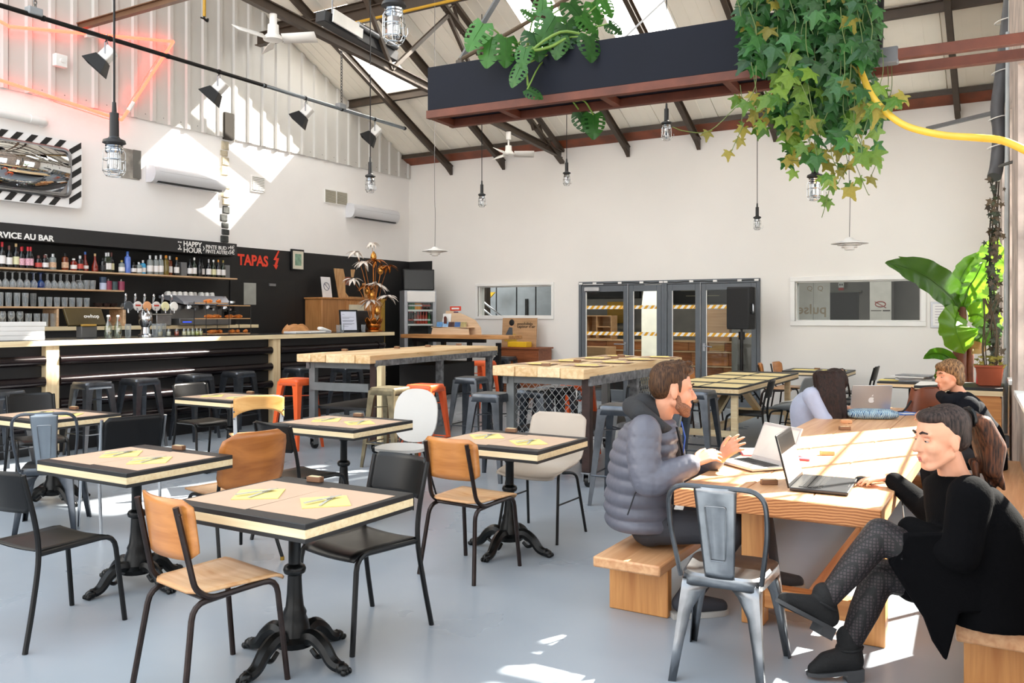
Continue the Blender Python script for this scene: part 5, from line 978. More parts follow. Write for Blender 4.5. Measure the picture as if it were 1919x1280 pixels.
for k in range(18):
    if k in (9, 10): continue
    o = bpy.data.objects.new('coffee_cup', cupm); COL.objects.link(o); put(o, (XS-.08-.09-.09*(k % 2), t.location.y-y2+.1+k*(2*y2-.1)/18, cz+.49), random.uniform(0, 6)); o.rotation_euler = (pi, 0, o.rotation_euler[2]); tag(o, 'white coffee cup turned down on top of the espresso machine', 'cup', 'cups on the espresso machine')
t = thing('steel_grinder', 'black coffee grinder with steel top at the right of the machine', 'grinder', (XS, at_u(432, 570, XS).y, cz)); MB().box(-.08, .06, -.06, .06, 0, .2).cyl((0, 0, .2), (0, 0, .33), .05, .07).build('body', blackm, t, bev=.01); MB().cyl((0, 0, .33), (0, 0, .36), .072).build('lid', chrome, t)
t = thing('pastry_stand', 'tiered wire pastry stand with wooden trays on the bar', 'stand', onbar(416, -.3)); h_ = .46
ya2, yb2_ = at_u(375, 620, XF-.3).y-t.location.y, at_u(459, 620, XF-.3).y-t.location.y; wr_ = MB()
for y_ in (ya2, (ya2+yb2_)/2, yb2_):
    for x in (-.12, .12): wr_.tube([(x, y_, 0), (x, y_, h_ if y_ < yb2_-.05 else h_-.04)], .005, 6)
wr_.build('wire_frame', blackm, t); tray = wood('tray_wood', 'b98a5c', 'd8ad7c', 'Y', 1)
pas = mat('pastry_crust', 'c9762e', .5, var=.35, vs_=30); TR = []
for k, (a, b, z) in enumerate(((ya2, 0, .43), (0, yb2_, .40), (ya2, 0, .22), (0, yb2_, .22), (ya2, 0, .012), (0, yb2_, .012))): MB().box(-.12, .12, a+.01, b-.01 if b else .0, z, z+.012).build('tray', tray, t); TR.append((a, b, z))
names_ = iter(range(99))
for (a, b, z), n_ in zip(TR, (2, 0, 6, 2, 4, 3)):
    for k in range(n_):
        o = thing('croissant', 'golden croissant on the pastry stand, %s tray, %s' % ({.43: 'top left', .22: 'middle left' if a < -.01 else 'middle right', .012: 'bottom left' if a < -.01 else 'bottom right'}[z], ordn[k]), 'pastry', t.location+V((random.uniform(-.05, .05), a+.06+(b-a-.1)*(k+.5)/n_, z+.012)), random.uniform(-1, 1))
        pth = [(.065*cos(s_), .05*sin(s_), .024) for s_ in [pi*.1+i*pi*.8/8 for i in range(9)]]; MB().tube(pth, [.008, .016, .022, .026, .029, .026, .022, .016, .008], 8).build('body', pas, o)
for i, (px, c) in enumerate(((300, 'd9c9a0'), (316, 'e8e4d8'), (331, 'b9452c'), (345, 'e3dcb8'), (353, 'd9dcb0'), (361, 'cfd6a8'), (369, 'b8c24e'), (376, 'dcd79a'))):
    o = thing('jar', 'small clear jar in the row on the bar by the taps, %s from left' % ordn[i], 'jar', onbar(px, -.22)); MB().lathe([(.025, 0), (.03, .01), (.03, .075), (.022, .085), (.022, .1)], 14).build('glass_body', pane_mat('jar_glass', 'eef0e8', .5), o); MB().lathe([(.0, .008), (.027, .01), (.027, .06), (0, .062)], 14).build('contents', mat('jar_fill_'+c, c, .5), o)
for i, px in enumerate((240, 298, 290, 306)): glass_('tall', onbar(px, -.18-.04*i), 'clear tall glass on the bar near the beer taps', 'tall glasses near the beer taps')
t = thing('ice_bin', 'grey steel box behind the beer tower on the back counter', 'box', (XS, at_u(299, 590, XS).y, cz)); MB().box(-.1, .1, -.12, .12, 0, .15).build('body', steel, t, bev=.006); MB().box(-.11, .11, -.13, .13, .15, .165).build('lid', mat('bin_lid', '9a958c', .4), t)
t = thing('menu_stand', 'black framed white printed notice standing on the bar', 'sign', onbar(655, -.3), -.5+pi/2-pi/2); zz = .34
MB(MX.Rotation(R_(-10), 4, 'Y')).box(-.012, .0, -.16, .16, 0, zz+.03).build('frame', black, t, bev=.004); MB(MX.Rotation(R_(-10), 4, 'Y')).box(.0, .002, -.13, .13, .03, zz).build('paper', mat('notice_paper', 'cfd2e0', .5), t); ln = MB(MX.Rotation(R_(-10), 4, 'Y'))
for z_, w_ in ((.29, .02), (.24, .1), (.225, .06), (.19, .1), (.18, .1), (.17, .09), (.14, .1), (.13, .1), (.12, .08), (.09, .05)): ln.box(.002, .0025, -.11, -.11+2*w_, z_, z_+.005)
ln.build('text_lines', mat('print_grey', '6b6f80', .6), t, smooth=False)
t = thing('till', 'dark grey cash till behind the printed notice', 'till', onbar(668, -.55)); MB(MX.Translation((0, 0, .02)) @ MX.Rotation(R_(15), 4, 'Y')).box(-.03, .01, -.3, .3, 0, .34).build('screen_back', mat('till_dark', '3a393a', .5), t, bev=.01); MB().box(-.12, .1, -.2, .2, 0, .04).build('base', dark_pan, t)
t = thing('bread_bag', 'crumpled brown paper bread bag lying on the bar', 'bag', onbar(554, -.45)); MB().grid(lambda u, v_: ((.1+.02*sin(7*u*pi))*cos(2*pi*u)*(1-.5*v_*v_), (.3+.03*sin(5*u*pi))*sin(2*pi*u)*(1-.4*v_*v_), .13*v_+.012*sin(9*pi*u)*v_), 24, 6).add([(.05*cos(a), .18*sin(a), .128) for a in [i*2*pi/14 for i in range(14)]], [tuple(range(14))]).build('paper', wood('bag_paper', 'a8703f', 'c9935c', 'Y', 1), t)
for k, (px, L_) in enumerate(((560, .2), (585, .18))): o = MB().box(-.12, .12, -L_, L_, 0, .03).build('paper_pile', white, bev=.006); tag(o, ('low pile of white paper on the bar left of the card terminal', 'second pile of white paper next to the card terminal')[k], 'paper'); put(o, onbar(px, -.2), .05)
t = thing('card_terminal', 'white card payment terminal lying on the bar', 'terminal', onbar(607, -.2)); MB(MX.Rotation(R_(-15), 4, 'X')).box(-.05, .05, -.12, .12, .02, .07).build('body', white, t, bev=.02); MB(MX.Rotation(R_(-15), 4, 'X')).box(-.035, .035, -.02, .08, .07, .072).build('display', black, t); MB().box(-.05, .05, -.1, .1, 0, .03).build('cradle', mat('cradle_grey', 'b8b8ba', .5), t)
for k, px in enumerate((634, 641, 681)): glass_('tumbler', onbar(px, -.15), ('clear tumbler left of the printed notice', 'second clear tumbler against the printed notice', 'clear tumbler right of the printed notice')[k], None)
# golden palm lamp
gold = mat('copper_gold', 'b06a2c', .25, .9, .2); whl = mat('white_leaf_enamel', 'efe6dd', .4)
t = thing('palm_lamp', 'tall copper palm shaped lamp with white petal leaves on the bar end', 'lamp', onbar(700, -.3)); Q = lambda x, y_: at_d(x, y_, (t.location-C0).dot(FW))-t.location
MB().lathe([(.16, 0), (.16, .02), (.08, .025), (.11, .06), (.125, .11), (.11, .15), (.085, .17)], 20).build('bowl', gold, t)
for k in range(8): a = k*pi/4; MB(MX.Rotation(a, 4, 'Z')).grid(lambda u, v_: (.1+.05*sin(pi*u*.6), .05*sin(pi*u)*(2*v_-1), .1+.14*u), 6, 4).build('bowl_leaf', gold, t, solid=.004)
for (x, y_) in ((700, 482), (713, 507), (689, 545), (697, 553), (707, 583)):
    p = Q(x, y_); MB().tube([(0, 0, .15), (p.x*.4, p.y*.4, p.z*.6), (p.x, p.y, p.z-.04)], .006, 6).build('stem', gold, t); bd = MB(MX.Translation(p)); bd.lathe([(.005, -.08), (.045, -.045), (.055, 0), (.042, .055), (.008, .10)], 12).build('bud', mat('bud_gold', 'd99a4c', .25, .8, .2), t)
for (x, y_, s_, wm) in ((696, 455, .07, 1), (668, 473, .085, 1), (682, 491, .11, 1), (707, 489, .11, 0), (728, 500, .1, 2), (662, 524, .1, 1), (706, 533, .13, 1), (727, 556, .11, 1), (695, 563, .13, 1), (690, 537, .1, 0)):
    p = Q(x, y_); p += FW*random.uniform(-.12, .12); MB().tube(smooth_path([(p.x*.1, p.y*.1, .15), (p.x*.5, p.y*.5, p.z*.65), p], 4), .004, 6).build('stem', gold, t)
    hd = MB(); n_ = 10
    for k in range(n_):
        a = 2*pi*k/n_; T = MX.Translation(p) @ MX.Rotation(random.uniform(-.35, .35), 4, 'X') @ MX.Rotation(random.uniform(-.35, .35), 4, 'Y') @ MX.Rotation(a, 4, 'Z'); hd.T = T; sl = s_*1.75; hd.grid(lambda u, v_: (sl*u, .03*(2*v_-1)*sin(pi*min(1, u*.9+.08)), .06*u-.15*u*u), 5, 2)
    hd.build('leaf_whorl', whl if wm == 1 else gold, t, solid=.002)
# cabinet with cut wooden board and framed notice, fridge, black TV, cards, picture, door
t = thing('sideboard', 'tall wooden cabinet with framed doors behind the bar end', 'cabinet', (XL+.03, at_u(601, 600, XL+.4).y, 0)); yb_ = at_u(716, 600, XL+.4).y-t.location.y; cw = wood('cabinet_wood', 'a8703c', 'c98f58', 'Z', 1, .45); zt_ = at_u(640, 558, XL+.4).z
MB().box(0, .4, 0, yb_, 0, zt_-.03).build('body', cw, t, bev=.006); MB().box(0, .43, -.03, yb_+.06, zt_-.03, zt_).build('top', cw, t, bev=.006); yv = yb_*.36
for a, b in ((yv, yv+.55), (yv+.57, yb_-.1)):
    d_ = MB().box(.4, .42, a, b, 1.3, zt_-.06).box(.4, .42, a, b, .3, 1.25).build('door', cw, t, bev=.004); MB().box(.421, .425, a+.07, b-.07, 1.36, zt_-.12).build('glass_panel', mat('cabinet_cream', 'd8d0b8', .4), d_)
MB().box(.4, .44, yb_-.09, yb_, .3, zt_).build('gold_stile', mat('stile_gold', 'c9a24a', .4, .4), t)
t = thing('notice_frame', 'small framed white notice with a crossed circle on the cabinet', 'sign', (XL+.25, at_u(614, 550, XL+.25).y, zt_+.001)); MB(MX.Rotation(R_(-8), 4, 'Y')).box(-.008, 0, -.12, .12, 0, .37).build('plate', mat('notice_white', 'e4e2e4', .5), t, bev=.002)
ri = MB(MX.Rotation(R_(-8), 4, 'Y')); ri.tube([(.002, .07*cos(a), .2+.07*sin(a)) for a in [i*pi/10 for i in range(20)]], .006, 5, True).tube([(.002, -.05, .25), (.002, .05, .15)], .006, 5); ri.build('crossed_circle', MATS['print_grey'], t)
t = thing('cut_board', 'upright cut out wooden board leaning on top of the cabinet', 'board', (XL+.2, at_u(652, 540, XL+.2).y, zt_+.001)); P = lambda x, y_: (lambda p: (p.y-t.location.y, p.z-t.location.z))(at_u(x, y_, XL+.2)); ply_ = wood('osb_board', 'a8794c', 'd0a878', 'Z', 2, .7, 6)
def upright(poly, th, mt, nm, par): # polygon given in (y, z), thickness along x
    n_ = len(poly); MB().add([(0, a, b) for a, b in poly]+[(th, a, b) for a, b in poly], [tuple(range(n_)), tuple(range(2*n_-1, n_-1, -1))]+[(i, n_+i, n_+(i+1) % n_, (i+1) % n_) for i in range(n_)]).build(nm, mt, par, smooth=False)
upright([P(625, 503), P(642, 504), P(645, 519), P(646, 548), P(652, 556), P(682, 557), P(684, 558), P(634, 558)], .02, ply_, 'board_body', t); upright([P(657, 505), P(664, 505), P(661, 520), P(658, 520)], .02, ply_, 'tooth', t); upright([P(678, 531), P(684, 530), P(687, 558), P(683, 558)], .02, ply_, 'tooth', t); upright([P(646, 519), P(656, 519), P(655, 535), P(646, 534)], .015, mat('board_red', '8a4a38', .6), 'red_patch', t)
t = thing('picture_frame', 'small framed print hung high on the black wall', 'picture', at_u(556, 487, XL+.02)); MB().box(0, .03, -.15, .15, -.18, .18).build('frame', black, t, bev=.004); MB().box(.03, .032, -.12, .13, -.16, .15).build('mount', mat('mount_cream', 'd8d2c0', .6), t); MB().box(.032, .034, -.07, .08, -.1, .1).build('print', mat('print_green', '7d9c86', .6, var=.3, vs_=14), t)
d = struct(thing('door_3', '', '')); [d.__delitem__(k) for k in ('label', 'category')]; d.location = (XL+.001, 9.35, 0)
MB().box(0, .03, 0, 1.4, 0, 2.12).build('door_leaf', mat('door_black', '0f0f10', .5), d, smooth=False); a, b = at_u(446, 571, XL-.1), at_u(469, 531, XL-.1); MB().box(.03, .036, a.y-9.35, b.y-9.35, a.z, b.z).build('door_window', mat('pale_grey_glass', '9fa09a', .25), d, smooth=False); MB().box(.03, .05, .8, .95, 2.02, 2.06).build('door_closer', steel, d)  # door window is an opaque pale grey panel
# fridge, tv
t = thing('drinks_fridge', 'silver glass door drinks fridge in the corner', 'fridge', (at_v(788, 600, 13.05).x, 13.05, 0), .86); hw = .31; zt_ = at_v(788, 544, 13.05).z; silv = mat('fridge_silver', 'a2a6ac', .35, .4)
MB().box(-hw, -hw+.07, 0, .48, .05, zt_).box(hw-.07, hw, 0, .48, .05, zt_).box(-hw+.07, hw-.07, 0, .48, zt_-.24, zt_).box(-hw+.07, hw-.07, 0, .48, .05, .3).build('case', silv, t, bev=.008); MB().box(-hw+.07, hw-.07, .4, .48, .3, zt_-.24).build('back_liner', mat('fridge_liner', '3a3f44', .5), t)
MB().box(-hw+.05, hw-.03, -.02, -.0, zt_-.22, zt_-.02).build('header', white, t, bev=.004); MB().box(-hw+.07, hw-.07, -.012, -.006, .3, zt_-.24).build('pane', glass, t, smooth=False); MB().box(-hw+.02, hw-.02, .02, .46, 0, .05).build('plinth', blackm, t)
zs = [at_v(780, y_, 12.95).z for y_ in (582, 609, 632)]
for z in zs+[.75]: MB().box(-hw+.07, hw-.07, .02, .4, z-.015, z+.02).build('shelf', white, t)
fb = {0: 'gggooordddd', 1: 'ddarrrrg'}
for r_, row in fb.items():
    for k, c in enumerate(row):
        x = -hw+.12+(2*hw-.24)*k/(len(row)-1); o = thing('drink_bottle', '%s soft drink bottle, %s on the %s fridge shelf' % ({'g': 'green', 'o': 'yellow orange', 'r': 'red', 'd': 'dark cola', 'a': 'amber'}[c], ordn[k], ('upper', 'lower')[r_]), 'bottle', t.location+MX.Rotation(.86, 3, 'Z') @ V((x, .1, zs[r_]+.021)), 0, 'drinks in the fridge')
        cm_ = {'g': mat('soda_green', '2f6b3c', .15), 'o': mat('soda_orange', 'd98f1e', .15), 'r': mat('soda_red', 'a8392c', .15), 'd': mat('soda_cola', '231412', .15), 'a': glass_c['a']}[c]
        MB().lathe([(.03, 0), (.032, .01), (.03, .1), (.031, .13), (.013, .19), (.013, .215)], 10).build('body', cm_, o); MB().lathe([(.015, .21), (.015, .23), (0, .231)], 8).build('cap', capc['r' if c in 'rd' else 'w'], o); MB().lathe([(.0325, .06), (.0325, .09)], 10).build('label_band', labc['r' if c == 'd' else 'w'], o)
t = thing('black_screen', 'blank black television on top of the drinks fridge', 'television', (t.location.x-.02, t.location.y-.02, zt_+.001), .86); hw2 = .3; MB().box(-hw2, hw2, 0, .16, .0, .40).build('panel', black, t, bev=.015); MB().box(-hw2+.02, hw2-.02, -.003, 0, .02, .38).build('glass_face', mat('tv_face', '0a0a0b', .2), t)
# leaflet stand, cardboard sign, small cabinet
pb_ = at_v(853, 624, 12.48); t = thing('leaflet_stand', 'rounded plywood leaflet stand with postcards on the high counter', 'stand', (pb_.x, 12.48, zc+.001)); lp = wood('birch_ply', 'cfae8c', 'e3c8a8', 'X', 1.); S_ = lambda x, y_: (lambda p: (p.x-pb_.x, p.z-zc-.001))(at_v(x, y_, 12.48))
def board_xz(poly, y0, y1, mt, nm, par): n_ = len(poly); return MB().add([(a, y0, b) for a, b in poly]+[(a, y1, b) for a, b in poly], [tuple(range(n_)), tuple(range(2*n_-1, n_-1, -1))]+[(i, n_+i, n_+(i+1) % n_, (i+1) % n_) for i in range(n_)]).build(nm, mt, par, smooth=False)
w0, h0_ = S_(896, 626)[0], S_(850, 585)[1]; w1_ = S_(814, 626)[0]
board_xz([(w1_, 0), (w0, 0), (w0*.97, .12), (w0*.75, .25), (w0*.3, .34), (w1_*.2, .42), (w1_*.6, .42), (w1_*.62, .25), (w1_*.92, .18)], .1, .115, lp, 'back_board', t); board_xz([(w1_, 0), (w0*.75, 0), (w0*.72, .1), (w1_*.9, .14)], -.1, -.088, lp, 'front_board', t); MB().box(w1_, w0*.72, -.1, .1, .12, .132).build('tray', lp, t)
for k in range(5): MB(MX.Translation((w1_*.8+k*.13, .02, .132)) @ MX.Rotation(R_(-12), 4, 'X')).box(-.06, .06, 0, .004, 0, .09).build('postcard', mat('card_%d' % k, ('5c8fc4', '86aed6', '4a2f2c', '3b5f96', 'a89a6a')[k], .5, var=.3, vs_=20), t)
MB(MX.Translation((w1_*.52, .06, .13)) @ MX.Rotation(R_(-8), 4, 'X')).box(-.09, .09, 0, .004, .02, .24).build('white_card', white, t); MB().box(w1_*.52-.03, w1_*.52+.03, .025, .032, .19, .27).ball((w1_*.52, .03, .285), (.035, .005, .04), 10, 6).build('card_figure', mat('card_dark', '5a2c24', .6), t)
MB().box(-.18, .06, .095, .1, .42, .50).build('red_badge', mat('badge_red', 'd0432f', .5), t, bev=.012); MB().box(-.14, .02, .09, .095, .445, .475).build('badge_strip', white, t); MB().box(-.1, .0, .095, .1, .385, .405).build('badge_foot', mat('badge_violet', '5c3a5c', .5), t)
t = thing('brown_cabinet', 'low brown wooden cabinet under the left window', 'cabinet', (at_v(970, 660, 13.4).x, 13.4, 0)); w_ = (at_v(1008, 650, 13.4).x-at_v(931, 650, 13.4).x)/2; zt_ = at_v(970, 651, 13.4).z; rc = wood('red_brown_wood', '7d4325', '9c5a34', 'X', 1)
MB().box(-w_, w_, 0, .5, 0, zt_-.03).build('body', rc, t, bev=.004); MB().box(-w_-.03, w_+.03, -.03, .52, zt_-.03, zt_).build('top', rc, t, bev=.004); MB().box(w_*.35, w_-.03, -.015, 0, .05, zt_-.08).build('door', rc, t, bev=.004)
o = thing('cardboard_sign', 'printed cardboard sign with a figure in overalls leaning on the wall', 'sign', (at_v(974, 640, 13.7).x, 13.65, zt_+.001)); hs = at_v(974, 596, 13.7).z-zt_; kb_ = MATS['kraft_board']
w_ = (at_v(1006, 620, 13.7).x-at_v(942, 620, 13.7).x)/2; o.rotation_euler = (-.09, 0, 0); MB().box(-w_, w_, 0, .02, 0, hs).build('board', kb_, o)
MB().ball((-w_*.45, -.004, hs*.84), (.055, .006, .062), 12, 8).build('hair_print', black, o); board_xz([(-w_*.56, hs*.7), (-w_*.34, hs*.7), (-w_*.38, hs*.8), (-w_*.5, hs*.8)], -.004, 0, mat('print_skin', 'd0a580', .7), 'face_print', o); board_xz([(-w_*.78, hs*.42), (-w_*.35, hs*.30), (-w_*.4, hs*.66), (-w_*.58, hs*.68)], -.003, 0, mat('print_navy', '4a5058', .7), 'body_print', o); board_xz([(-w_*.85, hs*.18), (-w_*.1, hs*.18), (-w_*.2, hs*.44), (-w_*.8, hs*.42)], -.002, 0, mat('print_yellow', 'b9962e', .7), 'overall_print', o)
text('possibilités', .075, black, (-w_*.12, -.004, hs*.76), ROT_BACK, o); text('capteur d’air', .075, black, (-w_*.12, -.004, hs*.66), ROT_BACK, o)
tag(MB().box(-.2, .2, -.1, .1, 0, .1).build('yellow_box', mat('box_yellow', 'e8b81e', .5), bev=.01), 'bright yellow box on the low brown cabinet', 'box').location = (at_v(971, 648, 13.45).x, 13.5, zt_+.001)
# speaker on tripod
t = thing('loudspeaker', 'black loudspeaker on a tripod in front of the right glass door', 'speaker', (at_v(1390, 620, 13.2).x, 13.2, at_v(1390, 617, 13.2).z), .15); hh = at_v(1390, 538, 13.2).z-t.location.z
MB().prism([(-.21, -.14), (.13, -.17), (.2, -.08), (.2, .1), (.1, .17), (-.15, .17)], 0, hh).build('cabinet', mat('speaker_black', '17181a', .6, bump=.2, bs=120), t, bev=.015); MB().box(-.205, .12, -.168, -.16, .03, hh-.03).build('grille', mat('grille_black', '0e0e0f', .7), t); MB().tube(bent([(.17, -.13, hh*.38), (.19, -.17, hh*.4), (.19, -.17, hh*.58), (.17, -.13, hh*.6)], .02), .012).build('handle', steel, t)
zs_ = t.location.z; s_ = thing('tripod_stand', 'black tripod stand holding the loudspeaker by the doors', 'stand', (t.location.x, 13.2, 0)); MB().cyl((0, 0, .18), (0, 0, zs_-.002), .02).cyl((0, 0, .6), (0, 0, zs_-.12), .028).build('pole', blackm, s_); MB().cyl((0, 0, zs_-.16), (0, 0, zs_-.04), .05).build('collar', blackm, s_)
for k in range(3): a = 2*pi*k/3+.5; MB().tube([(0, 0, .62), (.42*cos(a), .42*sin(a), .012)], .014).tube([(0, 0, .22), (.22*cos(a), .22*sin(a), .31)], .009).build('leg', blackm, s_)
# notices by the plants
t = thing('framed_notice', 'framed printed notice on the white wall left of the banana plant', 'notice', at_v(1771, 590, YB)-V((0, .001, 0))); MB().box(-.19, .19, -.02, 0, -.19, .19).build('frame', mat('frame_silver', 'b8bac0', .35, .5), t, bev=.003); MB().box(-.16, .16, -.023, -.02, -.16, .16).build('paper', white, t); ln = MB()
for k in range(7): ln.box(-.13, -.13+random.uniform(.1, .25), -.0235, -.023, .12-.04*k, .128-.04*k)
ln.build('text_lines', mat('line_rose', '9a8f9c', .6), t, smooth=False)
t = thing('red_wall_sign', 'small red safety sign on the back wall behind the hanging vine', 'sign', at_v(1853, 583, YB)); MB().box(-.08, .08, -.012, 0, -.08, .08).build('plate', mat('sign_red2', 'c93a3a', .5), t); MB().box(-.05, .0, -.014, -.012, -.05, .05).box(.02, .05, -.014, -.012, -.05, .02).build('pictogram', white, t)
# ================================================================== hung from the roof and on the walls
lampglass = pane_mat('lamp_glass', 'e6ebee', 1.2, .02); wire_m = mat('cage_wire', 'b3b6b8', .25, 1., .05)
def pendant(label, px, py, d):
    p = at_d(px, py, d); t = thing('cage_pendant', label, 'lamp', p); zr = roof_z(p.y)-p.z
    MB().tube([(0, 0, .35), (0, 0, zr)], .006, 6).build('cord', blackm, t)
    MB().lathe([(.010, .40), (.013, .345), (.024, .342), (.025, .215), (.032, .205), (.056, .195), (.06, .18), (.04, .17), (.0, .168)], 16).build('handle', mat('rubber_black', '151516', .5), t, ang=28)
    MB().lathe([(.04, .17), (.046, .165), (.042, .158), (.046, .15), (.042, .143), (.046, .135), (.04, .125)], 16).build('threaded_collar', chrome, t); MB().lathe([(.034, .13), (.036, .05), (.03, .03), (.0, .022)], 16).build('glass_jar', lampglass, t); MB().lathe([(.02, .13), (.022, .06), (.012, .045), (0, .042)], 12).build('bulb', mat('bulb_grey', '8d929b', .2, .4), t)
    c = MB()
    for k in range(6):
        a = k*pi/3; c.tube([(x*cos(a), x*sin(a), z) for x, z in ((.042, .15), (.055, .13), (.056, .03), (.04, .004))], .0025, 5)
    for z, r_ in ((.09, .056), (.03, .056), (.004, .04)): c.tube([(r_*cos(a), r_*sin(a), z) for a in [i*2*pi/16 for i in range(16)]], .0025, 5, True)
    c.tube([(.056, 0, .03), (.075, 0, .02), (.085, 0, .035), (.083, 0, .06)], .003, 5).build('wire_cage', wire_m, t); return t
for lab, px, py, d in (('cage pendant lamp cut by the top edge, largest of all', 738, 82, 4.1), ('cage pendant lamp in front of the striped mirror and broken plaster', 214, 331, 4.6), ('cage pendant lamp hanging left of the corner before the spotlight bar', 694, 361, 9.6), ('cage pendant lamp left of the rear fan by the back wall', 903, 388, 13.0),
   ('cage pendant lamp right of the rear fan', 1062, 348, 12.7), ('cage pendant lamp under the middle of the black planter', 1249, 263, 9.3), ('cage pendant lamp alone on the white wall left of the ivy', 1419, 431, 12.8), ('cage pendant lamp half hidden in the hanging ivy', 1527, 376, 6.5)): pendant(lab, px, py, d)
sauc = mat('saucer_white', 'dfdedb', .4, var=.02)
for lab, px, py, d, w_ in (('white layered saucer pendant above the corner fridge', 815, 479, 12., .36), ('white layered saucer pendant beneath the ivy on the right', 1592, 468, 8.6, .36)):
    p = at_d(px, py, d); t = thing('saucer_pendant', lab, 'lamp', p); r_ = w_/2; zr = roof_z(p.y)-.1-p.z
    MB().tube(smooth_path([(0, 0, .13), (.006, 0, .6), (-.006, 0, 1.1), (0, 0, zr)], 4), .004, 5).build('cord', mat('grey_cord', '6b6866', .6), t); MB().lathe([(.0, .125), (.03, .12), (.05, .10), (r_, .065), (r_, .06), (.05, .085)], 28).build('top_dish', sauc, t); MB().lathe([(.04, .09), (r_*.66, .052), (r_*.66, .046), (.04, .07)], 28).build('middle_dish', sauc, t); MB().lathe([(.03, .07), (r_*.42, .03), (r_*.42, .02), (.03, .05)], 24).build('lower_dish', sauc, t); MB().lathe([(r_*.25, .05), (r_*.27, .0), (r_*.2, -.005)], 20).build('base_ring', sauc, t)
def fan(label, px, py, u, r_, rz):
    p = at_u(px, py, u); t = thing('ceiling_fan', label, 'fan', p, rz); wf = mat('fan_white', 'e6e3dd', .4, var=.02); k = r_/.46; zt = 4.47+(13.9-p.y)*.0723-p.z-.06
    MB().lathe([(.06*k, -.03), (.1*k, -.02), (.105*k, .0), (.08*k, .03), (.06*k, .05), (.055*k, .12*k+.02), (.04*k, .14*k)], 20).build('motor', wf, t); MB().cyl((0, 0, .1), (0, 0, zt-.1), .014).build('rod', wf, t); MB().lathe([(.02, zt-.15*k), (.042, zt-.14*k), (.042, zt-.0)], 16).build('canopy', wf, t)
    for j in range(3): a = j*2*pi/3; MB(MX.Rotation(a, 4, 'Z')).grid(lambda u_, v_: (.1*k+(r_-.1*k)*u_, (.045+.02*u_)*(2*v_-1)*1.0, -.005-.04*(2*v_-1)), 4, 2).build('blade', wf, t, solid=.006)
fan('white three blade ceiling fan near the left gable wall', 512, 72, -7.23, .50, YAW-.12); fan('smaller looking white ceiling fan far back by the rear beam', 953, 288, -7.23, .42, YAW+.05)
# spotlight bar
XP = -9.0; pa, pb = at_u(-12, 8, XP), at_u(760, 240, XP); zp = (pa.z+pb.z)/2
t = thing('spot_bar', 'long black steel pipe carrying the stage spotlights over the bar', 'pipe', (XP, 0, zp)); MB().cyl((0, pa.y, 0), (0, pb.y-3.2, 0), .026, n=12).build('pipe', blackm, t); MB().cyl((0, pb.y-3.2, 0), (0, pb.y, 0), .027, n=12).build('bare_end', mat('galvanised', '8b939a', .35, .8), t)
def chain(par, y_, z0, z1):
    c = MB(); z = z0; i = 0
    while z < z1: pts = [((.016*cos(a) if i % 2 else 0), (0 if i % 2 else .016*cos(a)), z+.03+.032*sin(a)) for a in [k*pi/4 for k in range(8)]]; c.T = MX.Translation((0, y_, 0)); c.tube(pts, .006, 4, True); z += .045; i += 1
    o = c.build('chain', mat('chain_grey', '6d6c6a', .4, .8), par); o['kind'] = 'stuff'
for px, dz in ((640, 1.3), (66, 1.6)): y_ = at_u(px, 200, XP).y; chain(t, y_, .02, min(dz, roof_z(y_)-zp-.15)); MB().box(-.05, .05, y_-.09, y_+.06, .0, .08).build('clamp_box', mat('clamp_grey', '8f9396', .5), t, bev=.01)
cp = MB()
for k in range(9): y_ = pa.y+.5+k*.78; cp.cyl((0, y_, 0), (0, y_+.03, 0), .032)
cp.build('pipe_collars', blackm, t)['kind'] = 'stuff'
for i, (px, py) in enumerate(((200, 110), (411, 166), (574, 208), (703, 246))):
    p = at_u(px, py, XP); s_ = thing('stage_spotlight', 'small white stage spotlight with black barn doors, %s along the bar' % ordn[i], 'spotlight', (XP, p.y, zp-.025), -.95+.15*(i == 0))
    MB().tube([(-.09, 0, -.18), (-.09, 0, -.06), (0, 0, 0), (.09, 0, -.06), (.09, 0, -.18)], .008, 6).cyl((0, 0, 0), (0, 0, .06), .012).build('yoke', steel, s_)
    T = MX.Translation((0, 0, -.18)) @ MX.Rotation(R_(-42), 4, 'X'); MB(T).box(-.085, .085, -.06, .06, -.06, .1).build('housing', white, s_, bev=.015); MB(T).add([(-.09, -.07, -.06), (.09, -.07, -.06), (.09, .07, -.06), (-.09, .07, -.06), (-.14, -.13, -.2), (.14, -.13, -.2), (.14, .13, -.2), (-.14, .13, -.2)], [(0, 1, 5, 4), (1, 2, 6, 5), (2, 3, 7, 6), (3, 0, 4, 7), (0, 3, 2, 1)]).build('barn_doors', mat('barn_black', '0d0d0e', .6), s_, smooth=False, solid=.006)
# neon star
neon = mat('neon_red', 'ff6a50', .3, var=0, emit=(1, .06, .033, 1), es=3.0); XN = XL+.13
t = thing('neon_star', 'red neon outline of a big star on the corrugated gable', 'neon sign', (XN, 0, 0)); N_ = lambda x, y_: (lambda p: V((0, p.y, p.z)))(at_u(x, y_, XN))
for a, b in (((-40, 18), (18, 50)), ((18, 50), (325, 78)), ((325, 78), (228, 225)), ((228, 225), (-40, 137))): MB().tube([N_(*a), N_(*b)], .022, 8).build('tube', neon, t)
MB().tube([N_(310, 85), N_(238, 200)], .006, 6).tube([N_(218, 228), N_(100, 190)], .006, 6).build('inner_tube', mat('neon_dim', 'ff7a66', .3, var=0, emit=(1, .05, .03, 1), es=1.5), t)
MB().tube([N_(250, 192), N_(240, 208)], .03, 8).build('joint_sleeve', white, t); MB().bar(N_(160, 66), N_(192, 68), .06, .05).build('joint_sleeve', white, t); st_ = MB()
for (x, y_) in ((100, 58), (250, 72), (290, 132), (60, 170), (170, 206)): p = N_(x, y_); st_.cyl((-.1, p.y, p.z), (0, p.y, p.z), .012)
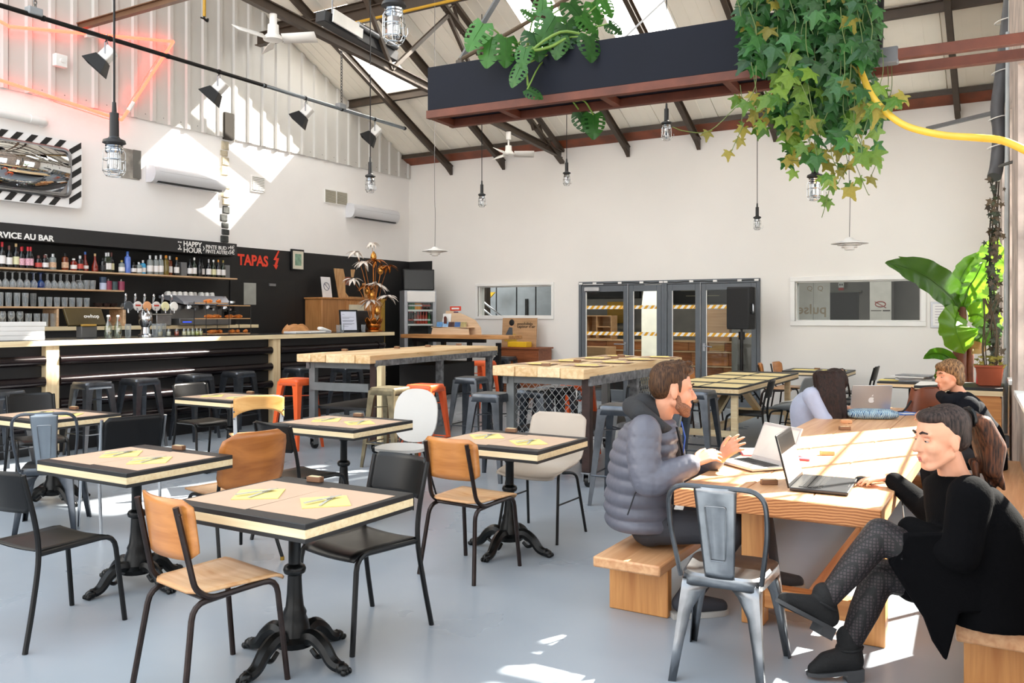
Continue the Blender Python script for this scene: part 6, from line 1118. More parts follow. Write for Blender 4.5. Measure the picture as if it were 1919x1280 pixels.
st_.build('standoff', white, t)['kind'] = 'stuff'
# striped safety mirror
XM = XL+.09; t = thing('traffic_mirror', 'convex safety mirror in a black and white striped frame on the wall', 'mirror', (XM, 0, 0)); Pm = lambda x, y_: at_u(x, y_, XM)
ya_, yb_ = Pm(-95, 320).y, Pm(151, 330).y; za_, zb_ = Pm(141, 391).z, Pm(150, 268).z; bw_ = .19
def rrect(y0, y1, z0, z1, r_, n=6): return [(p.y, p.z) for p in bent([V((0, (y0+y1)/2, z0)), V((0, y1, z0)), V((0, y1, z1)), V((0, y0, z1)), V((0, y0, z0)), V((0, (y0+y1)/2, z0))], r_, n)[1:-1]]
o1, o2 = rrect(ya_, yb_, za_, zb_, .08), rrect(ya_+bw_, yb_-bw_, za_+bw_*.72, zb_-bw_*.72, .1); n_ = len(o1)
MB().add([(x, a, b) for x in (0, .03) for o_ in (o1, o2) for a, b in o_], [(2*n_+i, 2*n_+(i+1) % n_, 3*n_+(i+1) % n_, 3*n_+i) for i in range(n_)]+[(i, (i+1) % n_, 2*n_+(i+1) % n_, 2*n_+i) for i in range(n_)]+[(n_+i, 3*n_+i, 3*n_+(i+1) % n_, n_+(i+1) % n_) for i in range(n_)]).build('frame', mat('frame_white', 'efeeee', .4, var=.01), t, smooth=False)
sl_ = .16
def stripe(poly): MB().add([(.0305, a, b) for a, b in poly]+[(.034, a, b) for a, b in poly], [(3, 2, 1, 0), (4, 5, 6, 7)]+[(i, (i+1) % 4, 4+(i+1) % 4, 4+i) for i in range(4)]).build('stripe', mat('stripe_black', '121213', .5), t, smooth=False)
zi0, zi1 = za_+bw_*.72, zb_-bw_*.72; yy = ya_+.1
while yy < yb_-.26:
    if not (Pm(78, 320).y < yy < Pm(84, 320).y): stripe([(yy, zi1+.006), (yy+.085, zi1+.006), (yy+.19, zb_-.01), (yy+.105, zb_-.01)])
    stripe([(yy-.05, za_+.01), (yy+.035, za_+.01), (yy+.135, zi0-.006), (yy+.05, zi0-.006)]); yy += .185
zz = za_+.04
while zz < zb_-.16: stripe([(yb_-bw_+.012, zz), (yb_-.012, zz+.12), (yb_-.012, zz+.2), (yb_-bw_+.012, zz+.08)]); zz += .16
mirm = mat('mirror_silver', 'e3e6e8', .015, 1., var=0); cy_, cz_, hy, hz = (ya_+yb_)/2, (za_+zb_)/2, (yb_-ya_)/2-bw_-.03, (zb_-za_)/2-bw_*.72-.03
def mg(u, v_): a, b = 2*u-1, 2*v_-1; k = 1; return (.05+.16*(1-(a*a+b*b)*.5)+.05*b, cy_+hy*a*sqrt(1-b*b*.18), cz_+hz*b*sqrt(1-a*a*.18))
MB().grid(mg, 24, 18).build('convex_glass', mirm, t, ang=80); MB().tube([(.04, a, b) for a, b in rrect(ya_+bw_-.01, yb_-bw_+.01, zi0, zi1, .1)], .03, 8, True).build('rim', steel, t)
# air conditioners, vents, small fittings
def aircon(label, x0, yt, x1, yb, xb):
    a = at_u(x0, yt, XL+.2); b = at_u(x1, yb, XL+.2); t = thing('air_conditioner', label, 'air conditioner', (XL+.001, a.y, b.z)); L_ = b.y-a.y; H_ = a.z-b.z; am = mat('aircon_white', 'd8dade', .35, var=.01)
    pr = smooth_path([(0, 0, 0), (.14, 0, .0), (.20, 0, .06), (.22, 0, H_*.55), (.19, 0, H_*.88), (.1, 0, H_), (0, 0, H_)], 3); n_ = len(pr)
    MB().add([(p.x, y_, p.z) for y_ in (0, L_) for p in pr], [tuple(range(n_)), tuple(range(2*n_-1, n_-1, -1))]+[(i, n_+i, n_+i+1, i+1) for i in range(n_-1)]).build('body', am, t, ang=30); MB().bar((.12, .08, .012), (.12, L_-.06, .012), .1, .03).build('outlet_slot', mat('slot_dark', '2a2b2c', .6), t); MB().bar((.15, .1, .0), (.15, L_-.08, .0), .03, .006).bar((.1, .1, -.0), (.1, L_-.08, -.0), .03, .006).build('louvre', am, t); MB().box(.222, .2235, L_*.05, L_*.97, H_*.6, H_*.608).build('seam', mat('seam_grey', '8a8c90', .6), t)
aircon('white wall air conditioner left of the exposed pillar', 290, 307, 424, 360, 0); aircon('white wall air conditioner near the back corner', 663, 380, 748, 419, 0)
for lab, x0, x1, y0, y1, nm in (('double slatted beige air vent on the left wall', 607, 650, 357, 380, 2), ('faint white air vent right of the exposed pillar', 470, 495, 334, 357, 1)):
    a, b = at_u(x0, (y0+y1)/2-2, XL), at_u(x1, (y0+y1)/2+2, XL); za, zb = a.z-.13, a.z+.13; t = thing('air_vent', lab, 'vent', (XL+.001, a.y, za)); L_ = b.y-a.y; MB().box(0, .02, 0, L_, 0, .26).build('frame', white, t, bev=.004)
    for k in range(nm):
        c0, c1 = L_*(k+.06)/nm, L_*(k+.94)/nm
        MB().box(.02, .022, c0, c1, .02, .24).build('grille_back', mat('vent_shadow', '8c8778', .7), t)
        for j in range(8): MB().box(.022, .03, c0, c1, .03+.026*j, .045+.026*j).build('slat', mat('vent_beige', 'b9b4a4', .6) if nm == 2 else white, t)
t = thing('wall_pipe', 'thick white pipe along the wall above the striped mirror', 'pipe', (XL+.07, 0, 0)); a, b = at_u(-10, 212, XL), at_u(78, 217, XL); MB().tube(bent([(0, a.y, a.z), (0, b.y, a.z), (-.07, b.y, a.z-.02)], .05), .055, 12).build('pipe', white, t); MB().cyl((0, b.y-.2, a.z), (0, b.y-.1, a.z), .062, n=12).build('sleeve', white, t)
t = thing('detector_box', 'small white detector box on the corrugated gable', 'detector', at_u(109, 115, XL+.06)); MB().box(0, .08, -.08, .08, -.08, .08).build('case', white, t, bev=.008); MB().cyl((.08, 0, 0), (.095, 0, 0), .025).build('lens', white, t)
a = at_u(383, 38, XP-.6); t = thing('hanging_hook', 'yellow pipe with an iron hook hanging in front of the gable', 'hook', a); MB().cyl((0, 0, .05), (0, 0, roof_z(a.y)-a.z), .022).build('pipe', MATS['yellow_pipe_paint'], t); MB().tube(smooth_path([(0, 0, .08), (0, .0, .02), (0, .05, .0), (0, .06, .04)], 4), .014, 6).tube([(0, -.06, .02), (0, .06, .02)], .012, 6).build('hook', blackm, t)
a, b = at_u(600, 30, -7.35), at_u(738, 108, -7.35); t = thing('radiant_heater', 'black tube radiant heater with white reflectors slung beneath the truss', 'heater', a); d_ = b-a
MB().bar((0, 0, 0), d_, .16, .14).build('housing', mat('heater_black', '26272a', .4), t, bev=.01); MB().bar(V((.12, .1, .02)), V((.12, 0, .02))+d_*.45, .02, .16).bar(V((-.1, .15, -.03)), V((-.1, 0, -.03))+d_*.5, .02, .12).build('reflector', mat('reflector_white', 'f4f3ee', .25), t); MB().cyl(d_*.4+V((.1, 0, .1)), d_*.95+V((.1, 0, .1)), .045).build('burner_tube', steel, t)
for k in (.15, .85): MB().cyl(d_*k+V((0, 0, .05)), d_*k+V((0, 0, .5)), .01).build('hanger', steel, t)
# pipes and conduit in the right corner
t = thing('drain_pipe', 'dark grey drain pipe with cable ties in the right corner', 'pipe'); P = [at_d(1897, -30, 9.3), at_d(1887, 60, 9.3), at_d(1876, 150, 9.3), at_d(1869, 205, 9.3), at_d(1873, 250, 9.3), at_d(1868, 310, 9.3), at_d(1863, 332, 9.25)]; MB().tube(smooth_path(P, 4), .07, 12).build('pipe', mat('pipe_grey', '4d4e52', .5), t); tie = MB()
for y_ in (40, 135, 222, 275): p = at_d(1882-(y_*.06), y_, 9.3); tie.tube([(p.x+.08*cos(a), p.y+.08*sin(a), p.z+.02*cos(a)) for a in [i*pi/6 for i in range(12)]], .006, 5, True)
tie.build('cable_tie', white, t)['kind'] = 'stuff'
t = thing('conduit', 'thin pale conduit running down the corner to a socket box', 'conduit'); MB().tube([at_d(1889, 60, 9.1), at_d(1886, 480, 9.1), at_d(1884, 812, 9.1)], .022, 8).build('tube', mat('conduit_grey', 'b5bdc0', .5), t); MB().tube([at_d(1896, 0, 9.2), at_d(1889, 420, 9.2), at_d(1892, 800, 9.2)], .03, 8).build('second_tube', mat('conduit_cream', 'c3c6c2', .5), t); p = at_d(1881, 828, 9.05); MB().box(p.x-.06, p.x+.05, p.y-.03, p.y+.03, p.z-.06, p.z+.07).build('socket_box', mat('socket_grey', 'b9bfc4', .5), t, bev=.01)
tag(MB().bar(at_d(1738, 241, 10.3), at_d(1868, 210, 9.4), .05, .04).build('wall_bracket', mat('bracket_grey', '5d5e60', .5)), 'slim dark bracket bar under the rear beam at the right', 'bracket'); tag(MB().cyl(at_d(1873, 311, 8.8), at_d(1935, 292, 7.8), .016).build('stay_rod', blackm), 'thin black rod sticking out from the right corner', 'rod')
# ---------------------------------------------------------------- the hanging planter
bar_rust = mat('planter_rust_steel', '5e3020', .5, .2, .25); navy = mat('navy_planter_sheet', '0a0f1c', .6, var=.12, vs_=2, spec=.2)
L0, L1 = V((-4.48, 6.05, 3.25)), V((-.95, 6.25, 3.25)); ang_ = atan2(.2, 3.53); t = thing('hanging_planter', 'long navy trough planter in a rust red steel frame hung from the roof', 'planter', L0, ang_); PL = 3.54; D_ = .44
MB().box(.01, PL, .01, D_-.01, .07, .45).build('trough', navy, t, bev=.004); MB().box(-.0, PL+1.35, 0, .06, 0, .07).box(0, PL+1.35, D_-.06, D_, 0, .07).build('frame_rail', bar_rust, t, bev=.004)
for x in (.0, .68, 1.6, 2.58, PL-.1): MB().box(x, x+.06, .06, D_-.06, .005, .065).build('cross_bar', bar_rust, t, bev=.003)
MB().box(.08, .14, D_-.07, D_-.01, .45, .60).build('hanger_post', brown_steel, t); MB().box(PL+.0, PL+.05, .02, D_-.02, .07, .9).build('end_post', grey_leg, t); MB().tube(bent([(PL+.12, .05, .08), (PL+.13, .05, .5), (PL+.15, .1, 1.1)], .1), .022).build('black_hose', blackm, t); MB().bar((.11, D_-.04, .6), (.42, D_+.5, 1.6), .05, .04).build('hanger_strut', grey_leg, t); MB().tube(smooth_path([(.1, D_-.05, .6), (.5, .6, .85), (1.2, 1.3, 1.5)], 6), .02).build('root_branch', mat('branch_brown', '5a4a38', .8), t); MB().box(PL+.06, PL+.24, -.005, .09, -.02, .09).build('duct_tape', mat('tape_grey', '5f6266', .4), t, bev=.01)
tag(MB().tube([at_d(1060, 178, 7.0), at_d(1068, 170, 6.98), at_d(1185, 57, 7.0), at_d(1310, -60, 7.4)], .008, 6).build('stay_cable', mat('cable_white', 'd8dade', .4, .5)), 'pale diagonal steel cable across the front of the planter', 'cable')
hose = smooth_path([at_d(1606, 105, 5.75), at_d(1616, 140, 5.65), at_d(1640, 188, 5.5), at_d(1690, 232, 5.3), at_d(1760, 252, 5.1), at_d(1830, 258, 4.9), at_d(1880, 264, 4.7), at_d(1935, 288, 4.5)], 6)
tag(MB().tube(hose, .021, 12).build('garden_hose', mat('hose_yellow', 'd8b440', .4, var=.06)), 'thick yellow garden hose hanging from the planter to the right wall', 'hose')
# leaves
def monstera_mesh():
    m_ = MB(); L_ = 1.; K = 6
    prof = [.30, .47, .5, .47, .40, .28, .06]; ys = [-.18, .05, .22, .40, .58, .76, 1.0]
    for s_ in (-1, 1):
        for k in range(K):
            y0, y1 = ys[k], ys[k+1]; w0, w1 = prof[k], prof[k+1]; b0, b1 = max(0, y0), max(.06, y1); gap = .014
            pts = []
            for i, u in enumerate((0, .45, .75, 1)):
                row = []
                for v_ in (0, .5, 1):
                    yb = (b0+(b1-b0)*v_); ye = y0+(y1-y0)*v_; g_ = gap*(u > .5)*(1 if 0 else 1); ye = ye+(g_ if v_ == 0 else -g_ if v_ == 1 else 0)
                    w = (w0+(w1-w0)*v_)*(1 if v_ == .5 else .96); y_ = yb*(1-u)+ye*u+.02*u; x = w*u*s_
                    row.append((x, y_, -.14*(u*w*2)**2-.25*max(0, y_-.35)**2+.04*u))
                pts.append(row)
            vs_ = [p for r_ in pts for p in r_]; q_ = lambda i, j: i*3+j
            m_.add(vs_, [(q_(i, j), q_(i+1, j), q_(i+1, j+1), q_(i, j+1)) if s_ > 0 else (q_(i, j+1), q_(i+1, j+1), q_(i+1, j), q_(i, j)) for i in range(3) for j in range(2) if not (i == 1 and j == 1 and k in (1, 2, 3))])
    m_.tube([(0, -.02, .01), (0, .5, -.0), (0, 1, -.1)], [.018, .012, .003], 5); return m_.mesh('monstera_leaf', leaf_mat('monstera_green', '17401b', '44802e', .3, .35))
def lobed_mesh(name, mt):
    pts = []; n_ = 5
    for k in range(n_):
        a = R_(-120+60*k)+pi/2; r_ = (.55, .8, 1., .8, .55)[k]
        for da, rr in ((-.40, .55), (-.24, .66), (-.17, .72), (-.12, .86), (0, 1.), (.12, .86), (.17, .72), (.24, .66)): pts.append((r_*rr*cos(a+da), r_*rr*sin(a+da)))
    pts.append((-.1, -.06)); pts = [(.1, -.06)]+pts[:] if False else pts
    vs_ = [(0, 0, .05)]+[(x, y_, -.22*(x*x+y_*y_)+.05*random.uniform(-1, 1)*.5) for x, y_ in pts]; N = len(pts); m_ = MB(); m_.add(vs_, [(0, i+1, (i+1) % N+1) for i in range(N)]); return m_.mesh(name, mt, True, 70)
mon = monstera_mesh()
def leaf(me, par, p, direc, nrm, s_, roll=0.):
    o = bpy.data.objects.new('leaf', me); COL.objects.link(o); o.parent = par; y_ = V(direc).normalized(); z = V(nrm); z = (z-y_*z.dot(y_)).normalized(); x = y_.cross(z)
    o.matrix_basis = MX.Translation(V(p)-V(par.location)) @ MX((x, y_, z)).transposed().to_4x4() @ MX.Rotation(roll, 4, 'Y') @ MX.Scale(s_, 4); return o
t = thing('monstera', 'swiss cheese plant with holed leaves spilling over the planter', 'plant', at_d(1010, 118, 7.15)); dS = lambda x, y_: RT*x+V((0, 0, -y_))
stem = MB(); stm = mat('monstera_stem', '6a8a3a', .5)
for (px, py, sz, dx, dy, dd) in ((905, 45, 62, -.6, 1, 6.95), (922, 70, 62, -.2, 1, 7.0), (948, 72, 58, .0, 1, 6.95), (1000, 62, 60, .2, 1, 6.9), (985, 90, 42, -.2, 1, 6.85), (1040, 30, 66, -.5, .9, 6.9), (1025, 60, 60, .8, .8, 6.95), (1068, 5, 64, .6, .8, 6.95), (1060, 45, 56, .3, 1, 6.85), (1090, 30, 50, .7, .8, 6.9), (1085, 60, 52, -.8, .7, 6.88), (1110, 5, 46, .4, 1, 7.), (1104, 68, 54, .1, 1, 6.72), (975, 125, 44, -.45, 1, 6.85), (988, 168, 36, .9, .5, 6.8), (1000, 32, 30, -.9, -.5, 7.), (1130, 0, 40, .5, 1, 6.95), (1140, 45, 34, .8, .6, 6.9), (1088, 210, 50, .5, .9, 7.25), (1112, 215, 50, .0, 1, 7.2), (1015, 25, 45, .1, -1, 7.05), (1050, 70, 44, -.2, 1, 6.82)):
    p = at_d(px, py, dd); leaf(mon, t, p, dS(dx, dy)+FW*random.uniform(-.2, .1), -FW*.8+V((random.uniform(-.4, .4), 0, .55)), sz*dd/FPX*.95); b = at_d(1030+random.uniform(-90, 80), 105 if py < 190 else 190, 7.1)-t.location; e = p-t.location; stem.tube(smooth_path([b, (b+e)/2+V((0, 0, .06)), e], 3), .007, 5)
stem.tube(smooth_path([at_d(x, y_, 6.85)-t.location for x, y_ in ((1000, 88), (980, 110), (985, 125), (990, 165))], 4), .009, 6).tube(smooth_path([at_d(x, y_, 6.82)-t.location for x, y_ in ((1060, 72), (1030, 88), (1000, 92), (1050, 60), (1100, 66))], 4), .012, 6).build('stems', stm, t)['kind'] = 'stuff'
# grape ivy: the 300 nearest leaves as parts
gl = [lobed_mesh('ivy_leaf', leaf_mat('ivy_green', '1b4020', '3b7234', .28, .38)), lobed_mesh('ivy_leaf', leaf_mat('ivy_light', '35641f', '7a9c3a', .42, .4)), lobed_mesh('ivy_leaf', leaf_mat('ivy_yellow', '6e6c26', 'aca048', .4, .45))]
t = thing('grape_ivy', 'dense green grape ivy cascading over the right end of the planter', 'plant', at_d(1530, 40, 6.)); rnd = random.Random(5); REG = [((1388, 1650, -25, 60), 64, 0), ((1400, 1640, 60, 130), 64, 0), ((1440, 1635, 125, 190), 48, 1), ((1370, 1470, 175, 245), 18, 2), ((1440, 1660, 185, 255), 50, 1), ((1470, 1655, 250, 300), 28, 1), ((1500, 1640, 300, 355), 12, 2), ((1640, 1700, 150, 190), 6, 1)]
tend = MB(); n_ = 0
for (x0, x1, y0, y1), cnt, tone in REG:
    for k in range(cnt):
        px, py = rnd.uniform(x0, x1), rnd.uniform(y0, y1); dd = 5.93-.30*(px-1388)/262+rnd.uniform(-.22, .0) if py < 120 else 5.75-.2*(px-1388)/262+rnd.uniform(-.2, .35)
        me = gl[0] if (tone == 0 and rnd.random() < .93) or (tone == 1 and rnd.random() < .42) else gl[1] if rnd.random() < (.75 if tone == 1 else .3) else gl[2]
        p = at_d(px, py, dd); leaf(me, t, p, dS(rnd.uniform(-.9, .9), rnd.uniform(.3, 1.2))+FW*rnd.uniform(-.4, .2), -FW*.9+V((rnd.uniform(-.5, .5), rnd.uniform(-.4, .4), rnd.uniform(.2, .9))), rnd.uniform(.085, .135)*(1. if tone < 2 else .75)); n_ += 1
        if k % 4 == 0: q_ = at_d(px+rnd.uniform(-20, 20), max(-30, py-70), dd)-t.location; e = p-t.location; tend.tube(smooth_path([q_, (q_+e)/2+V((rnd.uniform(-.03, .03), 0, -.02)), e], 3), .003, 4)
for pts in (((1380, 200), (1330, 245), (1285, 246), (1260, 238)), ((1500, 280), (1500, 300), (1478, 300)), ((1560, 330), (1548, 380), (1540, 408)), ((1600, 300), (1625, 360), (1630, 365)), ((1395, 230), (1370, 285)), ((1590, 300), (1570, 345))): tend.tube(smooth_path([at_d(x, y_, 5.8)-t.location for x, y_ in pts], 4), .003, 4)
mass = MB()
for k in range(420):
    px = rnd.uniform(1395, 1640); py = rnd.uniform(-30, 235); dd = 5.98-.3*(px-1388)/262+rnd.uniform(-.1, .12)
    if py > 120 and abs(px-1545) > 95: continue
    y_ = (dS(rnd.uniform(-.9, .9), rnd.uniform(.3, 1.2))+FW*rnd.uniform(-.4, .2)).normalized(); z_ = -FW*.9+V((rnd.uniform(-.5, .5), rnd.uniform(-.4, .4), rnd.uniform(.2, .9))); z_ = (z_-y_*z_.dot(y_)).normalized(); mass.T = MX.Translation(at_d(px, py, dd)-t.location) @ MX((y_.cross(z_), y_, z_)).transposed().to_4x4() @ MX.Scale(rnd.uniform(.085, .125), 4)
    me = gl[0]; mass.add([tuple(v.co) for v in me.vertices], [tuple(p.vertices) for p in me.polygons])
mass.build('inner_leaves', MATS['ivy_green'], t, ang=70)['kind'] = 'stuff'
tend.build('tendrils', mat('tendril_green', '55652f', .6), t)['kind'] = 'stuff'
for px, py in ((1326, 248), (1388, 262), (1365, 285), (1478, 300), (1488, 322), (1545, 370), (1552, 378), (1560, 335), (1590, 345), (1610, 335)): leaf(gl[2 if px < 1480 else 1], t, at_d(px, py, 5.8), dS(rnd.uniform(-.5, .5), 1), -FW+V((0, 0, .4)), .07)
# banana plant
bl_m = leaf_mat('banana_green', '3a7a18', '8cbc30', .5, .35, 3.); bl_d = leaf_mat('banana_dark', '1f4d16', '557f22', .3, .35, 3.)
def banana(par, pts, w_, mt, fold=.25, tear=0):
    P = smooth_path([at_d(*p)-V(par.location) for p in pts], 6); N = len(P)-1; m_ = MB()
    def f(u, v_):
        k = u*N; i = min(int(k), N-1); p = P[i].lerp(P[i+1], k-i); d_ = (P[i+1]-P[i]).normalized(); view = FW; side = d_.cross(view).normalized(); up_ = side.cross(d_)
        s_ = 2*v_-1; wd = w_*(sin(pi*min(1, u*.96+.03))**.55)*(1 if u < .75 else 1-.5*((u-.75)/.25)**2); rp = .06*w_*sin(u*38+s_*2)*abs(s_); return p+side*(wd*.5*s_)+up_*(-fold*wd*abs(s_)+rp)
    m_.grid(f, 26, 8); m_.tube(P, [.014-.011*i/N for i in range(N+1)], 6); return m_.build('leaf', mt, par, ang=80)
t = thing('banana_plant', 'tall banana plant with big glowing leaves in the right corner', 'plant', (-.52, 11.45, 0)); dB = (t.location-C0).dot(FW)
MB().lathe([(.14, 0), (.19, .03), (.21, .34), (.22, .38), (.19, .38), (.18, .3), (0, .3)], 20).build('pot', mat('dark_pot', '3a2f2a', .6), t); tk = mat('banana_trunk', '6a3a24', .6, var=.35, vs_=8)
MB().tube(smooth_path([V((0, 0, .3)), at_d(1800, 720, dB)-t.location, at_d(1799, 640, dB)-t.location, at_d(1802, 575, dB)-t.location], 4), [.09]*4+[.075]*4+[.06]*4+[.045], 10).build('trunk', tk, t); MB().tube(smooth_path([V((.1, 0, .3)), at_d(1818, 720, dB)-t.location, at_d(1818, 660, dB)-t.location, at_d(1822, 620, dB)-t.location], 4), [.05]*4+[.045]*4+[.04]*4+[.03], 10).build('trunk', tk, t)
d0 = dB
for pts, w_, mt, fo in ((((1798, 582, d0), (1778, 552, d0-.2), (1725, 512, d0-.4), (1660, 491, d0-.5)), .36, bl_d, .22), (((1800, 578, d0+.1), (1770, 530, d0+.1), (1720, 495, d0+.1), (1684, 481, d0+.1)), .09, bl_d, .3), (((1803, 580, d0), (1796, 545, d0), (1806, 510, d0+.1), (1832, 474, d0+.15)), .30, bl_m, .2), (((1808, 580, d0), (1830, 540, d0+.1), (1850, 490, d0+.2), (1866, 440, d0+.2)), .42, bl_m, .18), (((1806, 572, d0-.1), (1815, 540, d0-.2), (1828, 520, d0-.3), (1842, 492, d0-.3)), .26, bl_m, .25),
    (((1795, 586, d0-.1), (1790, 605, d0-.3), (1795, 630, d0-.4), (1808, 662, d0-.4)), .46, bl_m, .12), (((1815, 592, d0), (1835, 590, d0-.1), (1852, 605, d0-.15), (1868, 634, d0-.15)), .34, bl_m, .15), (((1820, 650, d0-.1), (1838, 632, d0-.2), (1856, 622, d0-.25), (1880, 612, d0-.25)), .26, bl_d, .2), (((1822, 600, d0), (1828, 580, d0), (1838, 575, d0), (1850, 580, d0)), .2, bl_m, .2), (((1790, 572, d0), (1778, 560, d0), (1760, 545, d0), (1745, 535, d0)), .12, bl_m, .2),
    (((1795, 690, d0), (1775, 668, d0-.1), (1750, 662, d0-.1), (1730, 672, d0-.1)), .14, bl_m, .2), (((1795, 700, d0), (1780, 690, d0-.1), (1765, 700, d0-.15), (1752, 712, d0-.15)), .24, bl_d, .2), (((1822, 640, d0), (1815, 650, d0-.1), (1830, 652, d0-.3), (1850, 655, d0-.3)), .16, mat('dry_leaf', 'a8875a', .8, var=.3), .2)): banana(t, pts, w_, mt, fo)
# terracotta planter on the cabinet, with its climber and the dark vine up the pipe
pc = at_z(1855, 722, .801); t = thing('terracotta_planter', 'terracotta pot with dry stems on the black topped cabinet', 'planter', (pc.x, 10.1, .801)); terr = mat('terracotta', '9a4a2c', .7, var=.12); k_ = 1.
MB().add([(sx_*a, sy_*b, z) for z, a, b in ((0, .10, .09), (.2, .128, .115), (.2, .112, .10), (.17, .108, .095)) for sx_, sy_ in ((-1, -1), (1, -1), (1, 1), (-1, 1))], [(3, 2, 1, 0)]+[(4*k+i, 4*k+(i+1) % 4, 4*k+4+(i+1) % 4, 4*k+4+i) for k in range(3) for i in range(4)]+[(12, 13, 14, 15)]).build('pot', terr, t, bev=.012); MB().box(-.136, .136, -.122, .122, .185, .21).build('rim', terr, t, bev=.008)
sm_ = MB()
for k in range(9): a = rnd.uniform(0, 6.3); sm_.tube(smooth_path([(.06*cos(a), .05*sin(a), .17), (.08*cos(a), .06*sin(a), .4), (.05*cos(a+1), .04, .65), (.1*rnd.uniform(-1, 1), 0, .9)], 4), .006, 5)
sm_.build('stems', mat('dry_stem', '4a3f2c', .8), t)['kind'] = 'stuff'
for k in range(26): leaf(gl[2], t, t.location+V((rnd.uniform(-.13, .13), rnd.uniform(-.13, .05), rnd.uniform(.19, .3))), (rnd.uniform(-1, 1), rnd.uniform(-1, 1), .4), (rnd.uniform(-.4, .4), -.6, 1), .05)
tag(MB().cyl((0, 0, 0), (0, 0, .1), .035, .03).ball((0, 0, .1), .03, 10, 6).build('red_bottle', mat('red_plastic', 'b8332f', .4), ), 'small red bottle standing behind the terracotta pot', 'bottle').location = (pc.x-.1, 10.3, .801)
t = thing('dark_vine', 'dark leafy vine climbing the pipe in the right corner', 'plant', at_d(1862, 700, 9.15)); vm = [lobed_mesh('vine_leaf', leaf_mat('vine_dark', '1c2418', '3a4428', .25, .5)), lobed_mesh('vine_leaf', leaf_mat('vine_brown', '2a2218', '55452c', .25, .5))]; sm_ = MB()
for k in range(4): sm_.tube(smooth_path([at_d(1862+rnd.uniform(-8, 8)+4*sin(k+y_), y_, 9.1)-t.location for y_ in (695, 640, 580, 500, 420, 340)], 4), .008, 5)
sm_.build('stems', mat('vine_stem', '2c241a', .8), t)['kind'] = 'stuff'
for k in range(170): y_ = rnd.uniform(335, 680); leaf(vm[k % 2], t, at_d(1864+rnd.gauss(0, 6), y_, 9.05+rnd.uniform(-.1, .05)), dS(rnd.uniform(-1, 1), rnd.uniform(-.2, 1)), -FW+V((rnd.uniform(-.6, .6), 0, rnd.uniform(-.2, .8))), rnd.uniform(.045, .075))
# ================================================================== people
skin = mat('skin_light', 'd69a7c', .5, var=.06, vs_=14, spec=.35); lipm = mat('lip', 'b5655a', .45); eyew = mat('eye_white', 'b5aaa2', .35); iris = mat('iris_dark', '2b1f18', .15)
def hair_mat(name, c1, c2, sc=(60, 60, 8)):
    m, t_, b = _new(name); b.inputs['Roughness'].default_value = .6; b.inputs['Specular IOR Level'].default_value = .25; tcn = t_.nodes.new('ShaderNodeTexCoord'); mp = t_.nodes.new('ShaderNodeMapping'); mp.inputs['Scale'].default_value = sc; n = t_.nodes.new('ShaderNodeTexNoise'); n.inputs['Scale'].default_value = 2; n.inputs['Detail'].default_value = 5
    r = t_.nodes.new('ShaderNodeValToRGB'); r.color_ramp.elements[0].position = .35; r.color_ramp.elements[1].position = .7; r.color_ramp.elements[0].color = hexc(c1); r.color_ramp.elements[1].color = hexc(c2)
    t_.links.new(tcn.outputs['Object'], mp.inputs[0]); t_.links.new(mp.outputs[0], n.inputs[0]); t_.links.new(n.outputs[0], r.inputs[0]); t_.links.new(r.outputs[0], b.inputs['Base Color'])
    bp = t_.nodes.new('ShaderNodeBump'); bp.inputs['Strength'].default_value = .35; bp.inputs['Distance'].default_value = .006; t_.links.new(n.outputs[0], bp.inputs['Height']); t_.links.new(bp.outputs[0], b.inputs['Normal']); return m
class Blob:
    """overlapping tapered capsules, ellipsoids and lofts that a voxel remesh fuses into one skin"""
    def __init__(s, org): s.m = MB(); s.o = V(org)
    def cap(s, p, q_, r0, r1=None, n=14):
        r1 = r0 if r1 is None else r1; p, q_ = V(p)-s.o, V(q_)-s.o; s.m.ball(p, r0, n, 8); s.m.ball(q_, r1, n, 8)
        if (q_-p).length > 1e-4: s.m.tube([p, q_], [r0, r1], n)
        return s
    def chain(s, pts, rs):
        for i in range(len(pts)-1): s.cap(pts[i], pts[i+1], rs[i], rs[i+1])
        return s
    def ell(s, c, ax, rad):
        x, y_, z = [V(a).normalized() for a in ax]; T = s.m.T; s.m.T = MX.Translation(V(c)-s.o) @ MX((x, y_, z)).transposed().to_4x4() @ MX.Diagonal((*rad, 1)); s.m.ball((0, 0, 0), 1, 18, 12); s.m.T = T; return s
    def loft(s, rings, n=28, p=2.4, quilt=None):
        """rings: (centre, forward axis, side axis, half depth, half width)"""
        vs_ = []; N = len(rings)
        for c, fa, sa, hd, hw in rings:
            for k in range(n):
                a = 2*pi*k/n; ca, sa_ = cos(a), sin(a); q_ = (abs(ca)**p+abs(sa_)**p)**(-1/p); vs_.append(V(c)-s.o+V(fa)*(hd*q_*ca)+V(sa)*(hw*q_*sa_))
        s.m.add(vs_, [(i*n+k, i*n+(k+1) % n, (i+1)*n+(k+1) % n, (i+1)*n+k) for i in range(N-1) for k in range(n)]+[tuple(range(n-1, -1, -1)), tuple(range((N-1)*n, N*n))]); return s
    def build(s, name, mt, parent=None, vox=.006, it=4, label=None):
        o = s.m.build(name, mt, parent, ang=180); md = o.modifiers.new('r', 'REMESH'); md.mode = 'VOXEL'; md.voxel_size = vox; md.use_smooth_shade = True
        if it: sm = o.modifiers.new('s', 'SMOOTH'); sm.factor = .5; sm.iterations = it
        if parent is None: o.location = s.o
        return o
def frame(f): f = V(f).normalized(); u = V((0, 0, 1)); s_ = f.cross(u).normalized(); return f, s_, s_.cross(f)   # forward, right, up
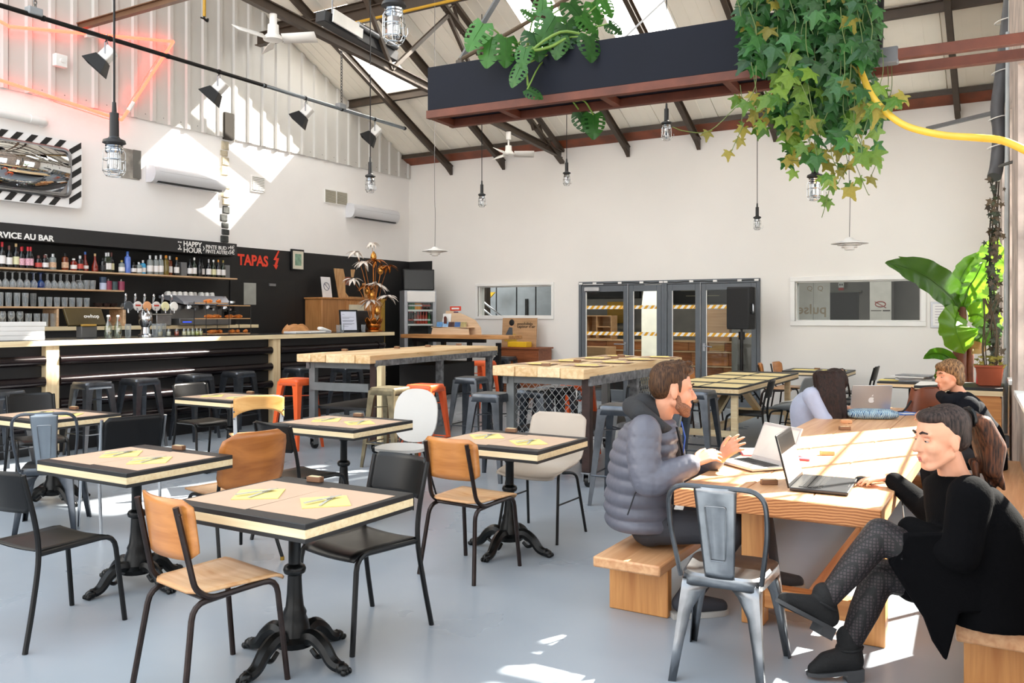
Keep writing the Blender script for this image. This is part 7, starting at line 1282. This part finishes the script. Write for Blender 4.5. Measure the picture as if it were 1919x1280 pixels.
def head(b, c, f, s, u, k=1., male=False):
    P = lambda a, d, h: V(c)+(f*a+s*d+u*h)*k
    b.ell(P(-.012, 0, .03), (f, s, u), (.1*k, .078*k, .098*k)).ell(P(.03, 0, -.03), (f, s, u), (.064*k, .063*k, .088*k)).cap(P(.066, -.012, -.1), P(.066, .012, -.1), .021*k)
    for e in (-1, 1): b.cap(P(0, e*.052, -.055), P(.058, e*.02, -.098), .023*k, .02*k).cap(P(.058, e*.036, -.024), P(.055, e*.034, -.03), .031*k).ell(P(-.01, e*.08, -.012), (f, s, u), (.018*k, .010*k, .030*k)).cap(P(.08, e*.014, .032), P(.074, e*.044, .03), .012*k, .01*k)
    b.cap(P(.086, 0, .015), P(.112, 0, -.026), .010*k, .0135*k).cap(P(.098, -.011, -.032), P(.098, .011, -.032), .009*k).cap(P(.087, -.018, -.062), P(.087, .018, -.062), .011*k).cap(P(.086, -.014, -.074), P(.086, .014, -.074), .010*k)
def face(par, c, f, s, u, k=1., browm=None):
    P = lambda a, d, h: V(c)+(f*a+s*d+u*h)*k-par.location
    for e in (-1, 1):
        eo = MB().ball(P(.0735, e*.031, .007), .0115*k, 12, 8).build('eye', eyew, par); MB().ball(P(.0815, e*.031, .006), .0056*k, 10, 6).build('iris', iris, eo)
        lid = MB().tube([P(.080, e*.018, .010), P(.085, e*.031, .0135), P(.076, e*.046, .009)], .0055*k, 6).build('eyelid', skin, par)
        if browm: MB().tube([P(.093, e*.014, .035), P(.092, e*.03, .042), P(.08, e*.047, .036)], [.004*k, .005*k, .003*k], 6).build('eyebrow', browm, par)
    MB().tube([P(.088, -.023, -.066), P(.0985, 0, -.064), P(.088, .023, -.066)], [.003*k, .0055*k, .003*k], 6).tube([P(.088, -.02, -.071), P(.097, 0, -.0745), P(.088, .02, -.071)], [.003*k, .006*k, .003*k], 6).build('lips', lipm, par)
def hand(b, w_, d, n, thumb, curl=(.25, .3, .2), k=1., spread=.12):
    """wrist, pointing direction, back-of-hand normal, thumb side (+1 = d x n side)"""
    d, n = V(d).normalized(), V(n); n = (n-d*n.dot(d)).normalized(); s_ = d.cross(n)*thumb
    for i, (L_, x) in enumerate(((.072, 1.5), (.082, .5), (.076, -.5), (.06, -1.5))):
        kn = V(w_)+d*(.088-.006*abs(x-.5))*k+s_*(x*.0195)*k; b.cap(V(w_)+s_*(x*.009)*k+d*.012*k, kn, .0135*k, .0115*k); dd = (d+s_*spread*x).normalized(); p = kn
        for j, (fr_, r_) in enumerate(((.45, .0092), (.31, .0082), (.24, .0072))):
            a = curl[j]*(1+.12*i); dd = (MX.Rotation(-a*1., 3, s_*1.0 if False else n.cross(dd).normalized()) @ dd) if False else (dd*cos(a)-n*sin(a)).normalized(); nn = n
            q_ = p+dd*(L_*fr_)*k; b.cap(p, q_, r_*k*1.08, r_*k); p = q_
    t0 = V(w_)+d*.022*k+s_*.02*k; t1 = t0+(d*.55+s_*.75-n*.25).normalized()*.042*k; t2 = t1+(d*.85+s_*.35-n*.2).normalized()*.034*k; t3 = t2+(d*.95+s_*.05-n*.25).normalized()*.024*k; b.chain([t0, t1, t2, t3], [.016*k, .0125*k, .0105*k, .0085*k])
def hairball(par, c, f, s, u, k, mt, bits, vox=.008, it=3, name='hair'):
    b = Blob(par.location); P = lambda a, d, h: V(c)+(f*a+s*d+u*h)*k
    for bt in bits:
        if bt[0] == 'e': b.ell(P(*bt[1]), (f, s, u), tuple(x*k for x in bt[2]))
        else: b.chain([P(*p) for p in bt[1]], [r_*k for r_ in bt[2]])
    return b.build(name, mt, par, vox, it)
S_ = 1.085
def D(x, y, d): return at_d(x, y, d*S_)
# ---------------------------------------------------------------- the man in the grey quilted jacket
hip = D(1212, 978, 4.22); bd = Blob(hip); fh, sh, uh = frame(RT*.97+FW*.05-V((0, 0, .10))); hc_ = D(1261, 731, 4.08)
head(bd, hc_, fh, sh, uh, 1.04); nb = D(1234, 790, 4.12); bd.cap(hc_-fh*.03-uh*.07, nb, .056, .062)
ft = (RT*.95+FW*.15).normalized(); st_ = ft.cross(V((0, 0, 1)))
chest = D(1208, 860, 4.14); waist = D(1200, 940, 4.2); shR, shL = D(1208, 806, 3.93), D(1240, 806, 4.36); elR, elL = D(1216, 902, 3.86), D(1270, 885, 4.42); wrR, wrL = D(1302, 868, 3.88), D(1352, 858, 4.2)
bd.chain([hip+V((0, 0, .04)), waist, chest, nb], [.09, .11, .12, .07]).cap(shR, shL, .06).chain([shR, elR, wrR], [.05, .04, .028]).chain([shL, elL, wrL], [.05, .04, .028])
hand(bd, wrR, D(1342, 846, 3.9)-D(1302, 868, 3.88), V((0, 0, .9))-FW*.5, -1, (.35, .35, .2), 1.0); hand(bd, wrL, D(1383, 826, 4.15)-D(1352, 858, 4.2), V((0, 0, .55))-RT*.2-FW*.6, -1, (.3, .35, .25), 1.0, .16)
hR, hL = hip-FW*.1, hip+FW*.1; knR, knL = D(1376, 990, 4.0), D(1425, 978, 4.38); anR, anL = D(1292, 1082, 3.98), D(1442, 1090, 4.35)
anR.z = .11; anL.z = .11
bd.chain([hR, knR, anR], [.085, .058, .042]).chain([hL, knL, anL], [.085, .058, .042])
man = bd.build('person', skin, None, .0055, 3); tag(man, 'bearded man in a grey quilted jacket talking with raised hands', 'person'); hm = hair_mat('short_brown_hair', '2a1a12', '5c4029')
face(man, hc_, fh, sh, uh, 1.04, hm)
hairball(man, hc_, fh, sh, uh, 1.04, hm, [('e', (-.026, 0, .062), (.1, .082, .084)), ('e', (-.052, 0, .028), (.074, .079, .088)), ('e', (.034, 0, .106), (.062, .062, .032)), ('c', [(.014, .073, .04), (.018, .072, .0)], [.011, .006]), ('c', [(.014, -.073, .04), (.018, -.072, .0)], [.011, .006])]+[('c', [(random.uniform(-.05, .06), random.uniform(-.05, .05), .12), (random.uniform(-.03, .1), random.uniform(-.06, .06), random.uniform(.135, .155))], [.016, .006]) for _ in range(26)], .006, 2)
hairball(man, hc_, fh, sh, uh, 1.04, hair_mat('beard_stubble', '6a4636', '96694f', (90, 90, 90)), [('c', [(.012, e*.066, -.03), (.022, e*.06, -.075), (.066, e*.022, -.110)], [.013, .020, .019]) for e in (-1, 1)]+[('c', [(.045, e*.05, -.07), (.075, e*.03, -.085)], [.018, .018]) for e in (-1, 1)]+[('c', [(.074, -.022, -.110), (.074, .022, -.110)], [.02, .02]), ('c', [(.087, -.022, -.054), (.0945, 0, -.05), (.087, .022, -.054)], [.005, .006, .005])], .006, 3, 'beard')
jm = mat('jacket_grey_nylon', '5d5e69', .45, .0, .06, 3, bump=.12, bs=30); jd = mat('hood_dark_jersey', '26272a', .8, bump=.3, bs=90)
jb = Blob(hip); rings = []; path = smooth_path([D(1200, 985, 4.2), D(1196, 940, 4.2), D(1200, 890, 4.17), D(1206, 845, 4.14), D(1218, 805, 4.13), D(1228, 784, 4.13)], 10); N = len(path)-1
for i, p in enumerate(path):
    t_ = i/N; dpt = (.17, .165, .155, .15, .125, .085); wd = (.2, .2, .2, .215, .2, .1); x = t_*5; k = min(int(x), 4); l_ = x-k; ql = .013*abs(sin(i*pi/5)); rings.append((p, ft, st_, dpt[k]*(1-l_)+dpt[k+1]*l_+ql, wd[k]*(1-l_)+wd[k+1]*l_+ql))
jb.loft(rings, 32)
def sleeve(b, pts, rs, seg=5):
    P = smooth_path(pts, 12); N = len(P)-1
    for i in range(N): 
        t_ = i/N*(len(rs)-1); k = min(int(t_), len(rs)-2); r_ = rs[k]+(rs[k+1]-rs[k])*(t_-k)+.010*abs(sin(i*pi/seg)); b.cap(P[i], P[i+1], r_, r_, 12)
sleeve(jb, [shR+V((0, 0, .0)), (shR+elR)/2-ft*.015, elR, (elR+wrR)/2, wrR-(wrR-elR)*.12], [.08, .077, .07, .055, .046]); sleeve(jb, [shL, (shL+elL)/2, elL, (elL+wrL)/2, wrL-(wrL-elL)*.15], [.08, .075, .068, .053, .045])
jb.build('jacket', jm, man, .006, 1)
hb_ = Blob(hip); hb_.chain([D(1196, 775, 4.2), D(1185, 762, 4.13), D(1200, 775, 3.98), D(1238, 800, 3.96), D(1264, 815, 4.05)], [.05, .055, .05, .035, .025]).chain([D(1196, 775, 4.2), D(1215, 780, 4.3), D(1255, 805, 4.25)], [.05, .04, .03]).chain([D(1258, 815, 4.08), D(1268, 860, 4.08), D(1264, 930, 4.1)], [.05, .045, .045]); hb_.cap(D(1205, 757, 4.1), D(1226, 775, 4.1), .06, .06); hb_.build('hood', jd, man, .008, 4)
MB().tube([D(1268, 800, 3.97)-hip, D(1279, 850, 3.97)-hip, D(1270, 920, 3.98)-hip, D(1252, 985, 4.0)-hip], .006, 6).build('zip', blackm, man); MB().tube([D(1277, 790, 4.0)-hip, D(1284, 820, 3.98)-hip, D(1280, 850, 3.97)-hip], .004, 6).build('lanyard', mat('lanyard_blue', '2f4f9a', .5), man); MB().tube([D(1176, 965, 3.99)-hip, D(1190, 925, 3.97)-hip, D(1206, 905, 3.96)-hip], .004, 6).build('pocket_seam', jd, man)
tr = Blob(hip); trm = mat('trousers_charcoal', '33343a', .8, bump=.15, bs=60); tr.chain([hR+V((0, 0, .0)), knR, anR], [.098, .074, .058]).chain([hL, knL, anL], [.098, .074, .058]).cap(hR, hL, .105); tr.build('trousers', trm, man, .009, 4)
def shoe(par, an, d, mt, solem, L_=.27):
    d = V((d[0], d[1], 0)).normalized(); b = Blob(par.location); a = V(an); h0 = a-d*.05; h0.z = .05; toe = h0+d*L_*.82; toe.z = .04; mid = h0+d*L_*.4; mid.z = .06
    b.chain([a+V((0, 0, .02)), h0+V((0, 0, .02)), mid, toe], [.046, .044, .046, .036]); b.build('shoe', mt, par, .007, 4)
    sd_ = d.cross(V((0, 0, 1))); P = [(h0-d*.05, .036), (h0+d*.05, .042), (mid+d*.04, .048), (toe-d*.0, .044), (toe+d*.035, .02)]; o = par.location; top = [p+sd_*w_-o for p, w_ in P]+[p-sd_*w_-o for p, w_ in reversed(P)]
    MB().add([(p.x, p.y, z-o.z) for z in (.001, .028) for p in top], [tuple(range(9, -1, -1)), tuple(range(10, 20))]+[(i, (i+1) % 10, 10+(i+1) % 10, 10+i) for i in range(10)]).build('sole', solem, par)
shoe(man, anR, RT*.9+FW*.2, trm, mat('sole_grey', 'b5b2ac', .6)); shoe(man, anL, RT*.9+FW*.2, trm, MATS['sole_grey'])
# ---------------------------------------------------------------- the woman in black
S_ = 1.09
hip = D(1835, 1105, 3.16); hip.z = .40; bd = Blob(hip); fh, sh, uh = frame(-RT*.97-FW*.12-V((0, 0, .12))); hc_ = D(1762, 822, 3.08); head(bd, hc_, fh, sh, uh, .98); nb = D(1788, 893, 3.1); bd.cap(hc_-fh*.025-uh*.07, nb, .05, .058)
ft = (-RT*.93-FW*.1).normalized(); st_ = ft.cross(V((0, 0, 1))); chest = D(1820, 985, 3.12); shN, shF = D(1818, 930, 2.98), D(1802, 925, 3.36); elN, elF = D(1800, 1040, 2.98), D(1738, 955, 3.58); wrN, wrF = D(1698, 988, 3.22), at_z(1668, 895, TZ+.045)
bd.chain([hip, chest, nb], [.14, .13, .06]).cap(shN, shF, .06).chain([shN, elN, wrN], [.05, .042, .028]).chain([shF, elF, wrF], [.05, .04, .026])
hand(bd, wrF, (-RT*.97+FW*.1-V((0, 0, .12))), V((0, 0, 1)), 1, (.05, .3, .3), .95, .1); hand(bd, wrN, -RT*.35+FW*.7-V((0, 0, .7)), -RT, -1, (.3, .4, .3), .95)
knA, knB = D(1650, 1002, 3.18), D(1648, 1078, 3.28); anA, anB = at_d(1545, 1128, 3.50), at_d(1592, 1208, 3.58); hA, hB = hip-FW*.09, hip+FW*.09
bd.chain([hA, knA, (knA+anA)/2, anA], [.088, .06, .052, .036]).chain([hB, knB, (knB+anB)/2, anB], [.088, .06, .054, .038])
wom = bd.build('person', skin, None, .0055, 3); tag(wom, 'woman in black with a ponytail using a mouse at the dark laptop', 'person'); hm = hair_mat('dark_greying_hair', '120c0b', '453630'); face(wom, hc_, fh, sh, uh, .98, hm)
hairball(wom, hc_, fh, sh, uh, .98, hm, [('e', (-.034, 0, .05), (.098, .0825, .088)), ('e', (-.062, 0, .005), (.058, .076, .07)), ('e', (.024, 0, .092), (.057, .066, .036)), ('c', [(-.12, 0, .07), (-.15, 0, .065)], [.032, .03])], .006, 3)
hairball(wom, hc_, fh, sh, uh, .98, hair_mat('ponytail_hair', '150e0c', '6a3f28'), [('c', [(-.14+.0, e*.012, .07), (-.175, e*.024, .04), (-.195-.01*abs(e), e*.03, -.06), (-.2-.012*e, e*.032, -.15), (-.185-.03*abs(e), e*.034, -.23)], [.022, .034, .042, .034, .008]) for e in (-1.2, -.4, .4, 1.2)]+[('c', [(-.19+.02*k, random.uniform(-.04, .04), -.12), (-.21+.035*k, random.uniform(-.05, .05), -.25-.012*k)], [.016, .003]) for k in range(-2, 4)], .006, 2, 'ponytail')
MB().tube([hc_+(-fh*.132+uh*.068)+(sh*cos(a)*.034+uh*sin(a)*.034)-hip for a in [i*pi/6 for i in range(12)]], .01, 6, True).build('hair_tie', blackm, wom)
km = mat('black_knit', '08080a', .95, bump=.2, bs=120, spec=.08); kb = Blob(hip); path = smooth_path([hip+V((.0, 0, -.09))-FW*.0+RT*.02, hip+RT*.02+V((0, 0, .04)), D(1836, 1030, 3.13), D(1822, 960, 3.13), D(1800, 912, 3.12), D(1790, 888, 3.1)], 8); N = len(path)-1; rings = []
for i, p in enumerate(path):
    t_ = i/N*5; k = min(int(t_), 4); l_ = t_-k; dpt = (.19, .19, .165, .15, .11, .066); wd = (.22, .215, .2, .2, .17, .07); rings.append((p, ft, st_, dpt[k]*(1-l_)+dpt[k+1]*l_, wd[k]*(1-l_)+wd[k+1]*l_))
kb.loft(rings, 28).chain([shN, elN, wrN-(wrN-elN)*.1], [.082, .07, .055]).chain([shF, elF, wrF-(wrF-elF)*.12], [.08, .062, .044]).cap(shN, shF, .075)
kb.chain([hA+V((0, 0, .02)), hA+(knA-hA)*.72], [.125, .085]).chain([hB, hB+(knB-hB)*.6], [.125, .095]).build('cardigan', km, wom, .009, 4)
a = [D(1905, 1120, 3.0), D(1890, 1150, 2.98), D(1800, 1150, 3.0), D(1776, 1242, 3.02), D(1752, 1205, 3.03), D(1735, 1160, 3.05), D(1705, 1115, 3.08), D(1668, 1055, 3.12), D(1700, 1000, 3.1), D(1800, 1000, 2.95), D(1890, 1040, 2.95)]
MB().add([p-hip for p in a]+[p-hip+FW*.035 for p in a], [tuple(range(10, -1, -1)), tuple(range(11, 22))]+[(i, (i+1) % 11, 11+(i+1) % 11, 11+i) for i in range(11)]).build('cardigan_flap', km, wom, bev=.012)
def fishnet():
    m, t_, b = _new('fishnet_tights'); b.inputs['Roughness'].default_value = .6; tcn = t_.nodes.new('ShaderNodeTexCoord'); vo = t_.nodes.new('ShaderNodeTexVoronoi'); vo.feature = 'DISTANCE_TO_EDGE'; vo.inputs['Scale'].default_value = 75; vo.inputs['Randomness'].default_value = .15
    r = t_.nodes.new('ShaderNodeValToRGB'); r.color_ramp.elements[0].position = .12; r.color_ramp.elements[0].color = hexc('0a090a'); r.color_ramp.elements[1].position = .2; r.color_ramp.elements[1].color = hexc('3a3033'); t_.links.new(tcn.outputs['Object'], vo.inputs[0]); t_.links.new(vo.outputs[0], r.inputs[0]); t_.links.new(r.outputs[0], b.inputs['Base Color']); return m
tb = Blob(hip); tb.chain([hA, knA, (knA+anA)/2, anA], [.096, .067, .059, .042]).chain([hB, knB, (knB+anB)/2, anB], [.096, .068, .061, .044]); tb.build('tights', fishnet(), wom, .008, 4); suede = mat('black_suede', '0c0c0d', .8, bump=.25, bs=150)
def boot(par, an, heel, toe, up_, solem):
    b = Blob(par.location); an, heel, toe = V(an), V(heel), V(toe); d = (toe-heel).normalized(); b.chain([an+(an-heel).normalized()*.03, an], [.05, .05]).chain([an, heel+up_*.045], [.048, .042]).chain([an*.55+heel*.45+up_*.0, heel+d*.11+up_*.048, toe-d*.03+up_*.025], [.05, .044, .028]).cap(heel+up_*.035, toe-d*.03+up_*.02, .036, .028); b.build('boot', suede, par, .007, 4)
    sd_ = d.cross(up_).normalized(); o = par.location; P = [(heel-d*.035, .03), (heel+d*.03, .036), (heel+d*.12, .04), (toe-d*.04, .036), (toe, .012)]; ring = [p+sd_*w_ for p, w_ in P]+[p-sd_*w_ for p, w_ in reversed(P)]
    MB().add([p-o-up_*.0 for p in ring]+[p-o+up_*.016 for p in ring], [tuple(range(9, -1, -1)), tuple(range(10, 20))]+[(i, (i+1) % 10, 10+(i+1) % 10, 10+i) for i in range(10)]).build('sole', solem, par); hl = [heel-d*.035+sd_*.03, heel+d*.035+sd_*.034, heel+d*.035-sd_*.034, heel-d*.035-sd_*.03]
    MB().add([p-o-up_*.035 for p in hl]+[p-o+up_*.01 for p in hl], [(3, 2, 1, 0), (4, 5, 6, 7)]+[(i, (i+1) % 4, 4+(i+1) % 4, 4+i) for i in range(4)]).build('heel', solem, par)
    MB().tube([an+sd_*.052*cos(a)+d*.052*sin(a)-o-up_*.01 for a in [i*pi/7 for i in range(14)]], .006, 6, True).build('strap', suede, par)
solem = mat('boot_sole_grey', '3f4042', .6); toe = at_z(1512, 1266, .012); hl_ = at_z(1600, 1258, .036); toe.z = .012; hl_.z = .036; boot(wom, anB, hl_, toe, V((0, 0, 1)), solem)
hA2, tA2 = at_d(1545, 1175, 3.50), at_d(1455, 1128, 3.44); dd_ = (tA2-hA2).normalized(); upv = (V((0, 0, 1))-dd_*dd_.z).normalized(); boot(wom, anA, hA2, tA2, upv, solem)
# ---------------------------------------------------------------- the dark haired woman at the silver laptop
S_ = 1.08
hip = D(1518, 825, 6.75); hip.z = .40; bd = Blob(hip); fh, sh, uh = frame(RT*.9-FW*.15-V((0, 0, .75))); hc_ = D(1563, 722, 6.6); head(bd, hc_, fh, sh, uh, .97); nb = D(1535, 735, 6.65); bd.cap(hc_-fh*.03-uh*.06, nb, .05, .056); ft = (RT*.9+V((0, 0, -.35))).normalized(); st_ = RT.cross(V((0, 0, 1))); chest = D(1517, 762, 6.68)
shN, shF = D(1520, 742, 6.48), D(1530, 738, 6.85); elN, elF = D(1545, 788, 6.4), D(1565, 782, 6.9); wrN, wrF = D(1584, 766, 6.5), D(1588, 762, 6.72); wrN.z = wrF.z = TZ+.04
bd.chain([hip, chest, nb], [.12, .12, .06]).cap(shN, shF, .055).chain([shN, elN, wrN], [.045, .036, .025]).chain([shF, elF, wrF], [.045, .036, .025]); hand(bd, wrN, RT-V((0, 0, .15)), V((0, 0, 1)), 1, (.2, .3, .3), .95); hand(bd, wrF, RT-V((0, 0, .15)), V((0, 0, 1)), -1, (.2, .3, .3), .95)
kn_ = hip+RT*.4+V((0, 0, .05)); an_ = kn_+RT*.02; an_.z = .1
for e in (-.09, .09): bd.chain([hip+FW*e, kn_+FW*e, an_+FW*e], [.08, .055, .04])
w2 = bd.build('person', skin, None, .008, 3); tag(w2, 'woman with long dark hair in a pale lilac sweater bent over a laptop', 'person'); face(w2, hc_, fh, sh, uh, .97, None); hm = hair_mat('long_dark_hair', '120b09', '35211a', (80, 80, 10))
hairball(w2, hc_, fh, sh, uh, .97, hm, [('e', (-.02, 0, .045), (.11, .092, .1)), ('e', (-.06, 0, -.01), (.07, .09, .09))], .008, 3); b = Blob(w2.location)
for x, e in ((1545, -.1), (1555, -.12), (1567, -.12), (1577, -.1), (1552, .1), (1566, .1), (1540, 0)): b.chain([D(x-6, 705, 6.6+e), D(x-2, 745, 6.55+e), D(x+8, 790, 6.5+e)], [.05, .045, .02])
b.build('long_hair', hm, w2, .01, 3); sw = mat('lilac_sweater', 'a9b0c6', .85, bump=.25, bs=70); b = Blob(hip); path = smooth_path([hip+V((0, 0, -.08)), hip+V((0, 0, .06)), D(1512, 785, 6.72), chest, D(1527, 745, 6.66), nb+V((0, 0, -.01))], 5); N = len(path)-1; rings = []
for i, p in enumerate(path): t_ = i/N*5; k = min(int(t_), 4); l_ = t_-k; dpt = (.15, .15, .14, .135, .11, .065); wd = (.18, .175, .17, .18, .16, .07); rings.append((p, ft, st_, dpt[k]*(1-l_)+dpt[k+1]*l_, wd[k]*(1-l_)+wd[k+1]*l_))
b.loft(rings, 24).cap(shN, shF, .072).chain([shN, elN, wrN-(wrN-elN)*.15], [.074, .058, .045]).chain([shF, elF, wrF-(wrF-elF)*.15], [.074, .058, .045]).build('sweater', sw, w2, .01, 4)
b = Blob(hip); [b.chain([hip+FW*e, kn_+FW*e, an_+FW*e], [.095, .07, .055]) for e in (-.09, .09)]; b.build('trousers', trm, w2, .012, 4); [shoe(w2, an_+FW*e, RT, trm, MATS['sole_grey'], .24) for e in (-.09, .09)]
# ---------------------------------------------------------------- the short haired woman at the window side
S_ = 1.045
hip = D(1832, 835, 6.6); hip.z = .40; bd = Blob(hip); fh, sh, uh = frame(-RT*.97-FW*.1-V((0, 0, .12))); hc_ = D(1778, 705, 6.62); head(bd, hc_, fh, sh, uh, .98); nb = D(1798, 740, 6.62); bd.cap(hc_-fh*.03-uh*.06, nb, .05, .056); ft = (-RT*.95).normalized(); st_ = ft.cross(V((0, 0, 1))); chest = D(1812, 780, 6.6)
shN, shF = D(1815, 762, 6.42), D(1800, 755, 6.8); elN, elF = D(1785, 810, 6.36), D(1765, 800, 6.85); wrN, wrF = D(1746, 785, 6.5), D(1742, 780, 6.75); wrN.z = wrF.z = TZ+.05
bd.chain([hip, chest, nb], [.13, .13, .06]).cap(shN, shF, .06).chain([shN, elN, wrN], [.046, .038, .026]).chain([shF, elF, wrF], [.046, .038, .026]); hand(bd, wrN, -RT-V((0, 0, .2)), V((0, 0, 1)), 1, (.3, .3, .3), .95); hand(bd, wrF, -RT-V((0, 0, .2)), V((0, 0, 1)), -1, (.3, .3, .3), .95)
kn_ = hip-RT*.38+V((0, 0, .05)); an_ = kn_+RT*.04; an_.z = .1
for e in (-.09, .09): bd.chain([hip+FW*e, kn_+FW*e, an_+FW*e], [.085, .058, .042])
w3 = bd.build('person', skin, None, .008, 3); tag(w3, 'short haired woman in a dark coat sitting by the window wall', 'person'); hm = hair_mat('light_brown_hair', '3a2618', 'a07a52', (50, 50, 12)); face(w3, hc_, fh, sh, uh, .98, hm)
hairball(w3, hc_, fh, sh, uh, .98, hm, [('e', (-.025, 0, .055), (.108, .09, .09)), ('e', (-.06, 0, -.015), (.066, .086, .09)), ('e', (.045, 0, .085), (.052, .07, .04)), ('c', [(-.02, .075, .03), (-.03, .082, -.05)], [.03, .02]), ('c', [(-.02, -.075, .03), (-.03, -.082, -.05)], [.03, .02])], .008, 2)
ck = mat('dark_navy_coat', '0f1117', .9, bump=.2, bs=60, spec=.12); b = Blob(hip); path = smooth_path([hip+V((0, 0, -.1)), hip+V((0, 0, .08)), D(1826, 800, 6.6), chest, D(1804, 752, 6.62), D(1796, 734, 6.62)], 5); N = len(path)-1; rings = []
for i, p in enumerate(path): t_ = i/N*5; k = min(int(t_), 4); l_ = t_-k; dpt = (.2, .19, .18, .17, .13, .08); wd = (.22, .21, .2, .2, .17, .09); rings.append((p, ft, st_, dpt[k]*(1-l_)+dpt[k+1]*l_, wd[k]*(1-l_)+wd[k+1]*l_))
b.loft(rings, 24).cap(shN, shF, .08).chain([shN, elN, wrN-(wrN-elN)*.15], [.085, .072, .055]).chain([shF, elF, wrF-(wrF-elF)*.15], [.085, .072, .055]).chain([D(1764, 742, 6.6), D(1775, 752, 6.45), D(1800, 745, 6.5)], [.045, .05, .05]).build('coat', ck, w3, .011, 4)
b = Blob(hip); [b.chain([hip+FW*e, kn_+FW*e, an_+FW*e], [.1, .072, .056]) for e in (-.09, .09)]; b.build('trousers', trm, w3, .012, 4); [shoe(w3, an_+FW*e, -RT, trm, MATS['sole_grey'], .24) for e in (-.09, .09)]
# ================================================================== groups and ordinals for the repeats
from collections import defaultdict
def ordinal(i, n, side='left'): return ('%s from the left' % ordn[i]) if i < 20 else ('%s from the right' % ordn[n-1-i])
byg = defaultdict(list)
for o in COL.objects:
    if o.parent is None and o.get('group') in ('tumblers on the third shelf', 'glasses on the back counter', 'cups on the espresso machine', 'blue upturned stemmed glasses', 'clear upturned stemmed glasses on the second shelf', 'tumblers on the second shelf', 'tall glasses near the beer taps'): byg[o['group']].append(o)
for g_, L in byg.items():
    L.sort(key=lambda o: o.location.y)
    for i, o in enumerate(L): o['label'] = o['label'].replace(' turned upside down', ' upside down')+', '+ordinal(i, len(L))
byn = defaultdict(list)
for o in COL.objects:
    if o.parent is None and o.get('category') and not o.get('group'): byn[o.name.split('.')[0]].append(o)
for n_, L in byn.items():
    if len(L) > 1:
        w_ = n_.replace('_', ' '); g_ = {'person': 'people at the long table', 'bench': 'benches at the long table', 'knife': 'steel knives on the napkins'}.get(w_, w_+('es' if w_.endswith(('s', 'x')) else 's')+' in the hall')
        for o in L: o['group'] = g_
